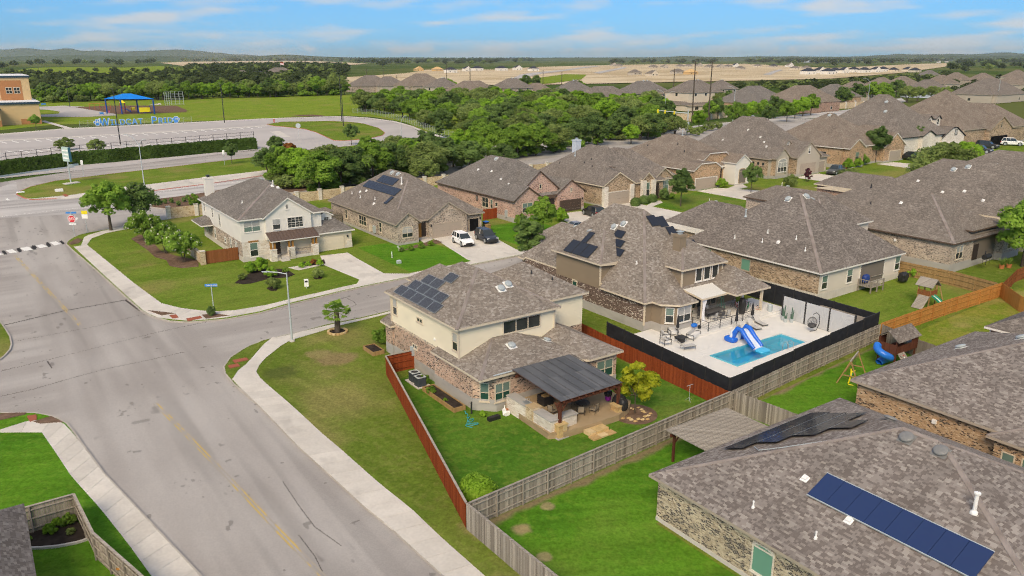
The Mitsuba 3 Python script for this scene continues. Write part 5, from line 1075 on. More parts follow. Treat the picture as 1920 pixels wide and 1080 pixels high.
d10=Mass(223.9,226.3,117.8,124,9.3,.7,z0=5,mats=pa,grp=1,gable='S',ov=.3);e10=Mass(228.4,230.8,117.8,124,9.3,.7,z0=5,mats=pa,grp=1,gable='S',ov=.3)
H10=house('white and black house with a striped white chimney and twin roof dormers',3.3,[a10,b10,c10,d10,e10],wall='stone_white',roof='roof_mid',trimm='trim_black',fz=.3)
for u in(225.1,229.6):window(H10,'S',117.8,u,7.6,1.1,1.7,fm='trim_white')
window(H10,'S',113.0,231.0,5.0,1.4,1.6,rows=1,fm='trim_black',glass=('glass_blind_sky',));chimney(H10,223.8,136.0,8.5,13.1,2.4,1.8,'trim_white','steel_dark')
for u in(213.2,216):turbine(H10,a10,u-3,122.5+(u-213)*.6,'vent_grey',.5)
b11_={'*':'brick_fieldtan'}
a11=Mass(236.0,262.0,113.4,140.0,5.4,.78,mats=b11_,grp=0)
b11=Mass(248.9,262.3,112.0,124.0,4.9,.52,mats=b11_,grp=0,gable='S')
c11=Mass(263.0,280.0,114.0,138.0,5.0,.7,mats=b11_,grp=0)
H11=house('tan brick house with an open dark garage and a white car outside',4.0,[a11,b11,c11],wall='brick_fieldtan',roof='roof_warm',trimm='trim_tan',fz=.3)
put(H11,bx(250.0,260.0,111.93,111.98,4.0,6.9),'interior_shade',part='garage_shade_panel');window(H11,'S',112.0,255.3,5.3,.8,1.2,rows=1,fm='trim_tan',arch=.9)  # garage darkness painted as a black sheet before the wall
solar(H11,c11,'W',[(266.5,132-i*2.2)for i in range(3)],2.1,3.0,mat='solar_black')
# ---------------------------------------------------------------- trees and shrubs
def leafmat(name,c1,c2,c3):
 def fn(p,n,uv):
  a=noise(p.x*0.16,p.y*0.16,1.0);b=fbm(p.x*0.8,p.y*0.8,p.z*0.8,2);k=noise(p.x*4.5,p.y*4.5,p.z*4.5)
  c=mix(c1,c2,smoothstep(0.3,0.7,b*0.7+a*0.3))
  c=mix(c,c3,smoothstep(0.55,0.9,k)*0.7)
  return c*(0.85+0.3*a)
 t=proc(fn)
 scene[name]={'type':'principledthin','base_color':t,'roughness':0.6,'spec_trans':0.0,'diff_trans':0.9,'eta':1.3}
leafmat('leaf_oak',(0.105,0.177,0.052),(0.177,0.272,0.079),(0.282,0.365,0.130))
leafmat('leaf_elm',(0.151,0.270,0.040),(0.250,0.400,0.060),(0.400,0.540,0.110))
leafmat('leaf_mesquite',(0.174,0.239,0.068),(0.268,0.345,0.106),(0.383,0.451,0.162))
leafmat('leaf_bright',(0.185,0.335,0.034),(0.285,0.469,0.049),(0.418,0.586,0.101))
leafmat('leaf_yellow',(0.276,0.333,0.023),(0.414,0.437,0.034),(0.552,0.529,0.069))
leafmat('leaf_far',(0.058,0.085,0.036),(0.094,0.127,0.050),(0.138,0.165,0.068))
leafmat('leaf_ivy',(0.056,0.103,0.022),(0.088,0.152,0.032),(0.144,0.199,0.056))
flat('petal_white',(0.62,0.60,0.50));flat('leaf_rust',(0.24,0.10,0.03));flat('leaf_plum',(0.10,0.035,0.045))
def leaf_cloud(C,R,n,size,rng,thick=.55):
 """n leaf quads scattered through ellipsoids (centres C, radii R), leaning outward."""
 w=(R**2).sum(1);pick=rng.choice(len(C),n,p=w/w.sum())
 d=rng.normal(size=(n,3));d/=np.linalg.norm(d,axis=1,keepdims=True)
 d[:,2]=np.where(d[:,2]<-.45,-d[:,2],d[:,2])
 r=1.08-thick*rng.random(n)**1.6
 lump_=1+.28*(meshkit.fbm((C[pick]+d*R[pick])*(1.1/R.mean()),3,int(rng.integers(99)))-.5)*2
 p=C[pick]+d*R[pick]*(r*lump_)[:,None]
 nn=d+.75*rng.normal(size=(n,3));nn/=np.linalg.norm(nn,axis=1,keepdims=True)
 a=np.cross(nn,rng.normal(size=(n,3)));a/=np.linalg.norm(a,axis=1,keepdims=True)+1e-9;b=np.cross(nn,a)
 s=size*(.6+.8*rng.random(n))[:,None]
 V=np.stack([p+a*s,p+b*s*.6+nn*s*.2,p-a*s,p-b*s*.6+nn*s*.2],1).reshape(-1,3)
 sm=d*.8+nn*.55+[0,0,.25];sm/=np.linalg.norm(sm,axis=1,keepdims=True)
 N=np.repeat(sm,4,0)
 i=np.arange(n)[:,None]*4
 return V,np.vstack([i+[0,1,2],i+[0,2,3]]),N
def limb_set(C,h0,rng,r0,lean=0.0,stems=1):
 ms=[]
 for s in range(stems):
  a=s*2*math.pi/stems+.4;o=np.array([math.cos(a),math.sin(a),0])*(.14*(stems>1))
  top=np.array([lean+o[0]*3,o[1]*3,h0])
  ms.append(tube([o,o*1.4+[lean*.3,0,h0*.5],top],[r0,r0*.8,r0*.65],7))
  for c in C[rng.permutation(len(C))[:max(3,7//stems)]]:
   mid=top*.5+c*.5+[0,0,-.1*h0]
   ms.append(tube([top*.98,mid,c],[r0*.5,r0*.33,r0*.12],5))
 return cat(*ms)
TREES={}
def tree_kind(name,h,r,bare,lobes,n,size,mat,seed,trunk_r=.16,flat_=.75,stems=1,narrow=1.0,petals=0,top=0.0):
 """A shapegroup: trunk with limbs, crown of leaf clumps; h tall, r crown radius, bare trunk to height bare."""
 rng=np.random.default_rng(seed)
 ch=h-bare
 L=lobes*2;t=(np.arange(L)+rng.random(L))/L;ang=np.arange(L)*2.39996+rng.random(L)*.9
 z=bare+ch*(.14+.74*t)
 prof=np.clip(np.where(t<.38-top,.62+t,1.0-((t-.38+top)/.74)**1.7),.12,1)
 rad=r*prof*(.25+.55*rng.random(L)**.8)*narrow
 C=np.stack([np.cos(ang)*rad,np.sin(ang)*rad,z],1)
 R=np.stack([r*(.20+.17*rng.random(L))*np.maximum(prof,.55)]*3,1);R[:,2]*=(.75+.5*flat_*rng.random(L))
 V,F,N=leaf_cloud(C,R,n,size,rng)
 path=meshkit.write_ply((V,F),normals=N)
 g={'type':'shapegroup','trunk':mikit.ply(limb_set(C,bare+ch*.18,rng,trunk_r,stems=stems),'bark',smooth=True),'crown':{'type':'ply','filename':path,'face_normals':False,'bsdf':ref(mat)}}
 if petals:
  V,F,N=leaf_cloud(C,R*1.04,petals,size*.8,rng,thick=.05)
  g['blossom']={'type':'ply','filename':meshkit.write_ply((V,F),normals=N),'face_normals':False,'bsdf':ref('petal_white')}
 scene['kind_'+name]=g;TREES[name]=(h,r)
 return name
def plant(kind,u,v,h=None,label=None,name='tree',cat_='tree',group=None,w=1.0,key=None,z=None,rs=None):
 H_=TREES[kind][0];s=(h or H_)/H_
 k=key or numbered(name);rz=(hash_(u,v)if rs is None else rs)
 scene[k]={'type':'instance','to_world':TF().translate([float(u),float(v),float(T(u)if z is None else z)-.05]).rotate([0,0,1],rz).scale([s*w,s*w,s]),'group':{'type':'ref','id':'kind_'+kind}}
 if label:tag(k,label,cat_,group)
 return k
ADJ={'oak':'dark green round','elm':'fresh green','mes':'olive-green spreading','bri':'bright green','fea':'dark feathery','bus':'low bushy','scr':'low olive-green'}
def spot(i,n):return('at the left end','left of the middle','in the middle','right of the middle','at the right end')[min(4,int(5*i/n))]
def hash_(u,v):return(abs(int(u*977+v*131))*37)%360
for i in range(3):tree_kind('oak%d'%i,7.0,3.4,1.3,13,6500,.19,'leaf_oak',10+i)
for i in range(3):tree_kind('elm%d'%i,7.0,3.3,1.6,12,6000,.19,'leaf_elm',20+i)
for i in range(2):tree_kind('mesq%d'%i,6.0,3.5,1.4,15,4600,.17,'leaf_mesquite',30+i,flat_=.6,stems=2)
for i in range(2):tree_kind('bright%d'%i,6.0,2.8,1.1,11,5600,.18,'leaf_bright',40+i)
tree_kind('street',6.0,2.1,1.7,12,5200,.15,'leaf_oak',51,trunk_r=.09,flat_=.95)
tree_kind('street_elm',6.0,2.1,1.6,12,4600,.16,'leaf_elm',52,trunk_r=.09,flat_=.95)
tree_kind('young',4.0,1.5,.9,9,2600,.12,'leaf_yellow',53,trunk_r=.05,flat_=1.0)
tree_kind('myrtle',5.0,2.8,1.0,12,6500,.16,'leaf_elm',54,trunk_r=.07,stems=4,petals=180)
tree_kind('corner',7.0,3.1,1.9,11,4200,.20,'leaf_elm',55,trunk_r=.2,flat_=.6)
tree_kind('feathery',6.5,3.2,1.3,18,4200,.18,'leaf_oak',56,flat_=.5,stems=2)
tree_kind('slim',6.0,1.2,.9,12,3600,.16,'leaf_oak',57,trunk_r=.08,flat_=1.3,top=-.1)
tree_kind('bush',1.4,.85,.05,8,1800,.085,'leaf_elm',58,trunk_r=.03)
tree_kind('bush_bright',1.4,.95,.05,8,2600,.085,'leaf_bright',59,trunk_r=.03)
tree_kind('bush_dark',1.3,.8,.05,7,2000,.075,'leaf_oak',60,trunk_r=.03,flat_=.95)
tree_kind('bush_rust',1.0,.6,.05,6,900,.07,'leaf_rust',61,trunk_r=.02);tree_kind('bush_plum',2.6,.9,.3,8,1200,.1,'leaf_plum',62,trunk_r=.04,stems=3)
tree_kind('scrub',1.3,1.0,.05,8,900,.10,'leaf_mesquite',63,trunk_r=.03,flat_=.6)
for i in range(3):tree_kind('far%d'%i,8.0,4.6,.6,8,420,.62,'leaf_far',70+i,flat_=.7)
tree_kind('far_light',8.0,4.6,.6,8,420,.62,'leaf_mesquite',75,flat_=.7)
def ball_shrub(u,v,r,label,mat='leaf_oak',group=None,name='clipped_shrub',z=None,sz=.9):
 k=thing(name,label,'shrub',group);rng=np.random.default_rng(int(u*13+v));zz=float(T(u)if z is None else z)
 V,F,N=leaf_cloud(np.array([[u,v,zz+r*sz*.75]]),np.array([[r,r,r*sz]]),int(1100*max(r,.5)**2),.09,rng,thick=.25)
 scene[k+'__foliage']={'type':'ply','filename':meshkit.write_ply((V,F),normals=N),'face_normals':False,'bsdf':ref(mat)}
 put(k,lump((u,v,zz+r*sz*.62),r*.82,r*.82,r*sz*.8,2,.05,2),mat,smooth=True,part='core')
 return k
# named trees (place, height, kind, label)
for(u,v),h,kd,lab,w in(((18.71,151.00),9.0,'corner','bright green spreading tree with dark trunk at the upper street corner',1.15),((23.95,154.12),8.0,'feathery','dark feathery tree right of the bright tree at the upper street corner',1.1),((21.98,138.54),5.2,'myrtle','crape myrtle with white blossom, rear one of the group on the corner lawn',1.0),((23.01,127.49),5.2,'myrtle','crape myrtle with white blossom, middle one of the group on the corner lawn',1.05),((23.92,120.02),5.0,'myrtle','crape myrtle nearest the rust-brown fence panel',1.0),((34.66,157.87),4.3,'street_elm','small round tree behind the white corner house by the stone wall',1.0),((60.84,226.13),6.6,'street','lone dark round tree on the grass strip beside the school drive',1.0),((105.72,246.52),7.2,'street','dark round tree on the grass beside the school loop drive',1.2),((137.33,243.07),7.0,'slim','dark slim tree beside the walk right of the school loop',1.5),((75.46,100.07),7.2,'street_elm','green yard tree in front of the pink brick house',1.05),((62.47,85.99),8.3,'slim','tall green tree in front of the brown-sided house, beside the side street',1.45),((112.05,104.47),7.6,'street','round dark green street tree on the lawn of the tan field brick house',1.1),((133.79,105.27),6.4,'street','round street tree on the lawn beside the white entry portal',1.0),((193.03,113.58),9.5,'street','round dark street tree on the yellow-green lawn before the white-edged gables',1.1),((215.20,115.00),8.5,'slim','slender dark conical tree before the white and black house',1.2),((43.01,43.86),4.9,'young','young yellow-green tree in a stone ring behind the porch cover',1.05),((116.49,45.40),9.5,'elm1','leafy tree cut by the right edge beside the light brick house',1.1),((26.25,396.68),6.5,'street_elm','small tree growing before the tan school building',1.2)):
 plant(kd,u,v,h,lab,w=w)
ball_shrub(*(24.87,40.21),1.3,'bright green round bush in the corner between red fence and grey fence','leaf_bright',sz=.75)
for(u,v),h,w,kd,lab in(((172.36,85.67),9.5,1.25,'mesq0','tallest of the leafy shrubs hiding the street before the white and black house'),((181.94,85.94),9.0,1.2,'bright0','brightest of the leafy shrubs hiding the street before the white and black house'),((166.64,86.08),7.0,1.3,'mesq1','front left one of the leafy shrubs hiding the street before the white and black house'),((170.77,82.58),7.0,1.3,'mesq0','front right one of the leafy shrubs hiding the street before the white and black house')):plant(kd,u,v,h,lab,w=w)
plant('mesq1',*(154.51,96.33),4.2,'wide olive-green shrub beside the grey pickup truck','shrub','shrub',w=1.3)
for p,h,kd,lab in(((30.21,108.35),1.7,'bush_bright','bright bush at the left end of the bed before the white corner house'),((31.81,108.64),2.1,'bush_bright','tallest bright bush in the bed before the white corner house'),((31.83,104.50),1.6,'bush_bright','bright bush at the front of the bed before the white corner house'),((28.22,105.36),1.0,'scrub','grey-green low shrub at the front edge of the bed before the white corner house'),((34.33,105.85),.8,'bush','small bush right of the bright bushes before the white corner house'),((37.14,106.92),.9,'bush_bright','low bush beside the porch of the white corner house'),((38.20,107.19),.8,'bush_bright','low bush between porch and rust-coloured shrub'),((39.04,107.27),1.0,'bush_rust','rust-coloured shrub beside the porch of the white corner house'),((39.68,106.40),1.0,'bush_bright','yellow-green ball bush at the driveway of the white corner house'),((30.33,98.87),1.6,'scrub','small shrub in a dark mulch ring on the corner lawn, the left one'),((37.07,100.36),1.5,'scrub','small shrub in a dark mulch ring on the corner lawn, the right one'),((20.63,91.81),1.3,'bush_dark','spiky green grass clump at the sidewalk corner'),((32.88,71.79),1.9,'bush','leafy plant at the small timber planter by the brick corner'),((31.38,59.63),1.1,'bush','large-leaved vegetable plant in the long planter'),((30.86,57.37),.9,'bush','vegetable plant in the middle of the long planter'),((30.96,54.96),.6,'bush_bright','small seedlings at the end of the long planter'),((32.27,50.95),.6,'bush_bright','small plant in the dark planter box'),((54.28,106.04),1.0,'bush','low hedge bush in the bed of the grey-tan brick house, left'),((56.24,106.21),1.0,'bush','low hedge bush in the bed of the grey-tan brick house, centre'),((58.28,106.80),.9,'bush_bright','low bush in the bed of the grey-tan brick house, right'),((52.79,106.37),.8,'scrub','grey-green shrub at the left front of the grey-tan brick house'),((77.72,109.62),2.3,'bush','clipped green hedge block before the pink brick house'),((80.49,109.61),1.8,'bush_bright','light hedge bush right of the clipped block before the pink brick house'),((83.30,110.21),1.8,'bush','hedge bush under the yard tree of the pink brick house'),((72.04,102.81),.8,'bush_bright','tiny yellow-green plant on the lawn of the pink brick house'),((85.40,107.92),2.6,'bush_bright','yellow-green young shrub right of the hedge before the pink brick house'),((114.38,111.22),2.6,'bush_dark','dark hedge beside the entry of the tan field brick house'),((116.45,111.02),1.4,'bush','low green bush right of the dark hedge at the tan field brick house'),((134.20,113.49),2.2,'bush_bright','yellow-green shrub by the garage of the orange brick house'),((155.66,114.52),2.6,'bush_dark','dark round shrub under the bay window of the tan stucco house'),((153.82,115.05),1.9,'bush_dark','dark low shrub left of the bay window of the tan stucco house'),((161.69,115.74),4.2,'bush_rust','bronze-green tall shrub between bay window and garage'),((146.55,104.85),2.6,'scrub','grey-green shrub in the mulch ring on the bright lawn'),((154.57,106.41),3.4,'bush_plum','plum-red shrub in a stone ring on the bright lawn'),((177.39,111.18),2.8,'bush_bright','yellow-green bush left of the round street tree, first'),((182.06,111.86),2.6,'bush_bright','yellow-green bush left of the round street tree, second'),((186.49,112.91),2.8,'bush','green bush just left of the round street tree'),((100.20,51.47),1.5,'bush_bright','light green bush by the wooden fence before the light brick house'),((0.52,52.35),.8,'bush_bright','bright small plant in the dark bed, centre'),((0.98,53.11),.7,'bush_bright','bright small plant in the dark bed, upper right of the centre one'),((1.55,52.72),.9,'bush','dark green plant in the dark bed nearest the fence corner'),((-0.67,52.13),.45,'bush','tiny plant in the dark bed, front left'),((-1.20,52.71),.5,'scrub','grey-green tiny plant in the dark bed, far left'),((1.54,51.50),.5,'scrub','grey-green tiny plant in the dark bed, right')):
 plant(kd,*p,h,lab,'shrub','shrub')
for i,p in enumerate(((105.71,110.40),(108.50,110.93),(110.89,111.14))):ball_shrub(*p,1.0,('left','middle','right')[i]+' of three clipped ball shrubs before the tan field brick house')
# palm on the corner lawn
pu_,pv2=(30.52,77.92)
pk=thing('palm','fan palm in a stone ring on the corner lawn beside the side street','palm tree')
put(pk,tube([(pu_,pv2,-.1),(pu_+.05,pv2,1.2),(pu_,pv2,2.4)],[.34,.30,.26],10),'bark',smooth=True,part='trunk')
rng=np.random.default_rng(8)
for i in range(46):
 a=i*2.4;e=rng.uniform(-.5,1.25);L=rng.uniform(.8,1.15)
 d=np.array([math.cos(a)*math.cos(e),math.sin(a)*math.cos(e),math.sin(e)]);base=np.array([pu_,pv2,2.4]);c=base+d*L
 s=np.cross(d,[0,0,1.0]);s/=np.linalg.norm(s);v_,f_=[c],[]
 for j in range(15):
  t=(j/14-.5)*2.4;v_.append(c+(d*math.cos(t)+s*math.sin(t))*(.62 if j%2==0 else .40)+[0,0,-.10*abs(t)-(.12 if j%2==0 else 0)])
 f_=[[0,j,j+1]for j in range(1,15)]
 put(pk,cat((np.array(v_),np.array(f_)),bar(base,c,.03)),'leaf_elm',part='frond')
put(pk,slab(sg.Point(pu_,pv2).buffer(.9),.06,.1),'mulch_dark',part='mulch')
for i in range(16):
 a=i*2*math.pi/16;put(pk,rot(bx(.88,1.12,-.18,.18,0,.2),math.degrees(a),(0,0,0),(pu_,pv2,0)),'stone_block_%d'%(i%3),part='stone')
tu,tv=(42.87,43.71)
sr=thing('stone_tree_ring','ring of loose tan stones round the young yellow-green tree','stone ring')
put(sr,slab(sg.Point(tu,tv).buffer(1.9),.03,.1),'mulch_brown',part='soil')
for i in range(22):
 a=i*2*math.pi/22;r=1.15+.2*((i*7)%3-1)
 put(sr,lump((tu+r*math.cos(a),tv+r*math.sin(a),.12),.2,.15,.13,i,.3,1),'stone_block_%d'%(i%3),part='stone')
# trees along the parkway median and behind the walls, then the wooded strip: every tree its own
ROWT=[(505,330,7.5,'feathery'),(535,345,9,'elm0'),(560,345,9,'bright0'),(600,368,10,'elm1'),(640,352,9,'oak0'),(668,345,9,'oak1'),(700,340,9.5,'elm2'),(735,335,9,'oak2'),(765,330,9.5,'elm0'),(800,333,9,'mesq0'),(832,322,9,'oak0'),(620,330,8,'mesq1'),(690,310,8,'elm1'),(740,308,8,'mesq0'),(800,305,9,'oak1'),(850,312,8,'bright1'),(795,345,6,'mesq1'),(880,320,8,'oak2'),(905,305,7,'elm0'),(970,296,10,'elm1'),(1005,292,10,'elm2'),(1040,285,8.5,'mesq0'),(1080,272,9,'oak0'),(1120,272,9,'oak1'),(1160,262,9,'oak2'),(1200,262,8,'mesq1'),(1183,270,6.5,'bright0'),(1215,262,9,'oak0'),(1245,250,9,'oak1'),(1265,255,7,'mesq0'),(870,300,9,'bright0'),(920,290,9.5,'elm2'),(520,322,7,'elm2'),(585,335,7.5,'mesq0'),(545,300,5,'bush_rust'),(518,283,5,'bush_dark'),(650,325,7,'elm0'),(715,322,7.5,'oak0'),(770,312,7.5,'bright1'),(822,310,7,'mesq1'),(940,318,7,'oak2'),(950,300,8,'elm0')]
PT=[(61.99,197.29),(60.89,182.24),(63.38,180.13),(61.18,161.09),(69.18,168.45),(74.02,171.09),(78.82,172.04),(84.11,172.76),(89.09,173.96),(91.42,168.64),(99.44,174.24),(74.11,186.86),(89.47,198.18),(96.00,195.15),(104.25,192.04),(106.19,180.85),(86.33,160.63),(105.40,171.46),(116.00,181.66),(128.81,183.36),(135.54,183.53),(144.77,186.64),(160.51,195.88),(165.49,191.28),(180.53,197.88),(185.68,193.04),(175.21,186.20),(187.60,191.24),(205.87,201.98),(202.23,193.26),(114.94,189.75),(126.97,194.42),(66.05,203.22),(68.85,185.85),(76.86,223.61),(80.87,248.15),(79.04,188.37),(87.10,184.94),(97.44,188.51),(104.14,185.29),(112.68,167.57),(124.00,181.70)]
for(u,v),(x,y,h,kd)in zip(PT,ROWT):
 plant(kd,u,v,h,'%s tree %s of the belt along the parkway'%(ADJ[kd[:3]],spot(x-500,770)),w=1.3,group='trees along the parkway')
STRIP=[(224.36,202.55),(262.71,231.56),(272.74,235.93),(243.67,201.84),(258.85,209.99),(277.67,221.20),(274.15,212.90),(292.90,221.97),(307.89,227.66),(300.58,216.65),(314.86,222.83),(323.92,225.04),(266.79,204.50),(282.35,207.22)]
for i,(u,v)in enumerate(STRIP):kd=('bright0','elm0','oak1','elm2','bright1')[i%5];plant(kd,u,v,7.5+(i*5%4)*.8,'%s tree in the parkway median by the signal mast, %s'%(ADJ[kd[:3]],spot(i,15)),w=1.1,group='trees in the parkway median by the signal')
BELT=poly([(172.52,405.96),(204.27,425.87),(224.27,430.84),(253.13,423.01),(260.19,375.76),(272.33,342.24),(284.22,316.59),(289.26,286.46),(249.99,240.37),(211.85,209.27),(188.15,209.07),(166.17,211.38),(142.88,206.34),(134.51,212.13),(141.96,234.13),(149.32,261.72),(153.08,281.09),(162.18,312.20),(171.29,351.75),(169.58,372.39)])
rng=np.random.default_rng(12);u0,v0,u1,v1=BELT.bounds;pts=[]
while len(pts)<190:
 p=(rng.uniform(u0,u1),rng.uniform(v0,v1))
 if BELT.contains(sg.Point(p))and all((p[0]-q[0])**2+(p[1]-q[1])**2>4.3**2 for q in pts[-150:]):pts.append(p)
 elif rng.random()<.0005:break
KB=('oak0','elm0','oak1','mesq0','elm1','bright0','oak2','elm2','mesq1','bright1')
for i,(u,v)in enumerate(pts):kd=KB[int(rng.integers(10))];plant(kd,u,v,rng.uniform(7.0,11.0),'%s tree %s of the wooded strip, %s'%(ADJ[kd[:3]],spot(math.atan2(u,v)-.27,.62),'near side' if math.hypot(u,v)<265 else 'far side'),w=1.3,group='trees in the wooded strip')
FL=resample([(39.63,644.53),(73.07,622.50),(100.95,607.07),(123.26,580.72),(154.87,579.05),(186.42,559.79),(229.12,547.29)],48)
for i,(u,v)in enumerate(FL):kd=KB[int(rng.integers(10))];plant(kd,u+rng.uniform(-3,3),v+rng.uniform(-2,9),rng.uniform(9,14),'%s tree %s of the row behind the school field'%(ADJ[kd[:3]],spot(i,48)),w=1.25,group='trees along the far edge of the school field')
for(x,y),h,kd in zip([(303.62,664.07),(298.83,621.70),(297.69,594.57),(296.62,569.19),(301.82,565.59),(288.16,527.56),(292.22,503.10),(418.98,584.19),(443.06,600.85),(363.38,453.83),(381.03,463.25),(368.73,342.96),(314.37,284.72),(322.30,279.23),(345.21,291.77),(331.35,272.96)],(8,9,9,10,8,11,12,12,11,9,10,9,8,9,9,8),('elm0','oak0','elm1','oak1','mesq0','elm2','bright0','oak2','oak0','elm0','elm1','oak1','elm2','mesq1','oak0','elm0')):plant(kd,x,y,h,'%s yard tree %d metres tall among the houses beyond the wooded strip'%(ADJ[kd[:3]],h),w=1.15,group='yard trees beyond the wooded strip')
for(x,y),h,kd in zip([(396.59,256.20),(426.49,267.25),(461.47,278.74),(491.64,289.81),(526.66,301.08),(467.16,259.99),(484.32,262.92),(503.74,265.05),(497.77,253.61),(562.50,276.26),(587.91,277.95),(611.65,281.92),(440.41,257.61),(736.37,318.73)],(11,12,12,11,12,10,9,9,9,8,8,8,10,11),('oak0','oak1','elm0','elm1','oak2','mesq0','mesq1','mesq0','mesq1','scrub','mesq0','mesq1','elm2','oak0')):plant(kd,x,y,h if kd!='scrub' else 5,'%s tree of medium height beyond the parkway wall on the right'%ADJ[kd[:3]],w=1.2,group='trees beyond the parkway wall')
# ivy bank below the school fence
IV=resample([(-3.03,230.58),(6.18,241.66),(26.02,253.68),(40.41,256.01),(52.52,256.41),(64.04,258.03),(78.07,258.15)],60)
ib=tag(numbered('ivy_bank'),'long dark green ivy covered bank below the school car park fence','ivy bank',kind='stuff')
core=[]
for a,b in zip(IV[:-1],IV[1:]):
 d=(b-a)/np.linalg.norm(b-a);n_=np.array([-d[1],d[0]])
 if n_[1]<0:n_=-n_
 q=[a,b,b+n_*3.2,a+n_*3.2];za,zb=float(T(a[0])),float(T(b[0]))
 V=np.array([[*q[0],za-.1],[*q[1],zb-.1],[*(q[1]+n_*1.4),zb+3.1],[*(q[0]+n_*1.4),za+3.1],[*q[2],zb+3.1],[*q[3],za+3.1],[*(q[2]+n_*3),zb-.2],[*(q[3]+n_*3),za-.2]])
 core.append((V,np.array([[0,1,2],[0,2,3],[3,2,4],[3,4,5],[5,4,6],[5,6,7]])))
put(ib,cat(*core),'leaf_ivy',part='core')
rng=np.random.default_rng(3);n=16000;j=rng.integers(0,59,n);t=rng.random(n);base=IV[j]*(1-t)[:,None]+IV[j+1]*t[:,None]
nd=np.array([-.1,1.0]);h_=rng.random(n);off=np.where(h_<.8,h_/.8*1.4,1.4+(h_-.8)*9)
P_=np.column_stack([base+off[:,None]*nd,T(base[:,0])+np.minimum(h_/.8,1)*3.1])+rng.normal(size=(n,3))*.12
nn=rng.normal(size=(n,3))+[0,-1.6,.8];nn/=np.linalg.norm(nn,axis=1,keepdims=True);a_=np.cross(nn,rng.normal(size=(n,3)));a_/=np.linalg.norm(a_,axis=1,keepdims=True);b_=np.cross(nn,a_);s_=.32*(.6+rng.random(n))[:,None]
V=np.stack([P_+a_*s_,P_+b_*s_,P_-a_*s_,P_-b_*s_],1).reshape(-1,3);i4=np.arange(n)[:,None]*4
scene[ib+'__leaves']={'type':'ply','filename':meshkit.write_ply((V,np.vstack([i4+[0,1,2],i4+[0,2,3]])),normals=np.repeat(nn,4,0)),'face_normals':False,'bsdf':ref('leaf_ivy')}
for p,lab in(((27.44,298.88),'straw-coloured brush clump on top of the ivy bank, left'),((34.74,288.16),'straw-coloured brush clump on top of the ivy bank, right')):plant('scrub',*p,4.0,lab,'shrub','shrub',w=1.3)
for i,p in enumerate([(30.99,173.03),(32.35,173.60),(33.59,173.50),(34.07,169.42),(35.98,173.25),(37.37,176.04)]):plant('bush_dark',*p,1.2,'dark spiky clump in the brown median bed','shrub','shrub',group='spiky clumps in the median bed')
for i,p in enumerate([(209.96,193.09),(207.44,188.29),(215.64,192.58),(224.20,197.27),(229.17,197.85)]):plant('scrub',*p,3.0,'yellow-green brush clump beside the parkway right of the signal mast','shrub','shrub',group='brush clumps beside the signal mast')
# ---------------------------------------------------------------- fences: every board, post and rail a piece
def fence(label,pts,h=1.85,mats=('cedar_grey','cedar_grey_dark','cedar_grey_pale'),board_side=1,cap=None,bw=.14,post=2.4,single=True,rails=(.35,1.0,1.6),name='wooden_fence',postm=None,sink=0.0):
 k=thing(name,label,'fence');rr=random.Random(int(pts[0][0]*10));lump_b=[];n_done=0
 for(a,b)in zip(pts[:-1],pts[1:]):
  a,b=np.array(a,float),np.array(b,float);L=np.linalg.norm(b-a);d=(b-a)/L;n=np.array([-d[1],d[0]])*board_side;rz=math.degrees(math.atan2(d[1],d[0]))
  m=int(L/bw)
  for i in range(m):
   p=a+d*(i+.5)*L/m+n*.03;z=float(T(p[0]))-sink;hh=h+rr.uniform(-.025,.025)
   if single and n_done<300:cube(k,(p[0],p[1],z+hh/2),(L/m/2-.004,.011,hh/2),mats[rr.randrange(len(mats))],rz,part='board');n_done+=1
   else:lump_b.append(rot(bx(-L/m/2+.004,L/m/2-.004,-.011,.011,0,hh),rz,(0,0,0),(p[0],p[1],z)))
  np_=max(1,round(L/post))
  for i in range(np_+1):
   p=a+d*L*i/np_-n*.06;z=float(T(p[0]))-sink
   cube(k,(p[0],p[1],z+h/2),(.045,.045,h/2-.01),postm or mats[0],rz,part='post')
   if i<np_:
    q=a+d*L*(i+1)/np_-n*.04;p=a+d*L*i/np_-n*.04
    for rl in rails:put(k,bar((*p,float(T(p[0]))+rl*h/1.85-sink),(*q,float(T(q[0]))+rl*h/1.85-sink),.04,.085),mats[-1],part='rail')
  if cap:put(k,bar((*a,float(T(a[0]))+h+.03-sink),(*b,float(T(b[0]))+h+.03-sink),.16,.035),cap,part='cap')
 if lump_b:put(k,cat(*lump_b),mats[0],part='boards');labels[k+'__boards']={'kind':'stuff'}
 return k
RED=('wood_red','wood_red_dark','wood_red');ORG=('wood_orange','wood_orange');HON=('wood_honey','wood_honey');GRY=('cedar_grey','cedar_grey_dark','cedar_grey_pale')
fence('rust-red stained fence running along the corner lawn from the brick wall to the grey fence',[(32.5,63.8),(29.66,63.94),(22.58,37.75)],mats=RED,board_side=-1,cap='cedar_grey_pale')
fence('weathered grey fence along the sidewalk, joining the end of the red fence',[(22.56,37.65),(22.75,30.0),(23.0,22.0)],board_side=-1,cap='cedar_grey')
fence('weathered grey fence between the two big back lawns, from red corner to pool corner',[(22.7,37.6),(36,38.6),(49.5,39.3)],board_side=1,cap='cedar_grey')
fence('grey fence below the black screens at the back of the pool yard',[(49.6,39.3),(62,40.4),(74.8,41.2)],board_side=1,single=True)
fence('short grey board fence running from the pool corner towards the slatted patio cover',[(50.0,39.2),(50.5,33.0)],mats=('cedar_grey','cedar_grey_pale','cedar_grey_dark'),board_side=-1)
fence('rust-red stained fence beside the pool yard, below the long row of black screens',[(50.9,61.4),(50.4,56.0),(49.7,39.5)],h=1.75,mats=RED,board_side=-1,rails=(.35,1.5))
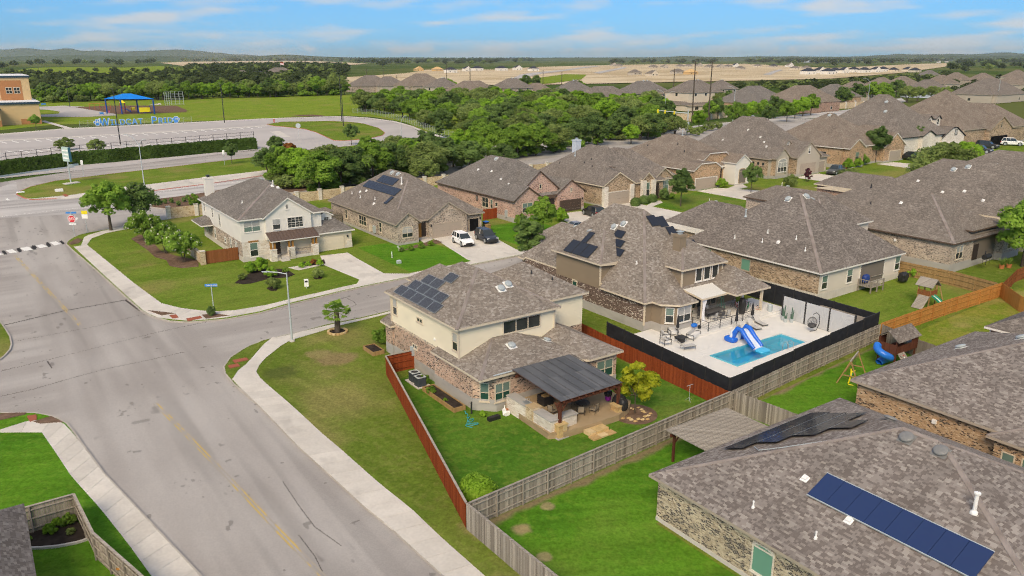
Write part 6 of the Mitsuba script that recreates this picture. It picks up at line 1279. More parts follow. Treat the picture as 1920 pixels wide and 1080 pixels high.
fence('dark weathered grey fence behind the wooden playhouse',[(75.0,41.0),(73.6,36.0),(72.8,30.0)],mats=('cedar_grey_dark','cedar_grey_dark','cedar_grey'),board_side=-1,single=False)
fence('orange-brown stained fence along the yellow lawn, behind the green slide',[(75.2,41.3),(88,41.2),(99.95,40.69)],mats=ORG,board_side=1,postm='wood_orange')
fence('orange-brown fence return at the right edge of the photo',[(99.95,40.69),(96.2,37.0),(94,33)],mats=ORG,board_side=-1,single=False)
fence('honey-coloured fence between the playset yard and the light brick house',[(99.9,53.6),(100.22,46.44),(99.4,41.0)],mats=HON,board_side=1,postm='wood_honey')
fence('reddish fence behind the light brick house at the right edge',[(100.2,40.7),(108,42.5),(125,43)],h=1.7,mats=('wood_rust','wood_rust'),board_side=1,single=False)
fence('weathered grey fence round the dark planting bed at the bottom left',[(-8.0,53.0),(2.16,53.13),(2.55,47.6),(4.15,41.6),(5.2,37.0)],board_side=1,cap='cedar_grey_pale')
fence('brown side fence beside the light brick house',[(100.6,55.0),(104.9,57.0)],mats=('wood_rust',),board_side=1,single=False)
fence('dark wooden fence panel between the white corner house and the grey-tan brick house',[(48.6,131.5),(53.9,132.0)],mats=('cedar_grey_dark',),board_side=1,single=False)
eb=thing('bed_edging','curved pale concrete edging of the dark planting bed at the bottom left','edging')
EB=[(-2.01,50.87),(-1.00,51.35),(-0.05,50.76),(0.78,50.38),(1.92,50.13),(2.56,50.24)]
for i,(a,b)in enumerate(zip(resample(EB,14)[:-1],resample(EB,14)[1:])):put(eb,bar((*a,.06),(*b,.06),.16,.16),'concrete',part='block')
gp=thing('yellow_post','yellow wooden post leaning at the bottom edge by the grey fence','post');put(gp,bar((*(3.25,45.98),.1),(*(3.36,44.30),1.0),.12),'wood_orange',part='post')
dc=thing('folding_chair','dark folding chair in the fence corner on the green lawn','chair');cu,cv=(24.86,38.08)
put(dc,rot(bx(-.3,.3,-.25,.25,.42,.46),30,mv=(cu,cv,0)),'steel_dark',part='seat');put(dc,rot(bar((0,.25,.45),(0,.4,1.0),.6,.03,(0,1,0)),30,mv=(cu,cv,0)),'steel_dark',part='backrest')
for a in(-.28,.28):put(dc,rot(cat(tube([(a,-.3,0),(a,.25,.55)],.015),tube([(a,.3,0),(a,-.22,.45)],.015)),30,mv=(cu,cv,0)),'steel_dark',part='leg')
for lab,p in(('thin metal sprinkler stand on the lawn below the red pool fence',(48.47,42.80)),):
 k=thing('sprinkler_stand',lab,'stand');z=float(T(p[0]));put(k,cat(tube([(*p,z),(*p,z+1.5)],.02,5),bar((p[0]-.4,p[1],z+1.5),(p[0]+.4,p[1],z+1.5),.03),*[tube([(p[0],p[1],z+.35),(p[0]+.35*math.cos(a),p[1]+.35*math.sin(a),z)],.015,4)for a in(0,2.1,4.2)]),'galv',part='stand')
# ---------------------------------------------------------------- pool yard
deck=sg.Polygon([(50.3,40.2),(75.2,42.0),(75.4,52.0),(75.4,57.8),(51.2,57.8)])
dkk=thing('pool_deck','white concrete pool deck round the turquoise pool','deck')
pm('deck_white',lambda p,n,uv:mix((0.66,0.645,0.61),(0.76,0.745,0.71),fbm(p.x*1.1,p.y*1.1,p.z,4)))
ext=deck.difference(POOL.buffer(.02))
for i,g in enumerate((sg.box(50,40,57.74,48.9),sg.box(57.74,40,68.66,45.31),sg.box(57.74,48.49,68.66,50.2),sg.box(68.66,40,76,50.2),sg.box(50,48.9,57.74,58),sg.box(57.74,50.2,66.6,53.0),sg.box(66.6,50.2,76,53.0),sg.box(57.74,53.0,76,58))):
 q=ext.intersection(g).buffer(-.01,join_style=2)
 if not q.is_empty:put(dkk,slab(q,.12,.3),'deck_white',part='slab')
up=sg.Polygon([(59.5,52.9),(75.3,52.9),(75.3,57.85),(59.5,57.85)])
put(dkk,slab(up,.42,.4),'deck_white',part='terrace');put(dkk,slab(sg.box(66.5,52.55,75.3,52.9),.27,.3),'deck_white',part='step');put(dkk,slab(sg.box(59.1,53.5,59.5,56.5),.27,.3),'deck_white',part='step')
pl=thing('swimming_pool','rectangular turquoise swimming pool with an inflatable slide','swimming pool');z0=float(T(63))
pm('pool_tile',lambda p,n,uv:mix((0.10,0.42,0.56),(0.17,0.53,0.66),fbm(p.x*.9,p.y*.9,p.z,3)))
x0,y0,x1,y1=POOL.bounds
put(pl,cat(bx(x0-.12,x1+.12,y0-.12,y1+.12,z0-1.35,z0-1.2)),'pool_tile',part='floor')
put(pl,cat(bx(x0-.12,x0,y0-.12,y1+.12,z0-1.2,z0+.1),bx(x1,x1+.12,y0-.12,y1+.12,z0-1.2,z0+.1),bx(x0,x1,y0-.12,y0,z0-1.2,z0+.1),bx(x0,x1,y1,y1+.12,z0-1.2,z0+.1)),'pool_tile',part='basin')
put(pl,bx(x1-2.2,x1-.002,y0+.002,y1-.002,z0-1.2,z0-.7),'pool_tile',part='bench')
g_=np.linspace(x0,x1,90);h_=np.linspace(y0,y1,30);GX,GY=np.meshgrid(g_,h_);GZ=z0-.06+.02*(meshkit.fbm(np.stack([GX*1.1,GY*1.1,GX*0],-1),3,3)-.5)
i,j=np.meshgrid(np.arange(29),np.arange(89),indexing='ij');a=(i*90+j).ravel()
put(pl,(np.stack([GX,GY,GZ],-1).reshape(-1,3),np.vstack([np.stack([a,a+1,a+91],1),np.stack([a,a+91,a+90],1)])),'water',smooth=True,part='water')
scene['water']={'type':'thindielectric','int_ior':1.33,'specular_transmittance':{'type':'rgb','value':[0.62,0.93,0.98]}}
for du in(0,.8):put(pl,tube([(65.2+du,y0-.25,z0+.1),(65.2+du,y0-.25,z0+.75),(65.2+du,y0+.1,z0+.95),(65.2+du,y0+.4,z0+.6),(65.2+du,y0+.45,z0-.7)],.03,8),'steel',part='handrail',smooth=True)
# black mesh screens
pm('mesh_black',lambda p,n,uv:mix((0.012,0.013,0.016),(0.028,0.03,0.036),fbm(p.x*1.5,p.y*1.5,p.z*2,3)),rough=.7)
def screens(label,a,b,n,z0,z1,off=0.0,step=0):
 k=thing('black_mesh_fence',label,'fence')
 a,b=np.array(a,float),np.array(b,float)
 for i in range(n):
  p,q=a+(b-a)*i/n,a+(b-a)*(i+1)/n;m=(p+q)/2;d=(q-p)/np.linalg.norm(q-p);zt=float(T(m[0]));s=step*(i%2)*.04
  key=numbered(k+'__panel')
  put(key,bar((*(p+d*.06),zt+(z0+z1)/2+s),(*(q-d*.06),zt+(z0+z1)/2+s),.02,z1-z0-.08),'mesh_black',part='mesh')
  put(key,cat(bar((*(p+d*.04),zt+z1+s),(*(q-d*.04),zt+z1+s),.06,.06),bar((*(p+d*.04),zt+z0+s),(*(q-d*.04),zt+z0+s),.05,.05)),'steel_dark',part='frame')
 for i in range(n+1):
  p=a+(b-a)*i/n;put(k,bx(p[0]-.05,p[0]+.05,p[1]-.05,p[1]+.05,float(T(p[0])),float(T(p[0]))+z1+.08),'steel_dark',part='post')
screens('row of black mesh screens above the red fence at the pool yard',(51.4,57.0),(50.2,40.0),6,1.0,2.65)
screens('stepped row of black mesh screens above the grey fence behind the pool',(50.3,39.95),(76.0,42.1),8,1.25,2.65,step=1)
screens('tall black mesh fence on the far side of the pool yard',(76.2,42.3),(76.8,66.0),9,.1,2.35)
# grey privacy screens
ps=thing('privacy_screen','three tall pale grey privacy panels with black posts at the end of the pool','screen')
for i in range(3):
 v0=51.7-i*2.95;key=numbered(ps+'__panel');z=float(T(73))+.12
 for j in range(13):put(key,bx(72.97,73.03,v0-2.8,v0-.07,z+.05+j*.19,z+.05+j*.19+.183),'screen_grey',part='slat')
flat('screen_grey',(0.55,0.56,0.57))
for i in range(4):v0=51.7-i*2.95;put(ps,bx(72.93,73.07,v0-.07,v0+.07,float(T(73)),float(T(73))+2.75),'steel_dark',part='post')
sh2=thing('tool_shed','low grey-brown roofed shed behind the pale grey privacy panels','shed');put(sh2,bx(74.0,75.7,43.2,48.6,.5,2.2),'cedar_grey',part='wall');put(sh2,tilt_box((74.85,45.9,2.3),np.array([0,1.,0]),np.array([.97,0,.2]),np.array([-.2,0,.97]),5.8,2.0,.08,0),'cedar_grey_dark',part='roof')
# pool furniture
zd,zu=float(T(63))+.12,float(T(66))+.42
def lounger(u,v,rz,label,z):
 k=thing('pool_lounger',label,'lounger',None)
 def m(b):return rot(b,rz,(0,0,0),(u,v,z))
 put(k,m(bx(-.32,.32,-.95,.35,.30,.36)),'cushion_grey',part='seat');put(k,m(bar((0,.33,.34),(0,1.0,.92),.64,.06,(0,1,0))),'cushion_grey',part='backrest')
 put(k,m(cat(bar((-.34,-.97,.29),(-.34,.5,.29),.04),bar((.34,-.97,.29),(.34,.5,.29),.04),bar((-.34,-.96,.29),(.34,-.96,.29),.04))),'steel_dark',part='frame')
 for a in(-.34,.34):
  for b in(-.9,.45):put(k,m(tube([(a,b,0),(a,b,.3)],.02,5)),'steel_dark',part='leg')
 return k
lounger(66.0,51.0,-15,'grey pool lounger beside the inflatable slide',zd);lounger(67.6,51.3,-15,'grey pool lounger, middle one of the three facing the pool',zd);lounger(69.2,51.7,-15,'grey pool lounger farthest right of the three facing the pool',zd);lounger(57.0,51.2,75,'grey lounger with pale cushion near the black screens',zd)
def umbrella(u,v,label,z):
 k=thing('closed_umbrella',label,'umbrella');put(k,tube([(u,v,z),(u,v,z+2.6)],.025),'steel_dark',part='pole');put(k,lathe([(.03,2.55),(.10,2.3),(.13,1.7),(.17,1.25),(.14,1.15),(.02,1.2)],12,(u,v,z)),'plastic_black',smooth=40,part='canopy');put(k,lathe([(.001,0),(.28,0),(.28,.08),(.001,.1)],14,(u,v,z)),'steel_dark',part='base')
umbrella(65.4,51.9,'closed black parasol left of the pool loungers',zd);umbrella(68.5,52.3,'closed black parasol between the pool loungers',zd);umbrella(58.6,54.0,'closed black parasol at the corner of the bay window',zd)
def sofa(u,v,rz,w,label,z):
 k=thing('outdoor_sofa' if w>1.2 else 'outdoor_armchair',label,'sofa' if w>1.2 else 'armchair')
 def m(b):return rot(b,rz,(0,0,0),(u,v,z))
 put(k,m(bx(-w/2,w/2,-.35,.35,.22,.42)),'cushion_white',part='seat_cushion');put(k,m(bx(-w/2,w/2,.22,.4,.42,.78)),'cushion_grey',part='back_cushion')
 for s in(-1,1):put(k,m(cat(bar((s*(w/2+.05),-.4,.0),(s*(w/2+.05),-.4,.58),.05),bar((s*(w/2+.05),.42,0),(s*(w/2+.05),.42,.7),.05),bar((s*(w/2+.05),-.42,.58),(s*(w/2+.05),.44,.58),.05))),'steel_dark',part='arm')
 return k
sofa(60.0,53.0,20,1.7,'outdoor sofa with white cushions beside the pool steps',zd);sofa(57.5,54.6,60,.75,'outdoor armchair with grey cushion nearest the bay window',zd);sofa(58.9,54.9,-20,.75,'outdoor armchair beside the corner parasol',zd);sofa(56.3,53.4,80,.75,'outdoor armchair nearest the black screens',zd)
ct=thing('fire_table','dark square fire table among the outdoor armchairs','table');put(ct,bx(57.5,58.6,52.4,53.4,zd+.5,zd+.58),'steel_dark',part='tabletop');put(ct,bx(57.75,58.35,52.65,53.15,zd,zd+.5),'plastic_black',part='base')
dt=thing('dining_table','long dark outdoor dining table under the white awning','table');put(dt,bx(65.0,68.0,55.5,56.6,zu+.68,zu+.75),'seat_grey',part='tabletop')
for a in(65.2,67.8):
 for b in(55.65,56.45):put(dt,bx(a-.05,a+.05,b-.05,b+.05,zu,zu+.68),'steel_dark',part='leg')
for i,(u,v,rz,w)in enumerate(((65.4,55.0,185,'near side, left'),(66.4,54.9,180,'near side, middle'),(67.5,55.0,175,'near side, right'),(65.6,57.0,0,'far side, left'),(66.8,57.0,0,'far side, right'),(64.5,56.1,90,'left end'))):patio_chair(u,v,zu,rz,'grey dining chair at the outdoor table, '+w,'seat_grey' if i%2 else 'cushion_grey')
rl=thing('cable_railing','black post railing with thin cables along the raised terrace','railing')
for(a,b)in(((62.2,52.95),(69.6,52.95)),((62.2,52.95),(62.2,55.2))):
 a,b=np.array(a),np.array(b);n=max(2,int(np.linalg.norm(b-a)/1.5))
 for i in range(n+1):p=a+(b-a)*i/n;put(rl,bx(p[0]-.03,p[0]+.03,p[1]-.03,p[1]+.03,zu-.3,zu+.95),'steel_dark',part='post')
 put(rl,bar((*a,zu+.95),(*b,zu+.95),.06,.04),'steel_dark',part='handrail')
 for z in(.2,.38,.56,.74):put(rl,tube([(*a,zu+z),(*b,zu+z)],.012,4),'steel_dark',part='cable')
isl=thing('inflatable_slide','blue and white inflatable slide leaning into the pool','inflatable slide')
for s,m_ in((-.75,'inflate_blue'),(.75,'inflate_blue')):
 p=[(63.2+s,49.9,zd+.1),(63.2+s*.95,49.7,zd+1.0),(63.2+s*.9,49.35,zd+1.6),(63.2+s*.85,48.9,zd+1.55),(63.2+s*.85,48.2,zd+.85),(63.2+s*.85,47.2,zd+.05)]
 put(isl,tube(p,[.26,.27,.26,.24,.22,.2],10),m_,smooth=True,part='side_tube')
sl=np.array([(49.3,1.35),(48.8,1.2),(48.1,.62),(47.2,.0),(46.4,-.12)])
V=np.array([(63.2+s*.62,y,zd+z+.05)for y,z in sl for s in(-1,1)]);put(isl,cat((V,np.array([[2*i,2*i+1,2*i+3]for i in range(4)]+[[2*i,2*i+3,2*i+2]for i in range(4)])),(V-[0,0,.12],np.array([[2*i,2*i+3,2*i+1]for i in range(4)]+[[2*i,2*i+2,2*i+3]for i in range(4)]))),'inflate_white',part='chute')
put(isl,lump((63.2,46.6,zd-.1),.75,.6,.16,4,.05),'inflate_cyan',smooth=True,part='landing');put(isl,lump((62.5,50.1,zd+.25),.5,.7,.3,5,.05),'inflate_blue',smooth=True,part='base');put(isl,lump((62.9,49.9,zd+.6),.7,.35,.7,6,.05),'inflate_white',smooth=True,part='ladder')
flat('inflate_blue',(0.012,0.13,0.62),.3);flat('inflate_white',(0.62,0.70,0.80),.3);flat('inflate_cyan',(0.06,0.45,0.75),.3)
eg=thing('egg_chair','hanging wicker egg chair on a curved stand before the privacy panels','chair');zq=float(T(72))+.12
put(eg,tube([(71.4,46.9,zq+.05),(72.2,46.7,zq+.05),(72.5,46.6,zq+.8),(72.4,46.6,zq+1.7),(71.9,46.7,zq+2.1),(71.5,46.8,zq+1.95)],.035,8),'steel_dark',part='stand',smooth=True)
for i in range(9):a=i*math.pi/9;put(eg,tube([(71.5+.48*math.cos(a)*math.sin(t),46.8+.48*math.sin(a)*math.sin(t),zq+1.05+.62*math.cos(t))for t in np.linspace(0,2*math.pi,21)],.013,4,False),'steel_dark',part='wicker')
put(eg,lump((71.5,46.8,zq+.75),.4,.4,.2,3,.05),'seat_grey',smooth=True,part='cushion')
for i,(u,v,r,h)in enumerate(((72.3,51.0,.25,.5),(71.9,50.4,.22,.45),(72.3,49.9,.22,.45))):
 k=thing('cactus_pot',('tallest columnar cactus in a grey pot by the privacy panels','succulent in the front grey pot by the privacy panels','columnar cactus in the right grey pot by the privacy panels')[i],'potted plant');z=float(T(u))+.12
 put(k,lathe([(.001,0),(r*.8,0),(r,h),(r*.85,h),(.001,h-.06)],14,(u,v,z)),'galv',part='pot')
 for j in range(4):a=j*1.7+i;put(k,tube([(u+.08*math.cos(a),v+.08*math.sin(a),z+h-.1),(u+.14*math.cos(a),v+.14*math.sin(a),z+h+(.5+.25*j)*(1.0 if i!=1 else .5))],[.07,.05],7),'cactus',part='stem')
flat('cactus',(0.10,0.17,0.13))
k=thing('trash_can','galvanised metal trash can at the porch post','trash can');z=float(T(73))+.42;put(k,lathe([(.001,0),(.26,0),(.31,.72),(.32,.74),(.30,.78),(.001,.84)],18,(72.9,52.9+.4,z)),'galv',smooth=30,part='can');put(k,cat(tube([(72.9+.31,53.3,z+.5),(72.9+.36,53.3,z+.58),(72.9+.31,53.3,z+.66)],.015)),'steel',part='handle')
k=thing('step_ladder','green step ladder standing at the house wall under the awning','ladder')
for s in(-.25,.25):put(k,bar((69.2+s,56.9,zu),(69.2+s*.7,57.3,zu+1.9),.06,.03),'ladder_green',part='rail');put(k,bar((69.2+s,57.75,zu),(69.2+s*.7,57.35,zu+1.9),.04,.03),'ladder_green',part='rear_rail')
for j in range(5):put(k,bar((68.97+.01*j,56.95+.07*j,zu+.35*(j+.7)),(69.43-.01*j,56.95+.07*j,zu+.35*(j+.7)),.08,.025),'ladder_green',part='tread')
flat('ladder_green',(0.12,0.34,0.25))
def bicycle(u,v,rz,label,mat,z,s=1.0):
 k=thing('bicycle',label,'bicycle')
 def m(b):b=cat(b);return rot((b[0]*s,b[1]),rz,(0,0,0),(u,v,z))
 for x in(-.5,.5):
  w=numbered(k+'__wheel');a=np.linspace(0,2*math.pi,25)
  put(w,m(tube(np.stack([x+.31*np.cos(a),a*0,.33+.31*np.sin(a)],1),.022,5,False)),'rubber',part='tyre');put(w,m(cat(*[bar((x,0,.33),(x+.3*math.cos(b),0,.33+.3*math.sin(b)),.008)for b in np.arange(0,6.2,.7)])),'steel',part='spokes')
 put(k,m(cat(tube([(-.5,0,.33),(-.05,0,.32),(.36,0,.74),(-.18,0,.78),(-.05,0,.32)],.02,5),tube([(-.5,0,.33),(-.18,0,.78),(-.21,0,.9)],.018,5),tube([(.5,0,.33),(.36,0,.78),(.33,0,.95)],.02,5))),mat,part='frame')
 put(k,m(tube([(.33,-.28,.98),(.36,0,.97),(.33,.28,.98)],.015,5)),'steel_dark',part='handlebar');put(k,m(lump((-.22,0,.92),.14,.07,.05,2,0,2)),'plastic_black',smooth=True,part='saddle')
flat('bike_red',(0.55,0.06,0.03),.4);flat('bike_green',(0.02,0.25,0.12),.4);flat('bike_pink',(0.5,0.05,0.25),.4);flat('bike_orange',(0.65,0.16,0.02),.4)
for u,v,rz,m_,lab,s in((70.6,56.2,60,'bike_red','red bicycle under the porch roof, nearest the curtain',1),(71.4,55.2,30,'bike_green','green bicycle under the porch roof',1),(72.4,56.4,100,'bike_pink','pink bicycle at the far side under the porch roof',.9),(71.8,54.4,150,'bike_orange','small orange bicycle lying closest to the trash can',.75),(71.0,57.0,20,'steel','grey bicycle against the house wall under the porch roof',1)):bicycle(u,v,rz,lab,m_,zu+.02,s)
k=thing('covered_heater','tall black covered object beside the right curtain','covered heater');put(k,lump((69.6,54.6,zu+1.0),.35,.35,1.0,6,.12),'plastic_black',smooth=True,part='cover')
k=thing('toy_tricycle','blue and black ride-on toy by the bay window','toy');put(k,lump((61.6,54.4,zu+.35),.35,.25,.2,3,.1,2),'blue_plastic',smooth=True,part='body');put(k,tube([(61.9,54.0,zu+.2),(62.05,54.0,zu+.2)],.2,14),'rubber',part='wheel')
k=thing('potted_plant','leafy potted plant against the house wall under the awning','plant');put(k,lathe([(.001,0),(.22,0),(.3,.5),(.24,.5),(.001,.42)],14,(63.2,56.6,zu)),'concrete_grey',part='pot');rr=np.random.default_rng(2);put(k,cat(*[bar((63.2,56.6,zu+.45),(63.2+rr.normal()*.35,56.6+rr.normal()*.3,zu+.9+rr.random()*.8),.09,.012)for i in range(30)]),'leaf_ivy',part='leaves')
# ---------------------------------------------------------------- playsets
def a_frame(k,u,v,z,h,w,spread,d,mat,rail_mat):
 d=np.array([*d,0.0]);n=np.array([-d[1],d[0],0]);o=np.array([u,v,z])
 for e in(-1,1):
  top=o+d*e*w/2+[0,0,h]
  for s in(-1,1):put(k,bar(o+d*e*(w/2+.15)+n*s*spread,top,.1,.1),mat,part='leg')
  put(k,bar(o+d*e*(w/2+.1)+n*-spread*.62+[0,0,h*.38],o+d*e*(w/2+.1)+n*spread*.62+[0,0,h*.38],.07,.09),mat,part='brace')
 put(k,bar(o-d*(w/2+.1)+[0,0,h],o+d*(w/2+.1)+[0,0,h],.11,.14),rail_mat,part='beam')
ss=thing('swing_set','wooden A-frame swing set standing on the bright lawn behind the pool fence','swing set');(su,sv)=(63.79,37.07)
a_frame(ss,su,sv,float(T(su)),2.3,2.8,.95,(.94,.34),'wood_honey','cedar_grey_pale')
for t,m_ in((-.5,'ladder_green'),(.45,'sign_yellow')):
 p=np.array([su+.94*t,sv+.34*t,float(T(su))])
 for s in(-.2,.2):put(ss,tube([p+[.94*s,.34*s,2.25],p+[.94*s,.34*s,.7]],.012,4),'steel_dark',part='rope')
 put(ss,bar(p+[-.25,-.09,.68],p+[.25,.09,.68],.2,.05),m_,part='swing_seat')
yc=thing('yellow_swing','yellow plastic swing lying on the lawn under the near eave of the orange-tan brick house','swing');yu,yv=(62.45,36.57);put(yc,tube([(yu,yv,.7),(yu+.1,yv-.1,1.5),(yu+.2,yv,2.1)],.07),'sign_yellow',part='chute');put(yc,tube([(yu,yv,.6),(yu+.5,yv-.5,.5),(yu+1.0,yv-.6,.5)],.05),'sign_yellow',part='bar')
ph=thing('wooden_playhouse','red-brown wooden playhouse with grey roof, blue tube slide and climbing wall','playhouse');hu,hv=69.6,36.4;z=float(T(hu))
for a in(0,3.4):
 for b in(0,1.7):put(ph,bx(hu+a-.07,hu+a+.07,hv+b-.07,hv+b+.07,z,z+2.7),'wood_brown',part='post')
put(ph,bx(hu-.1,hu+3.5,hv-.1,hv+1.8,z+1.25,z+1.35),'wood_brown',part='floor')
for i in range(22):put(ph,bx(hu+.1+i*.155,hu+.1+i*.155+.12,hv-.1,hv-.06,z+1.35,z+2.05),'wood_brown',part='slat')
put(ph,bx(hu-.1,hu+1.2,hv+1.74,hv+1.8,z+1.3,z+2.6),'wood_brown',part='wall');put(ph,bx(hu-.1,hu-.04,hv-.1,hv+1.8,z+1.3,z+2.2),'wood_brown',part='wall');put(ph,bx(hu+2.4,hu+3.55,hv-.14,hv-.1,z+1.3,z+2.7),'wood_brown',part='wall')
for s in(-1,1):put(ph,tilt_box((hu+1.7,hv+.85+s*.58,z+3.0),np.array([1.,0,0]),np.array([0,-s*.8,.6]),np.array([0,s*.6,.8]),4.0,1.55,.05,0),'roof_dark',part='roof')
put(ph,bx(hu+3.6,hu+3.64,hv+.2,hv+1.5,z+1.5,z+2.5),'sign_white',part='window_frame')
put(ph,tilt_box((hu+.6,hv-.75,z+.7),np.array([1.,0,0]),np.array([0,.68,.73]),np.array([0,-.73,.68]),1.1,1.8,.06,0),'cedar_grey',part='climbing_wall')
rr=random.Random(3)
for i in range(14):c=np.array([hu+.2+rr.random()*.85,0,0]);t=rr.random();put(ph,lump((c[0],hv-1.33+1.15*t-.05,z+.1+1.2*t),.08,.06,.07,i,.1,1),('sign_red','sign_white','blue_plastic','plastic_black')[i%4],part='climbing_hold')
a=np.linspace(0,1,30);put(ph,tube(np.stack([hu-.5-.55*np.sin(a*6.2)-.2,hv+.9+.55*np.cos(a*6.2)-.3*a,z+2.0-1.75*a],1),.36,12,False),'blue_plastic',smooth=True,part='tube_slide')
pz=thing('playset','wooden play tower with grey roof, green slide and climbing ramp in the fenced yard','playset');hu,hv=(90.13,44.50);z=float(T(hu))
for a in(-.7,.7):
 for b in(-.7,.7):put(pz,bx(hu+a-.06,hu+a+.06,hv+b-.06,hv+b+.06,z,z+2.5),'wood_honey',part='post')
put(pz,bx(hu-.8,hu+.8,hv-.8,hv+.8,z+1.3,z+1.38),'wood_honey',part='floor')
for i in range(10):put(pz,bx(hu-.72+i*.15,hu-.72+i*.15+.11,hv-.8,hv-.76,z+1.38,z+2.0),'wood_rust',part='slat');put(pz,bx(hu-.8,hu-.76,hv-.72+i*.15,hv-.72+i*.15+.11,z+1.38,z+2.0),'wood_rust',part='slat')
for s in(-1,1):put(pz,tilt_box((hu+s*.45,hv,z+2.85),np.array([0,1.,0]),np.array([-s*.75,0,.66]),np.array([s*.66,0,.75]),2.1,1.35,.05,0),'cedar_grey',part='roof')
sl=np.array([(0,1.35),(.5,1.1),(1.4,.5),(2.0,.2),(2.4,.15)]);V=np.array([(hu-.2+s*.26,hv-.8-y,z+q)for y,q in sl for s in(-1,1)])
put(pz,cat((V,np.array([[2*i,2*i+1,2*i+3]for i in range(4)]+[[2*i,2*i+3,2*i+2]for i in range(4)]))),'sign_white',part='slide_bed')
for s in(-1,1):put(pz,cat(*[bar((hu-.2+s*.3,hv-.8-sl[i][0],z+sl[i][1]+.08),(hu-.2+s*.3,hv-.8-sl[i+1][0],z+sl[i+1][1]+.08),.06,.2)for i in range(4)]),'slide_green',part='slide_side')
flat('slide_green',(0.02,0.28,0.17),.4);put(pz,tilt_box((hu-1.45,hv-.1,z+.65),np.array([0,1.,0]),np.array([.72,0,.69]),np.array([-.69,0,.72]),1.3,1.9,.05,0),'cedar_grey',part='ramp')
put(pz,bar((hu+.7,hv,z+2.2),(hu+3.4,hv+.5,z+2.2),.12,.15),'wood_honey',part='beam')
for s in(-1,1):put(pz,bar((hu+3.4,hv+.5+s*.8,z),(hu+3.4,hv+.5,z+2.2),.1),'wood_honey',part='leg')
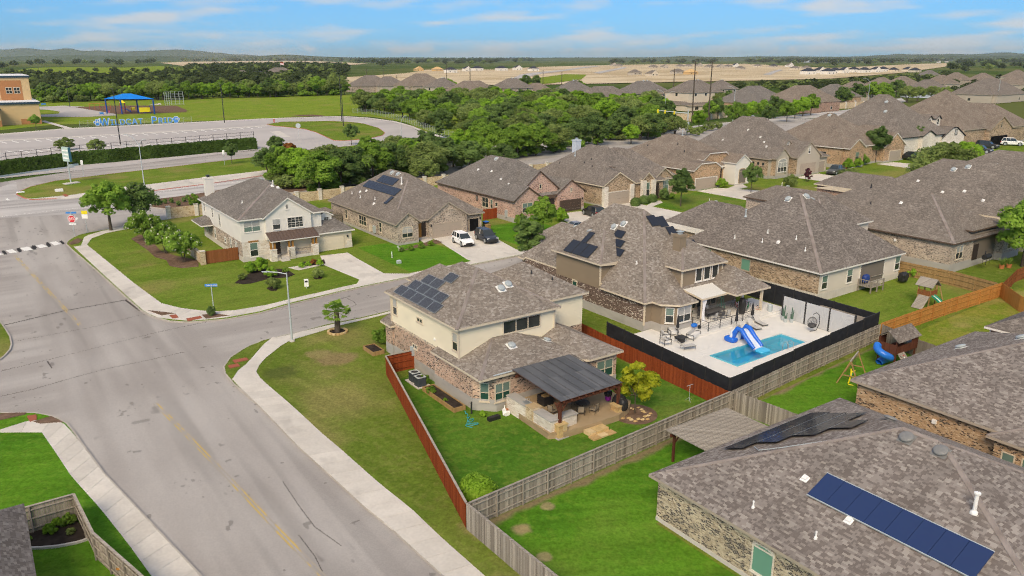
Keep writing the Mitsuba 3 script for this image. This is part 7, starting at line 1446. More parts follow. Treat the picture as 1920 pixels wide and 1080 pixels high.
# ---------------------------------------------------------------- vehicles
flat('car_white',(0.80,0.80,0.80),.25,0,.5,1.0);flat('car_black',(0.012,0.012,0.014),.2,0,.5,1.0);flat('car_navy',(0.03,0.037,0.05),.2,.2,.5,1.0);flat('car_grey',(0.115,0.12,0.11),.3,.4,.5,1.0);flat('car_silver',(0.36,0.40,0.45),.3,.6,.5,1.0)
flat('car_glass',(0.02,0.028,0.033),.04,0,.8);flat('tail_red',(0.45,0.01,0.01),.2);flat('head_lamp',(0.75,0.76,0.78),.1)
def hull(pts):return m3.Manifold.hull_points(np.asarray(pts,np.float32))
def section(x,w,z0,z1,r=.1):return[(x,s*(w-q),z)for s in(-1,1)for q,z in((r,z0),(0,z0+r),(0,z1-r),(r,z1))]
def car(kind,u,v,rz,mat,label,s=1.0):
 k=thing('parked_car' if kind!='pickup' else 'pickup_truck',label,'car' if kind!='pickup' else 'pickup truck')
 z=float(T(u))+.02
 def m(b):b=cat(b);return rot((b[0]*s,b[1]),rz,(0,0,0),(u,v,z))
 L={'suv':4.7,'pickup':5.6,'sedan':4.7}[kind];W=.93;hb={'suv':1.02,'pickup':1.05,'sedan':.88}[kind];ht={'suv':1.70,'pickup':1.80,'sedan':1.42}[kind];f=L/2
 body=union([hull(section(f-.05,W*.80,.32,hb-.32)+section(f-.35,W*.95,.26,hb-.12)+section(f-1.25,W,.25,hb)),hull(section(f-1.25,W,.25,hb)+section(-f+.5,W,.25,hb+.02)),hull(section(-f+.5,W,.25,hb+.02)+section(-f+.04,W*.88,.34,hb-.08))])
 wx=(f-.92,-f+.95);R=.36 if kind=='sedan' else .40
 for x in wx:
  for sd in(-1,1):body=body-m3.Manifold.cylinder(.5,R+.06,R+.06,24).rotate([90,0,0]).translate([x,sd*.75+.25,R-.02])
 if kind=='pickup':body=body-m3.Manifold.cube([1.45,1.5,.6],True).translate([-f+.88,0,hb])
 put(k,m(body),mat,smooth=35,part='body')
 a0,a1,b0,b1={'suv':(f-1.3,f-2.05,-f+.12,-f+.45),'pickup':(f-1.55,f-2.2,-f+1.75,-f+1.95),'sedan':(f-1.35,f-2.15,-f+.65,-f+1.45)}[kind]
 put(k,m(hull([(a0,sd*.84,hb-.02)for sd in(-1,1)]+[(b0,sd*.84,hb-.02)for sd in(-1,1)]+[(a1,sd*.66,ht-.05)for sd in(-1,1)]+[(b1,sd*.66,ht-.05)for sd in(-1,1)])),'car_glass',part='window')
 put(k,m(hull([(x,sd*y,q)for x,y,q in((a1+.02,.66,ht-.06),(b1-.02,.66,ht-.06),(a1-.15,.58,ht),(b1+.1,.58,ht))for sd in(-1,1)])),mat,smooth=35,part='roof')
 pl_=[]
 for sd in(-1,1):
  pl_+=[bar((a0,sd*.845,hb-.02),(a1,sd*.665,ht-.05),0.045,.04),bar((b0,sd*.845,hb-.02),(b1,sd*.665,ht-.05),.07,.05)]
  for t in((.42,.72)if kind=='suv' else(.5,)):xt,xb=a1+(b1-a1)*t,a0+(b0-a0)*t;pl_.append(bar((xb,sd*.85,hb-.02),(xt,sd*.67,ht-.05),.05,.03))
 put(k,m(cat(*pl_)),mat,part='pillar')
 for x in wx:
  for sd in(-1,1):
   w=numbered(k+'__wheel');c=np.array([x,sd*.82,R])
   put(w,m(tube([c-[0,.12,0],c+[0,.12,0]],R,20)),'rubber',part='tyre',smooth=40);put(w,m(cat(tube([c+[0,sd*.121,0],c+[0,sd*.14,0]],R*.62,5),tube([c+[0,sd*.12,0],c+[0,sd*.131,0]],R*.7,16))),'steel',part='rim')
 for sd in(-1,1):
  put(k,m(bx(f-.36,f-.16,sd*.66-.18,sd*.66+.18,hb-.36,hb-.2)),'head_lamp',part='headlight');put(k,m(bx(-f+.05,-f+.2,sd*.7-.14,sd*.7+.14,hb-.32,hb-.02)),'tail_red',part='taillight');put(k,m(bx(a0-.45,a0-.25,sd*.98-.1,sd*.98+.1,hb+.02,hb+.18)),mat,part='mirror')
 put(k,m(bx(f-.1,f+.02,-.5,.5,.45,hb-.38)),'plastic_black',part='grille');put(k,m(cat(bx(f-.14,f+.03,-.8,.8,.3,.44),bx(-f-.02,-f+.14,-.8,.8,.34,.5))),'plastic_black',part='bumper');put(k,m(bx(-f-.03,-f-.01,-.26,.26,.52,.66)),'sign_white',part='number_plate')
 return k
car('suv',*(62.84,104.52),-98,'car_white','white car parked on the driveway of the grey-tan brick house',1.1);car('suv',*(66.97,104.00),-98,'car_navy','dark blue-grey car parked right of the white car on the same driveway',1.15)
car('suv',*(93.12,108.22),80,'car_black','black car parked on the driveway of the pink brick house',1.15);car('sedan',*(82.86,101.17),172,'car_silver','silver car at the kerb, half hidden by the brown-sided house roof',1.05)
car('pickup',*(169.31,109.15),190,'car_grey','grey pickup truck on the driveway of the tan stucco house',1.2);car('pickup',*(204.05,110.53),100,'car_black','black boxy pickup truck before the white-edged gables',1.25)
car('suv',*(258.92,109.79),-60,'car_white','white car at the far right before the dark open garage',1.35);car('suv',*(245.08,110.50),-80,'car_navy','dark blue car at the far right, the upper one of two',1.3);car('suv',*(230.94,105.59),-80,'car_navy','dark blue car at the far right, the lower one of two',1.3)
for lab,p,m_ in(('blue-lidded trash bin beside the open garage bay',(72.28,112.37),'blue_plastic'),('brown wooden box beside the open garage bay',(71.20,110.04),'wood_honey')):
 k=thing('trash_bin' if 'lidded' in lab else 'wooden_box',lab,'bin' if 'lidded' in lab else 'box');z=float(T(p[0]));put(k,hull([(p[0]+a*.3,p[1]+b*.3,z)for a in(-1,1)for b in(-1,1)]+[(p[0]+a*.38,p[1]+b*.4,z+1.05)for a in(-1,1)for b in(-1,1)]),'plastic_black' if m_=='blue_plastic' else m_,part='body');put(k,bx(p[0]-.42,p[0]+.42,p[1]-.44,p[1]+.44,z+1.05,z+1.13),m_,part='lid')
for i,(p,lab)in enumerate((((49.93,103.71),'white utility marker post on the lawn of the grey-tan brick house'),((118.32,102.81),'white utility marker post on the lawn of the tan field brick house'),((145.08,106.09),'white utility marker post on the bright lawn of the tan stucco house'))):k=thing('marker_post',lab,'marker');z=float(T(p[0]));put(k,tube([(*p,z),(*p,z+1.0)],.06,6),'white_gloss',part='post')
for p,lab in(((49.35,100.29),'small grey utility box on the lawn of the grey-tan brick house'),((119.69,102.39),'small grey utility box near the driveway of the orange brick house'),((144.91,104.45),'small grey utility box on the bright lawn of the tan stucco house'),((168.63,101.31),'small grey utility box on the yellow-green lawn')):k=thing('utility_box',lab,'box');z=float(T(p[0]));put(k,hull([(p[0]+a*.3,p[1]+b*.25,z+c)for a in(-1,1)for b in(-1,1)for c in(0,.4)]+[(p[0]+a*.22,p[1]+b*.18,z+.5)for a in(-1,1)for b in(-1,1)]),'galv',part='box')
wg=thing('garden_swan','white swan-shaped ornament in the bed of the grey-tan brick house','ornament');p=(52.94,106.67);z=float(T(p[0]));put(wg,cat(lump((p[0],p[1],z+.3),.4,.25,.28,3,.1),tube([(p[0]-.3,p[1],z+.4),(p[0]-.5,p[1],z+.8),(p[0]-.65,p[1],z+.75)],.07)),'white_gloss',smooth=True,part='body')
# ---------------------------------------------------------------- signs
def letters(k,text,h,o,dx,mat,up=(0,0,1),part='letter',depth=.02,bold=True,back=None,grow=0.0):
 """Lettering standing at o, reading along dx."""
 m=meshkit.text_mesh(text,h,depth,bold);v=np.asarray(m.vertices);dx=np.asarray(dx,float);dx/=np.linalg.norm(dx);up=np.asarray(up,float);n=np.cross(dx,up)
 return put(k,(np.asarray(o)+v[:,:1]*dx+v[:,1:2]*up+v[:,2:]*n,np.asarray(m.faces)),mat,part=part),float(v[:,0].max())
def post_sign(name,label,cat_,p,h,hw,hh,face,mat,pole='galv',dirn=(.82,-.57,0)):
 k=thing(name,label,cat_);z=float(T(p[0]));put(k,tube([(*p,z),(*p,z+h)],.05,8),pole,part='pole');return k,z
dS=np.array([.86,-.5,0.0]);nS=np.array([-.5,-.86,0.0])
k,z=post_sign('stop_sign','red stop sign with a blue street name plate on top at the upper corner','sign',(12.85,149.30),4.2,0,0,0,None)
p=np.array([*(12.85,149.30),z]);o8=np.array([[math.cos(a),math.sin(a)]for a in np.arange(8)*math.pi/4+math.pi/8])
def plate(k,c,dx,n,outline,mat,t=.03,part='plate'):
 c,dx,n=(np.asarray(x,float)for x in(c,dx,n));V=np.array([c+dx*x+np.array([0,0,1.0])*y for x,y in outline]);m=len(V)
 put(k,(np.vstack([V+n*t/2,V-n*t/2]),np.array([[0,i,i+1]for i in range(1,m-1)]+[[m,m+i+1,m+i]for i in range(1,m-1)]+[[i,m+i,(i+1)%m]for i in range(m)]+[[m+i,m+(i+1)%m,(i+1)%m]for i in range(m)])),mat,part=part)
c=p+nS*.08+[0,0,3.0];plate(k,c,dS,nS,o8*.66,'sign_white',.03,'border');plate(k,c+nS*.02,dS,nS,o8*.60,'sign_red',.03,'face');letters(k,'STOP',.42,c+nS*.045-dS*.50-[0,0,.2],dS,'sign_white')
plate(k,p+[0,0,4.05],dS,nS,[(-.85,-.15),(.85,-.15),(.85,.15),(-.85,.15)],'sign_blue',.03,'street_name_plate')
plate(k,p+nS*.08+[0,0,2.12],dS,nS,[(-.6,-.12),(.6,-.12),(.6,.12),(-.6,.12)],'sign_white',.02,'lower_plate')
k,z=post_sign('warning_sign','yellow-topped white sign on a thin pole right of the stop sign','sign',(15.06,151.39),3.9,0,0,0,None);p=np.array([*(15.06,151.39),z])
plate(k,p+nS*.08+[0,0,3.55],dS,nS,[(-.5,-.3),(.5,-.3),(.5,.3),(-.5,.3)],'sign_yellow');plate(k,p+nS*.08+[0,0,2.85],dS,nS,[(-.5,-.38),(.5,-.38),(.5,.38),(-.5,.38)],'sign_white')
k,z=post_sign('street_sign','blue street name sign on a pole at the sidewalk corner of the corner lawn','sign',(21.33,93.54),3.3,0,0,0,None);p=np.array([*(21.33,93.54),z])
plate(k,p+[0,0,3.2],dS,nS,[(-.72,-.16),(.72,-.16),(.72,.16),(-.72,.16)],'sign_blue');_,w_=letters(k,'Palo Tunnel',.17,p+nS*.03-dS*.56+[0,0,3.12],dS,'sign_white',bold=False)
k,z=post_sign('yard_sign','small white yard sign on the corner lawn before the white house','sign',(33.91,96.39),.3,0,0,0,None);p=np.array([*(33.91,96.39),z])
plate(k,p+[0,0,.75],dS,nS,[(-.28,-.5),(.28,-.5),(.28,.55),(-.28,.55)],'sign_white');plate(k,p+nS*.03+[0,0,.95],dS,nS,[(-.2,-.12),(.2,-.12),(.2,.12),(-.2,.12)],'plastic_black',.01,'print')
k=thing('school_pole_sign','pale teal sign board on a tall post on the grass island by the school drive','sign');pu0,pv0=(19.70,216.89);p=np.array([pu0,pv0,0.0])
put(k,slab(poly([(17.80,216.16),(21.10,218.01),(21.68,216.04),(18.35,213.77)]),.15,.3),'concrete',part='base');put(k,tube([p,p+[0,0,6.0]],.16,10),'galv',part='post');put(k,bar(p+[0,0,4.2],p+[2.2,0,4.3],.25,.5),'galv',part='bracket')
plate(k,p+[0,0,6.9],np.array([.35,-.94,0]),np.array([-.94,-.35,0]),[(-1.6,-1.7),(1.6,-1.7),(1.6,1.7),(-1.6,1.7)],'sign_pale',.5,'board');plate(k,p+np.array([.35,-.94,0])*1.63+[0,0,6.9],np.array([.94,.35,0]),np.array([.35,-.94,0]),[(-.3,-1.7),(.3,-1.7),(.3,1.7),(-.3,1.7)],'sign_teal',.06,'edge')
flat('sign_pale',(0.45,0.58,0.54));flat('sign_teal',(0.06,0.16,0.22))
for y in(-.9,0,.9):plate(k,p+np.array([-.94,-.35,0])*.27+[0,0,6.9+y],np.array([.35,-.94,0]),np.array([-.94,-.35,0]),[(-1.3,-.18),(1.3,-.18),(1.3,.18),(-1.3,.18)],'sign_white',.03,'text_band')
for pp,h,lab in(((23.74,227.18),4.0,'small white-topped sign on the grass island right of the pole sign'),((58.57,225.34),4.0,'small white-topped sign left of the lone dark tree by the school drive')):k,z=post_sign('road_sign',lab,'sign',pp,h,0,0,0,None);plate(k,np.array([*pp,z+h-.4]),dS,nS,[(-.3,-.6),(.3,-.6),(.3,.6),(-.3,.6)],'sign_white')
k,z=post_sign('round_sign','round grey-backed sign at the school drive exit','sign',(97.02,271.79),5.5,0,0,0,None);plate(k,np.array([*(97.02,271.79),z+5.2]),dS,nS,o8*.9,'galv')
for pp,lab in(((8.54,207.35),'white flat marker on the tip of the grass island'),((15.93,204.03),'small white utility box on the grass island')):k=thing('utility_marker',lab,'box');z=float(T(pp[0]));put(k,hull([(pp[0]+a*.8,pp[1]+b*.5,z+q)for a in(-1,1)for b in(-1,1)for q in(0,.55 if 'box' in lab else .15)]),'white_gloss',part='box')
# letters on the school fence
LA,LB=np.array([*(48.54,393.95),float(T(48))]),np.array([*(80.86,383.18),float(T(81))]);dl=LB-LA;LL=np.linalg.norm(dl);dl/=LL;nl=np.cross(dl,[0,0,1.0])
sf=thing('school_fence','wire fence carrying the big blue and white letters WILDCAT PRIDE and paw prints','fence')
for i in range(15):q=LA-dl*6+dl*(LL+12)*i/14;put(sf,tube([q,q+[0,0,2.6]],.05,5),'galv',part='post')
for z_ in(.1,.7,1.3,1.9,2.5):put(sf,tube([LA-dl*6+[0,0,z_],LB+dl*6+[0,0,z_]],.02,4),'galv',part='wire')
def big(text,x,hbig,hsm):
 for i,ch in enumerate(text):
  h=hbig if i==0 else hsm
  m=meshkit.text_mesh(ch,h,.1,True);w=float(np.asarray(m.vertices)[:,0].max())
  o=LA+dl*x+nl*.12+[0,0,.35];key=numbered(sf+'__letter')
  letters(key,ch,h,o+nl*.08,dl,'sign_blue',part='face',depth=.06)
  v=np.asarray(m.vertices)*[1.12,1.06,1];v=v-[w*.06,h*.03,0]
  put(key,(o+v[:,:1]*dl+v[:,1:2]*np.array([0,0,1.0])+v[:,2:]*nl*.5,np.asarray(m.faces)),'sign_white',part='backing')
  x+=w+.28*h/2
 return x
sc_=LL/155.0
big('WILDCAT',9.5*sc_,2.9,2.25);big('PRIDE',105*sc_,2.9,2.25)
for x in(0.0,147.5):
 key=numbered(sf+'__paw_print');o=LA+dl*x*sc_+nl*.2
 for cx,cz,rx,rz_ in((1.2,.95,.85,.7),(.1,1.8,.32,.5),(.85,2.5,.34,.55),(1.7,2.5,.34,.55),(2.4,1.8,.32,.5)):
  el=[(cx+rx*math.cos(a),cz+rz_*math.sin(a))for a in np.arange(16)*math.pi/8];plate(key,o,dl,nl,el,'sign_blue',.06,'pad');plate(key,o-nl*.06,dl,nl,[(cx+(rx+.12)*math.cos(a),cz+(rz_+.12)*math.sin(a))for a in np.arange(16)*math.pi/8],'sign_white',.05,'backing')
# ---------------------------------------------------------------- lamps and poles
def lamp(label,p,h,arms,mat='galv',base=True,r=.11,name='street_lamp',drop=0.6):
 k=thing(name,label,'street lamp');z=float(T(p[0]));put(k,tube([(*p,z-.2),(*p,z+h*.5),(*p,z+h)],[r,r*.8,r*.6],10),mat,part='pole',smooth=True)
 if base:put(k,lathe([(.001,.16),(.28,.16),(.3,-.1)],14,(*p,z)),'concrete',part='base')
 for(dx,dy,L,up)in arms:
  d=np.array([dx,dy,0])/math.hypot(dx,dy);a=np.array([*p,z+h-.15]);e=a+d*L+[0,0,up]
  put(k,tube([a,a+d*L*.45+[0,0,up*.75],e],r*.5,7),mat,part='arm',smooth=True);key=put(k,hull([tuple(e+d*x+np.array([-d[1],d[0],0])*y+[0,0,q])for x,y,q in((-.1,-.12,.06),(-.1,.12,.06),(.6,-.1,.05),(.6,.1,.05),(0,-.1,-.06),(0,.1,-.06),(.5,-.08,-.05),(.5,.08,-.05))]),mat,part='lamp_head')
 return k
lamp('tall grey street lamp with a curved arm at the sidewalk corner of the side street',(25.40,77.96),7.6,[(-.82,.57,2.0,.25)])
lamp('tall twin-armed silver street lamp on the grass island before the ivy bank',(32.00,192.90),10.5,[(-.8,.57,2.5,2.4),(.8,-.57,1.2,1.4)],r=.13)
lamp('silver street lamp among the parkway trees left of the school loop',(107.06,212.35),9.5,[(.8,-.57,1.2,2.0)],r=.12);lamp('twin-armed silver street lamp above the trees behind the row houses',(240.62,236.12),10,[(-.8,.57,3.2,3.0),(.8,-.57,3.0,2.4)],r=.14)
lamp('curved silver street lamp over the parkway left of the parkway trees',(263.94,219.97),13,[(-.8,.57,3.0,1.5)],r=.14);lamp('curved silver street lamp by the parkway wall',(412.21,251.45),13,[(-.8,.57,3.5,2.0)],r=.14);lamp('silver street lamp on the far right among the roofs',(505.28,226.47),13,[(-.8,.57,3.5,2.5)],r=.14)
for pp,h,lab in(((44.44,303.16),19,'tall black car park lamp before the letters WILDCAT'),((97.21,366.74),17,'tall black car park lamp right of the paw print'),((130.90,312.41),17,'tall black car park lamp at the loop, the nearer of two'),((139.73,334.95),20,'tall black car park lamp at the loop, the farther of two'),((56.61,558.20),16,'black lamp beside the school yard')):lamp(lab,pp,h,[(-.8,.57,.9,.15)],'steel_dark',r=.2,name='car_park_lamp')
sgm=thing('traffic_signal','silver traffic signal mast with a long arm over the parkway','traffic signal');p=np.array([*(209.03,193.97),0.0]);p[2]=float(T(p[0]))
put(sgm,tube([p,p+[0,0,8.5]],[.28,.2],12),'galv',part='pole',smooth=True);put(sgm,tube([p+[0,0,7.2],p+[-8.5,6.5,8.2]],[.2,.1],10),'galv',part='arm',smooth=True)
for t in(.45,.75,.98):c=p+np.array([-8.5,6.5,0])*t+[0,0,7.0+t];put(sgm,bx(c[0]-.25,c[0]+.25,c[1]-.2,c[1]+.2,c[2]-.6,c[2]+.6),'sign_yellow',part='signal_head')
put(sgm,tube([p+[.4,0,2.0],p+[.4,0,4.2]],.3,8),'galv',part='cabinet')
for i,(pp,h)in enumerate((((202.84,953.30),19),((315.00,902.68),21),((350.23,963.01),14),((314.43,689.91),16),((497.34,1034.65),14),((300.55,518.98),22),((269.30,435.47),22),((448.34,597.19),15),((401.33,509.53),15),((320.36,308.98),20),((245.68,225.76),24),((257.78,227.75),24),((108.26,1395.55),17),((297.69,594.57),12))):
 k=thing('utility_pole','tall dark wooden utility pole rising above the trees and roofs beyond the parkway','utility pole','utility poles beyond the parkway');z=float(T(pp[0]));put(k,tube([(*pp,z),(*pp,z+h)],[.32,.2],8),'bark',part='pole')
 if i in(2,3,4,9,10,11):put(k,bar((pp[0]-1.6,pp[1]+1.2,z+h-1),(pp[0]+1.6,pp[1]-1.2,z+h-1),.2),'cedar_grey_dark',part='crossarm')
# ---------------------------------------------------------------- walls and wire fences
def wall_run(label,pts,h,step=5.0):
 k=thing('stone_wall',label,'wall');P_=resample(pts,max(2,int(np.linalg.norm(np.diff(np.asarray(pts),axis=0),axis=1).sum()/step)+1))
 for a,b in zip(P_[:-1],P_[1:]):
  d=(b-a)/np.linalg.norm(b-a);z=float(T((a[0]+b[0])/2));put(k,bar((*(a+d*.35),z+h/2-.3),(*(b-d*.35),z+h/2-.3),.2,h+.6),'stone_tan',part='panel')
 for a in P_:z=float(T(a[0]));put(k,bx(a[0]-.35,a[0]+.35,a[1]-.35,a[1]+.35,z-.5,z+h+.25),'stone_white',part='pillar');put(k,bx(a[0]-.42,a[0]+.42,a[1]-.42,a[1]+.42,z+h+.25,z+h+.35),'concrete',part='cap')
wall_run('tan stone wall along the parkway behind the front row of houses',[(29.5,156.5),(60,157.0),(100,157.5),(175,158.0)],2.0)
wall_run('pale stone wall on the far side of the parkway behind the signal mast',[(236.57,235.46),(243.53,234.10),(252.63,231.32),(272.74,235.93),(296.53,244.01)],3.2,7.0);wall_run('pale stone wall on the far side of the parkway before the red brick house',[(333.78,240.91),(366.44,248.67),(385.97,246.14),(418.01,247.43)],3.0,8.0)
def rail_fence(label,pts,h,step,mat,wires,name='metal_fence',z0=0.0,r=.05):
 k=thing(name,label,'fence');P_=resample(pts,max(2,int(np.linalg.norm(np.diff(np.asarray(pts),axis=0),axis=1).sum()/step)+1))
 for a in P_:z=float(T(a[0]))+z0;put(k,tube([(*a,z-.2),(*a,z+h)],r,6),mat,part='post')
 for w in wires:put(k,tube([(*a,float(T(a[0]))+z0+w)for a in P_],r*.5,4),mat,part='rail')
 return k
rail_fence('dark metal fence along the top of the ivy bank below the school car park',[(a[0]-.2,a[1]+2.4)for a in resample([(-3.03,230.58),(6.18,241.66),(26.02,253.68),(40.41,256.01),(52.52,256.41),(64.04,258.03),(78.07,258.15)],30)],2.3,4.2,'steel_dark',(.3,1.3,2.2),z0=3.05,r=.09)
rail_fence('grey wire fence curving along the woods beside the school loop drive',[(164.07,378.25),(167.07,360.77),(163.81,333.76),(159.23,311.53),(151.50,282.64),(143.96,256.31),(138.82,228.29)],2.4,4.0,'galv',(.3,.8,1.3,1.8,2.35),name='wire_fence',r=.05)
gr_=thing('guard_rail','grey steel guard rail along the school drive left of the pole sign','guard rail');G_=resample([(-0.91,229.12),(5.84,233.95),(13.16,239.19),(23.63,244.43)],16)
for a in G_:put(gr_,bx(a[0]-.08,a[0]+.08,a[1]-.08,a[1]+.08,-.1,.75),'galv',part='post')
for a,b in zip(G_[:-1],G_[1:]):put(gr_,bar((*a,.65),(*b,.65),.12,.42),'galv',part='beam')
bk=thing('backstop','chain-link ball field backstop at the far edge of the school field','backstop');B_=[(104.83,524.66),(109.02,526.90),(116.05,526.04)];zb=float(T(B_[1][0]))
for a,b in zip(B_[:-1],B_[1:]):
 for t in np.linspace(0,1,4):q=np.array(a)*(1-t)+np.array(b)*t;put(bk,tube([(*q,zb),(*q,zb+8)],.14,6),'galv',part='post')
 for z_ in np.arange(0,8.1,1.0):put(bk,tube([(*a,zb+z_),(*b,zb+z_)],.05,4),'galv',part='wire')
# ---------------------------------------------------------------- school and playground
pm('school_tan',tone((0.60,0.44,0.24),.1));pm('school_orange',tone((0.42,0.20,0.09),.1));flat('roof_white',(0.72,0.72,0.73));flat('fascia_blue',(0.04,0.07,0.10))
sb=thing('school_building','tan and orange school building with white roofs at the left edge','building')
put(sb,bx(-40,31.0,428.8,470,-.5,9.0),'school_tan',part='wing');put(sb,bx(-40,31.6,428.2,470.2,9.0,9.9),'fascia_blue',part='fascia');put(sb,bx(-40,31.4,428.4,470,9.9,10.1),'roof_white',part='roof')
put(sb,bx(-40,29.8,446.8,490,9,20.4),'school_tan',part='tower');put(sb,bx(-40,30.3,446.3,490.2,20.4,21.2),'fascia_blue',part='fascia');put(sb,bx(-40,30.1,446.5,490,21.2,21.5),'roof_white',part='roof')
put(sb,bx(-40,15.0,420.4,428.8,-.5,7.0),'school_tan',part='annex');put(sb,bx(-40,15.5,419.9,428.9,7.0,7.6),'fascia_blue',part='fascia');put(sb,bx(-40,15.3,420.1,428.8,7.6,7.8),'roof_white',part='roof')
put(sb,bx(-40,15.05,420.3,420.4,-.5,2.6),'school_orange',part='plinth');put(sb,bx(23.0,31.05,428.7,428.8,-.5,2.4),'school_orange',part='plinth');put(sb,bx(17.5,26.5,446.7,446.8,10.1,19.2),'school_orange',part='panel');put(sb,bx(8.0,13.0,420.25,420.4,2.6,6.2),'school_orange',part='panel')
for x0_,y_,zz in((20.0,446.6,13.4),(23.2,446.6,13.4),(9.4,420.15,3.0)):
 key=numbered(sb+'__window');put(key,cat(bx(x0_-.2,x0_+2.4,y_-.1,y_,zz-.2,zz),bx(x0_-.2,x0_+2.4,y_-.1,y_,zz+2.4,zz+2.7),bx(x0_-.2,x0_,y_-.1,y_,zz,zz+2.4),bx(x0_+2.2,x0_+2.4,y_-.1,y_,zz,zz+2.4),bx(x0_+1.0,x0_+1.2,y_-.1,y_,zz,zz+2.4),bx(x0_,x0_+2.2,y_-.08,y_,zz+1.1,zz+1.3)),'trim_cream',part='frame');put(key,bx(x0_,x0_+2.2,y_-.02,y_+.02,zz,zz+2.4),'glass_dark',part='pane')
sp=thing('shade_canopy','bright blue shade canopy on blue posts over the school playground','canopy');CQ=[np.array([*(65.68,477.79),0]),np.array([*(71.26,466.75),0]),np.array([*(84.66,452.58),0]),np.array([*(80.21,472.83),0])]
c0=sum(CQ)/4
for q in CQ:q[2]=float(T(q[0]));put(sp,tube([q,q+[0,0,7.6]],.38,10),'canopy_blue_dark',part='post')
ap=[c0+(np.array([*(73.81,474.36),0])-c0)*.9+[0,0,11.0],c0+(np.array([*(78.18,475.00),0])-c0)*.9+[0,0,11.0]];tops=[q+(q-c0)*.06+[0,0,7.7]for q in CQ];V=np.array(tops+ap)
put(sp,cat((V,np.array([[0,1,4],[1,2,5],[1,5,4],[2,3,5],[3,0,4],[3,4,5]])),(V-[0,0,.12],np.array([[0,4,1],[1,5,2],[1,4,5],[2,5,3],[3,4,0],[3,5,4]]))),'canopy_blue',part='fabric')
flat('canopy_blue',(0.02,0.22,0.72));flat('canopy_blue_dark',(0.012,0.06,0.30),.4)
pg_=thing('play_structure','yellow, red and blue play structure under the blue canopy','play structure');o=np.array([*(73.18,480.33),0.0]);o[2]=float(T(o[0]))
for x,y in((0,0),(2.2,0),(0,2.2),(2.2,2.2),(5,0),(5,2.2)):put(pg_,tube([o+[x,y,0],o+[x,y,5.2 if x<3 else 3.2]],.16,6),('sign_yellow','canopy_blue_dark','bike_red')[int(x+y)%3],part='post')
put(pg_,bx(o[0],o[0]+2.2,o[1],o[1]+2.2,o[2]+2,o[2]+2.2),'bike_red',part='platform');put(pg_,hull([tuple(o+[a,b,5])for a in(-.3,2.5)for b in(-.3,2.5)]+[tuple(o+[1.1,1.1,6.6])]),'sign_yellow',part='roof');put(pg_,bar(o+[2.2,-.2,2.0],o+[4.4,-3.2,.2],1.0,.15),'canopy_blue_dark',part='slide');put(pg_,bx(o[0]+5,o[0]+7,o[1],o[1]+2,o[2]+1.2,o[2]+2.6),'sign_yellow',part='panel')
for lab,p,w,h,m_ in(('yellow low play panel under the right side of the blue canopy',(81.52,460.98),5.5,3.2,'sign_yellow'),):k=thing('low_play_structure',lab,'play structure');z=float(T(p[0]));put(k,bx(p[0]-w/2,p[0]+w/2,p[1],p[1]+.3,z+.8,z+h),m_,part='panel');put(k,cat(*[tube([(p[0]+a,p[1]+.15,z),(p[0]+a,p[1]+.15,z+h+1)],.15,6)for a in(-w/2,0,w/2)]),'canopy_blue_dark',part='posts')
sw_=thing('school_swing_frame','thin red swing frame left of the blue canopy','swing frame');p=np.array([*(67.43,514.77),0.0]);p[2]=float(T(p[0]))
for a in(-5,-2.5,0,2.5,5):put(sw_,tube([p+[a,-a*.6,0],p+[a,-a*.6,3.4]],.09,5),'bike_red',part='post')
put(sw_,tube([p+[-5,3,3.4],p+[5,-3,3.4]],.09,5),'bike_red',part='beam')
for lab,p,m_ in(('blue bench left of the school yard',(45.43,591.50),'sign_blue'),('blue and white sign board before the school playground',(61.57,467.01),'sign_blue'),('pink bin at the left canopy post',(67.25,481.35),'bike_pink'),('red fire hydrant post at the loop drive',(115.00,352.51),'bike_red')):k=thing('yard_fixture' if 'bench' not in lab else 'bench',lab,'bench' if 'bench' in lab else 'fixture');z=float(T(p[0]));w=2.6 if 'bench' in lab else 1.9 if 'board' in lab else .45;put(k,cat(bx(p[0]-w/2,p[0]+w/2,p[1]-.25,p[1]+.25,z+.5,z+1.5),bx(p[0]-w/2,p[0]-w/2+.12,p[1]-.2,p[1]+.2,z,z+.5),bx(p[0]+w/2-.12,p[0]+w/2,p[1]-.2,p[1]+.2,z,z+.5)),m_,part='body')
fg=thing('flag','striped flag on a thin pole over the white house beyond the school field','flag');p=np.array([*(368.71,1085.17),0.0]);p[2]=float(T(p[0]));put(fg,tube([p,p+[0,0,20]],.12,5),'galv',part='pole')
for i in range(6):V=np.array([p+[x,-x*.3+.3*math.sin(x*1.1),17+i*.5+q-.08*x]for x in np.linspace(0,5,8)for q in(0,.48)]);put(fg,(V,np.array([[2*j,2*j+2,2*j+3]for j in range(7)]+[[2*j,2*j+3,2*j+1]for j in range(7)])),'sign_red' if i%2 else 'sign_white',part='stripe')
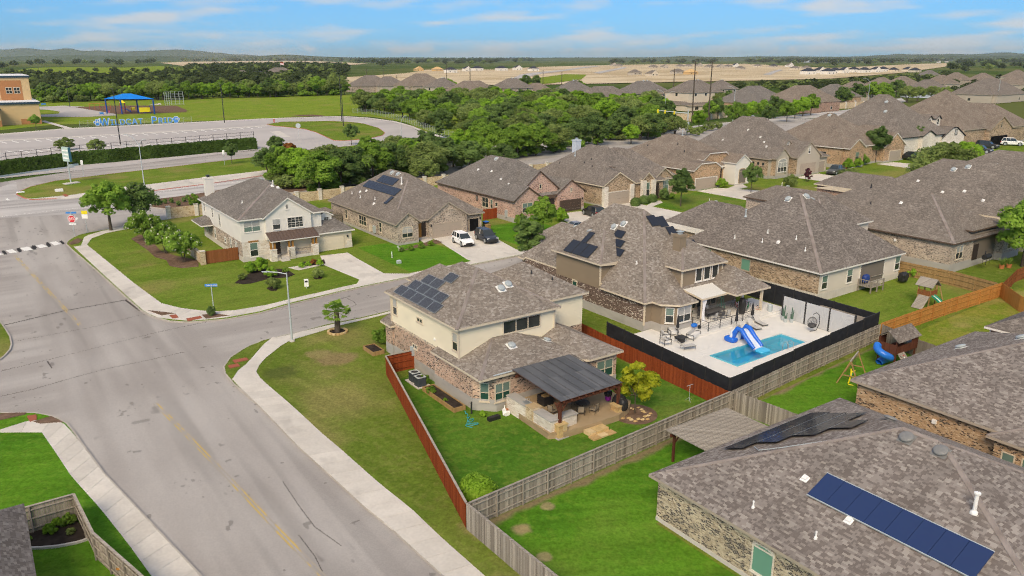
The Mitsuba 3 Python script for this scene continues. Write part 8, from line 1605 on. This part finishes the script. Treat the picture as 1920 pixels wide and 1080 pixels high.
# ---------------------------------------------------------------- houses beyond the woods, far subdivision, far woods, hills
def far_house(label,u,v,w,d,ez,wall,roof='roof_mid',two=False,gable='',group=None,wins=3,trimm='trim_tan',pitch=.5,ang=0,cut_=True):
 base=float(T(u));ms=[Mass(u-w/2,u+w/2,v-d/2,v+d/2,ez,pitch,mats={'*':wall},gable=gable)]
 if two:ms=[Mass(u-w/2,u+w/2,v-d/2,v+d/2,3.0,.35,mats={'*':wall},grp=0),Mass(u-w*.38,u+w*.42,v-d*.38,v+d/2-.3,ez,pitch,z0=2.7,mats={'*':wall},grp=1)]
 elif w>16 and cut_:ms.append(Mass(u-w/2+2,u-w/2+w*.45,v-d/2-2.4,v,ez,pitch,mats={'*':wall}))
 k=house(label,base,ms,wall=wall,roof=roof,trimm=trimm,found=None,group=group)
 m=ms[-1]if two else ms[0];zz=(ez-1.9)if two else 1.0
 for i in range(wins):
  a=m.r[0]+(m.r[1]-m.r[0])*(i+.7)/(wins+.4)
  key=numbered(k+'__window');put(key,wbox('S',m.r[2],a,base+zz,1.7,1.5,.06,.08),'trim_white',part='frame');put(key,wbox('S',m.r[2],a,base+zz+.12,1.46,1.26,.08,.05),'glass_dark',part='pane')
 if two:
  for i in range(2):key=numbered(k+'__window');put(key,wbox('S',ms[0].r[2],ms[0].r[0]+w*(.25+.4*i),base+.5,2.4,2.0,.06,.08),'glass_dark',part='pane')
 key=numbered(k+'__window');put(key,wbox('W',m.r[0],(m.r[2]+m.r[3])/2,base+zz,1.4,1.5,.06,.08),'glass_dark',part='pane')
 for i in range(2):turbine(k,m,u+w*(.02+.08*i),v+d*.05,'vent_grey',.5)
 return k
FH=list(zip([(270.60,587.21),(282.05,579.28),(268.39,499.19),(258.19,451.47),(253.41,408.00),(273.08,394.38),(292.11,396.02),(275.92,339.76),(270.73,309.61),(293.74,304.45),(312.11,286.29),(375.37,323.56),(326.57,260.62),(346.32,246.95),(410.23,271.86),(463.76,292.73),(543.09,289.71),(601.87,357.82),(658.50,372.65),(709.82,367.03),(519.27,238.72),(841.37,420.52),(829.05,388.57),(736.37,318.73),(1021.05,440.69),(983.60,524.45)],((24,18,3.6,'brick_greytan',0),(20,16,3.6,'stucco_tan',0),(24,18,5.6,'brick_greytan',0),(18,14,6.0,'stucco_tan',1),(26,18,3.6,'brick_fieldtan',0),(20,14,6.6,'brick_greytan',1),(18,14,3.6,'stucco_tan',0),(18,14,6.4,'paint_cream',1),(25,16,3.6,'brick_greytan',0),(24,15,6.4,'stucco_tan',1),(24,15,6.8,'paint_cream',1),(16,12,6.2,'paint_taupe',1),(24,17,3.6,'brick_orange',0),(26,17,3.8,'brick_red',0),(20,15,3.6,'brick_orange',0),(22,16,3.4,'stucco_tan',0),(22,15,3.8,'shed_pale',0),(20,15,3.4,'stucco_tan',0),(20,15,3.4,'brick_greytan',0),(22,16,3.4,'stucco_tan',0),(34,20,3.6,'stucco_tan',0),(22,16,3.6,'stucco_tan',0),(22,16,3.6,'brick_greytan',0),(24,18,3.6,'stucco_tan',0),(24,18,3.6,'stucco_tan',0),(22,16,3.6,'stucco_tan',0))))
FL_=['brown roofed one-storey house at the left end of the row beyond the school field','brown roofed house second from the left in the row beyond the school field','house with a tall pointed brown roof left of the round yellow-green tree','two-storey tan house right of the round yellow-green tree','long low house behind the two tall poles','two-storey tan house with a white patio awning beyond the wooded strip','brown roof between the two-storey tan house and the dark conifers','two-storey cream house left of the big roof beyond the wooded strip','house with the biggest low brown roof beyond the middle of the wooded strip','two-storey tan house right behind the twin street lamp','two-storey cream house with dark upper windows behind the signal mast','taupe two-storey house behind the utility poles','low brown roofed house left of the red brick house by the parkway wall','red brick house with long brown roof behind the parkway wall','orange brick house at the right end of the parkway wall','brown roof behind the trees at the right end of the parkway wall','pale blue-grey house with brown hip roof right of the curved street lamp','small brown roof beyond the pale blue-grey house, left','small brown roof beyond the pale blue-grey house, middle','small brown roof beyond the pale blue-grey house, right','very wide low brown roof behind the right street lamp','hazy brown roof in the far right housing area, left','hazy brown roof in the far right housing area, middle','hazy brown roof in the far right housing area, right edge','hazy brown roof in the far right housing area, farthest right','hazy brown roof in the far right housing area, nearest the scrub']
for((u,v),(w,d,ez,wall,two)),lab in zip(FH,FL_):far_house(lab,u,v,w*1.3,d*1.25,ez*1.3,wall,roof=('roof_mid','roof_warm','roof_grey')[int(u)%3],two=bool(two),pitch=.68)
flat('roof_slate',(0.05,0.055,0.07));flat('roof_frame',(0.62,0.42,0.20));flat('wrap_green',(0.10,0.30,0.19))
TN=list(zip([(290.02,1004.71),(308.84,991.68),(347.95,1028.52),(349.16,963.76)],((26,18,3.4,'brick_greytan','roof_mid'),(22,16,3.2,'stucco_tan','roof_slate'),(26,16,6.2,'paint_white','roof_mid'),(30,18,3.6,'brick_greytan','roof_slate'))))
for((u,v),(w,d,ez,wall,rf)),lab in zip(TN,('tan house with brown roof among the trees beyond the school field','dark roofed low house right of the tan house beyond the school field','white two-storey house with a flag beyond the school field','wide dark slate roofed house beyond the school field')):far_house(lab,u,v,w*1.3,d*1.3,ez*1.25,wall,rf,pitch=.6)
SUB=list(zip([(803.17,1502.11),(835.20,1479.93),(746.30,1273.52),(867.00,1414.85),(923.58,1463.68),(965.66,1434.54),(1039.07,1479.72),(979.01,1337.29),(1575.58,1598.92),(1599.47,1582.38),(1840.26,1753.01),(1920.57,1795.34),(2013.40,1835.53),(993.85,922.18),(888.81,942.68),(855.54,870.74),(1009.73,967.03),(1749.75,1555.43),(1774.33,1538.41),(1845.62,1570.70),(1516.83,1254.05),(1978.70,1657.14),(2035.16,1618.05),(2075.48,1590.13),(2115.81,1562.21),(1621.28,1181.72),(1726.22,1224.73),(1911.73,2137.27),(1798.34,1984.45),(1151.56,812.98),(1249.48,860.84),(1178.09,794.61),(1272.52,844.89),(1284.04,836.91),(1399.68,890.30),(1363.62,846.07),(1432.77,867.39),(1503.15,893.39),(1520.36,881.48),(1606.28,902.95),(1494.81,824.43),(5747.86,2950.97),(4988.53,2609.27)],[('roof_frame','roof_frame')]*2+[('paint_white','roof_slate')]*3+[('paint_white','roof_slate')]*3+[('stucco_tan','roof_mid')]*5+[('roof_frame','roof_frame'),('stucco_tan','roof_mid'),('paint_cream','roof_mid'),('stucco_tan','roof_mid')]+[('stucco_tan','roof_mid')]*4+[('paint_white','roof_slate'),('paint_cream','roof_mid'),('stucco_tan','roof_slate'),('paint_white','roof_mid'),('paint_cream','roof_mid'),('stucco_tan','roof_mid'),('stucco_tan','roof_mid'),('stucco_tan','roof_mid')]+[('paint_white','roof_slate')]*9+[('paint_cream','roof_slate')]*3+[('paint_white','roof_mid')]*2))
def sub_label(i,wall,roof):
 if wall=='roof_frame':return('bare timber framed house under construction in the far tan land','timber houses being framed')
 if wall=='paint_white' and roof=='roof_slate':return('white house with dark roof in the far new housing area','white dark-roofed houses far off')
 return('tan house with brown roof in the far new housing area','tan houses far off')
for i,((u,v),(wall,rf))in enumerate(SUB):
 lab,grp=sub_label(i,wall,rf);dist=math.hypot(u,v);s=dist/1465.0
 px=(20,24,22,18,26,28)[i%6];base=float(T(u));w,d,ez=px*s*(.9 if dist<1600 else .7),14.0,5.2 if wall=='paint_white' else 3.8
 w=min(max(w,13),26)
 k=house(lab,base+.5,[Mass(u-w/2,u+w/2,v-d/2,v+d/2,ez,.62,mats={'*':wall},gable='' if i%3 else 'S')],wall=wall,roof=rf,trimm='trim_white' if wall=='paint_white' else 'trim_tan',found=None,group=grp)
 for j in range(2):key=numbered(k+'__window');put(key,wbox('S',v-d/2,u-w*.25+j*w*.5,base+1.5,1.8,1.7,.1,.12),'glass_dark',part='pane')
# long pale warehouse on the skyline
wu,wv=(5041.22,3440.27)
wk=thing('warehouse','long pale industrial building on the skyline behind the new houses','building')
put(wk,cat(bx(wu-150,wu+150,wv,wv+60,0,20)),'shed_pale',part='hall');put(wk,bx(wu+150.2,wu+230,wv+5,wv+60,0,15),'sign_white',part='annex')
for i in range(26):put(wk,bx(wu-145+i*11.5,wu-138+i*11.5,wv-.5,wv-.1,3,15),'glass_dark',part='window')
# far woods
def scatter(name_label,regions,n,kinds,hs,seed,name='far_woods',cat_='woods'):
 rng=np.random.default_rng(seed);base=numbered(name);tag(base,name_label,cat_,kind='stuff');c=0
 for g in regions:
  u0,v0,u1,v1=g.bounds;m=max(1,int(n*g.area/sum(x.area for x in regions)))
  pp=np.column_stack([rng.uniform(u0,u1,m*6),rng.uniform(v0,v1,m*6)]);ok=shapely.contains_xy(g,pp[:,0],pp[:,1]);pp=pp[ok][:m]
  for p in pp:
   c+=1;plant(kinds[int(rng.integers(len(kinds)))],p[0],p[1],rng.uniform(*hs)*(1+.00018*math.hypot(*p)),w=1.25+.3*rng.random(),key='%s__%03d'%(base,c),rs=float(rng.uniform(0,360)))
FK=('far0','far1','far2','far0','far1','far_light')
scatter('dark woods beyond the school field',[poly([(-2.66,675.97),(35.66,684.22),(131.75,636.90),(247.47,590.79),(319.35,741.50),(373.30,889.21),(332.33,917.58),(259.49,941.12),(221.60,1060.16),(153.28,1083.17),(79.45,1144.00),(-1.11,1159.75)])],420,FK,(8,13),1)
scatter('dark woods round the golf course and beyond',[poly([(-1.03,1184.57),(81.26,1168.65),(160.15,1130.46),(251.02,1166.66),(339.39,1228.14),(451.75,1245.32),(531.46,1242.36),(886.18,2076.29),(879.19,2418.48),(625.71,2256.64),(489.60,2081.00),(275.52,1229.07),(183.65,1122.89),(106.33,1187.17),(82.12,1362.18),(-0.01,1506.62)])],420,FK,(8,13),2)
scatter('dark belt of far woods behind the tan fields',[poly([(2.62,2326.49),(115.06,2216.16),(199.43,2779.96),(652.92,3275.83),(524.15,2326.96),(1134.81,5682.54),(462.94,4528.44),(11.44,5084.25)]),poly([(1216.16,6088.87),(2134.43,8229.00),(4420.44,13123.38),(6259.18,14341.43),(9071.55,12394.05),(3928.63,5367.32),(1201.79,2195.11),(1053.93,2297.49),(605.60,1440.15),(1534.89,3344.55),(2494.87,6360.10)])],620,FK,(10,15),3)
scatter('far woods behind the new houses on the right',[poly([(3294.90,3781.99),(4104.16,4089.12),(5147.32,4523.46),(2805.72,2464.59),(3023.01,3011.45),(2434.25,2721.81)]),poly([(2371.84,1587.34),(5747.86,2950.97),(10142.55,5112.90),(7533.58,5570.00),(6435.70,5250.66),(3573.53,2914.34)])],300,FK,(10,15),4)
scatter('wooded slope on the far right skyline',[poly([(1519.62,807.25),(2262.59,1123.22),(6760.30,3406.58),(14456.74,6173.91),(15173.61,5677.52),(1375.61,510.63),(1351.52,573.32),(1251.78,596.37)])],420,FK,(9,14),5)
scatter('green scrub strip between the tan land and the nearer houses on the right',[poly([(539.85,454.81),(631.57,487.94),(738.32,491.88),(1012.95,568.05),(1341.54,681.43),(1123.22,562.72),(810.00,442.24),(687.68,414.49),(599.88,399.04),(520.56,401.69)])],200,('far0','far_light','far1'),(4,7),6)
scatter('low trees among the far right roofs',[poly([(675.10,406.84),(1005.10,509.56),(1137.46,481.84),(1118.01,431.38),(686.39,263.14),(578.69,284.33),(564.21,314.77)])],46,FK,(4,7),7)
scatter('weedy undergrowth in the wooded strip',[BELT],260,('scrub',),(1.6,3.0),8,'undergrowth','undergrowth')
scatter('undergrowth between the trees along the parkway',[poly([(57.90,184.79),(60.21,158.64),(77.14,168.43),(97.88,172.06),(108.49,171.22),(118.35,186.72),(108.01,198.90),(90.59,197.20),(72.01,188.66),(66.05,203.22)]),poly([(124.00,181.70),(142.49,183.70),(176.36,193.26),(197.95,190.36),(221.78,213.55),(185.84,206.49),(143.85,196.19),(133.54,198.54)])],150,('scrub','bush'),(1.6,3.2),18,'undergrowth','undergrowth')
scatter('brush along the far edge of the school field',[poly([(35.72,632.77),(123.53,598.18),(226.26,540.50),(236.03,563.66),(130.02,628.76),(37.70,663.85)])],130,('scrub','bush'),(3,5),9,'undergrowth','undergrowth')
for p,h in zip([(157.51,1784.63),(197.68,1699.51),(234.28,1772.00),(244.49,1620.99),(294.49,1730.31),(292.28,1587.90),(122.06,1724.99)],(9,10,9,12,9,10,9)):plant('far0',*p,h,'dark rounded tree standing on the golf course',w=1.5,group='trees on the golf course')
# hills
def hills(name,pts,hgt,depth,seed,mat):
 p=resample(pts,160);k=struct(numbered(name));n=len(p)
 t=np.linspace(0,1,n);hh=hgt*(.55+.9*(meshkit.fbm(np.stack([t*9,t*0,t*0],-1),4,seed)-.2))*np.clip(np.minimum(t,1-t)*8,0,1)+2
 d=p/np.linalg.norm(p,axis=1,keepdims=True);V=[]
 for j,(f,zz)in enumerate(((0,0),(.25,.55),(.5,.9),(.7,1.0),(1,.8),(1.6,0))):
  o=p+d*depth*f;V.append(np.column_stack([o,hh*zz*(1+.12*(meshkit.noise(np.column_stack([o*.002,o[:,:1]*0]),seed+j)-.5))-1+T(o[:,0])]))
 V=np.vstack(V);F=[]
 for j in range(5):
  for i in range(n-1):a=j*n+i;F+=[[a,a+1,a+n+1],[a,a+n+1,a+n]]
 put(k,(V,np.array(F)),mat,smooth=True)
pm('hill_mat',lambda p,n,uv:mix((0.045,0.07,0.03),(0.085,0.115,0.05),fbm(p.x*.004,p.y*.004,1.0,5)))
hills('hills',[(-1100.27,12953.21),(959.72,10367.31),(2523.82,9284.28),(4077.96,8733.89),(5895.04,8054.01)],62,1500,3,'hill_mat')
hills('hills',[(5102.07,8024.76),(6970.36,7309.43),(8583.34,6192.55),(9710.57,4833.69),(10735.93,3117.91)],58,1500,5,'hill_mat')
hills('hills',[(-3456.08,21737.16),(-30.54,20798.87),(2363.16,16347.14),(3796.92,15354.36),(5043.72,13848.45)],205,3500,8,'hill_mat')
hills('hills',[(11445.85,8258.75),(14567.96,7253.56),(16872.21,5658.02),(18614.63,3294.85)],130,3000,11,'hill_mat')
# ---------------------------------------------------------------- haze: one box of air round the camera and the whole scene
scene['air']={'type':'homogeneous','albedo':{'type':'rgb','value':[0.95,0.96,0.97]},'sigma_t':0.000035,'phase':{'type':'hg','g':0.35}}
scene['haze']={'type':'cube','to_world':TF().translate([0,14000,150.0]).scale([29000,15500,156.0]),'bsdf':{'type':'null'},'interior':{'type':'ref','id':'air'}}
labels['haze']={'kind':'stuff','label':'pale haze over the far land','category':'haze'}
scene['camera']['medium']={'type':'ref','id':'air'}
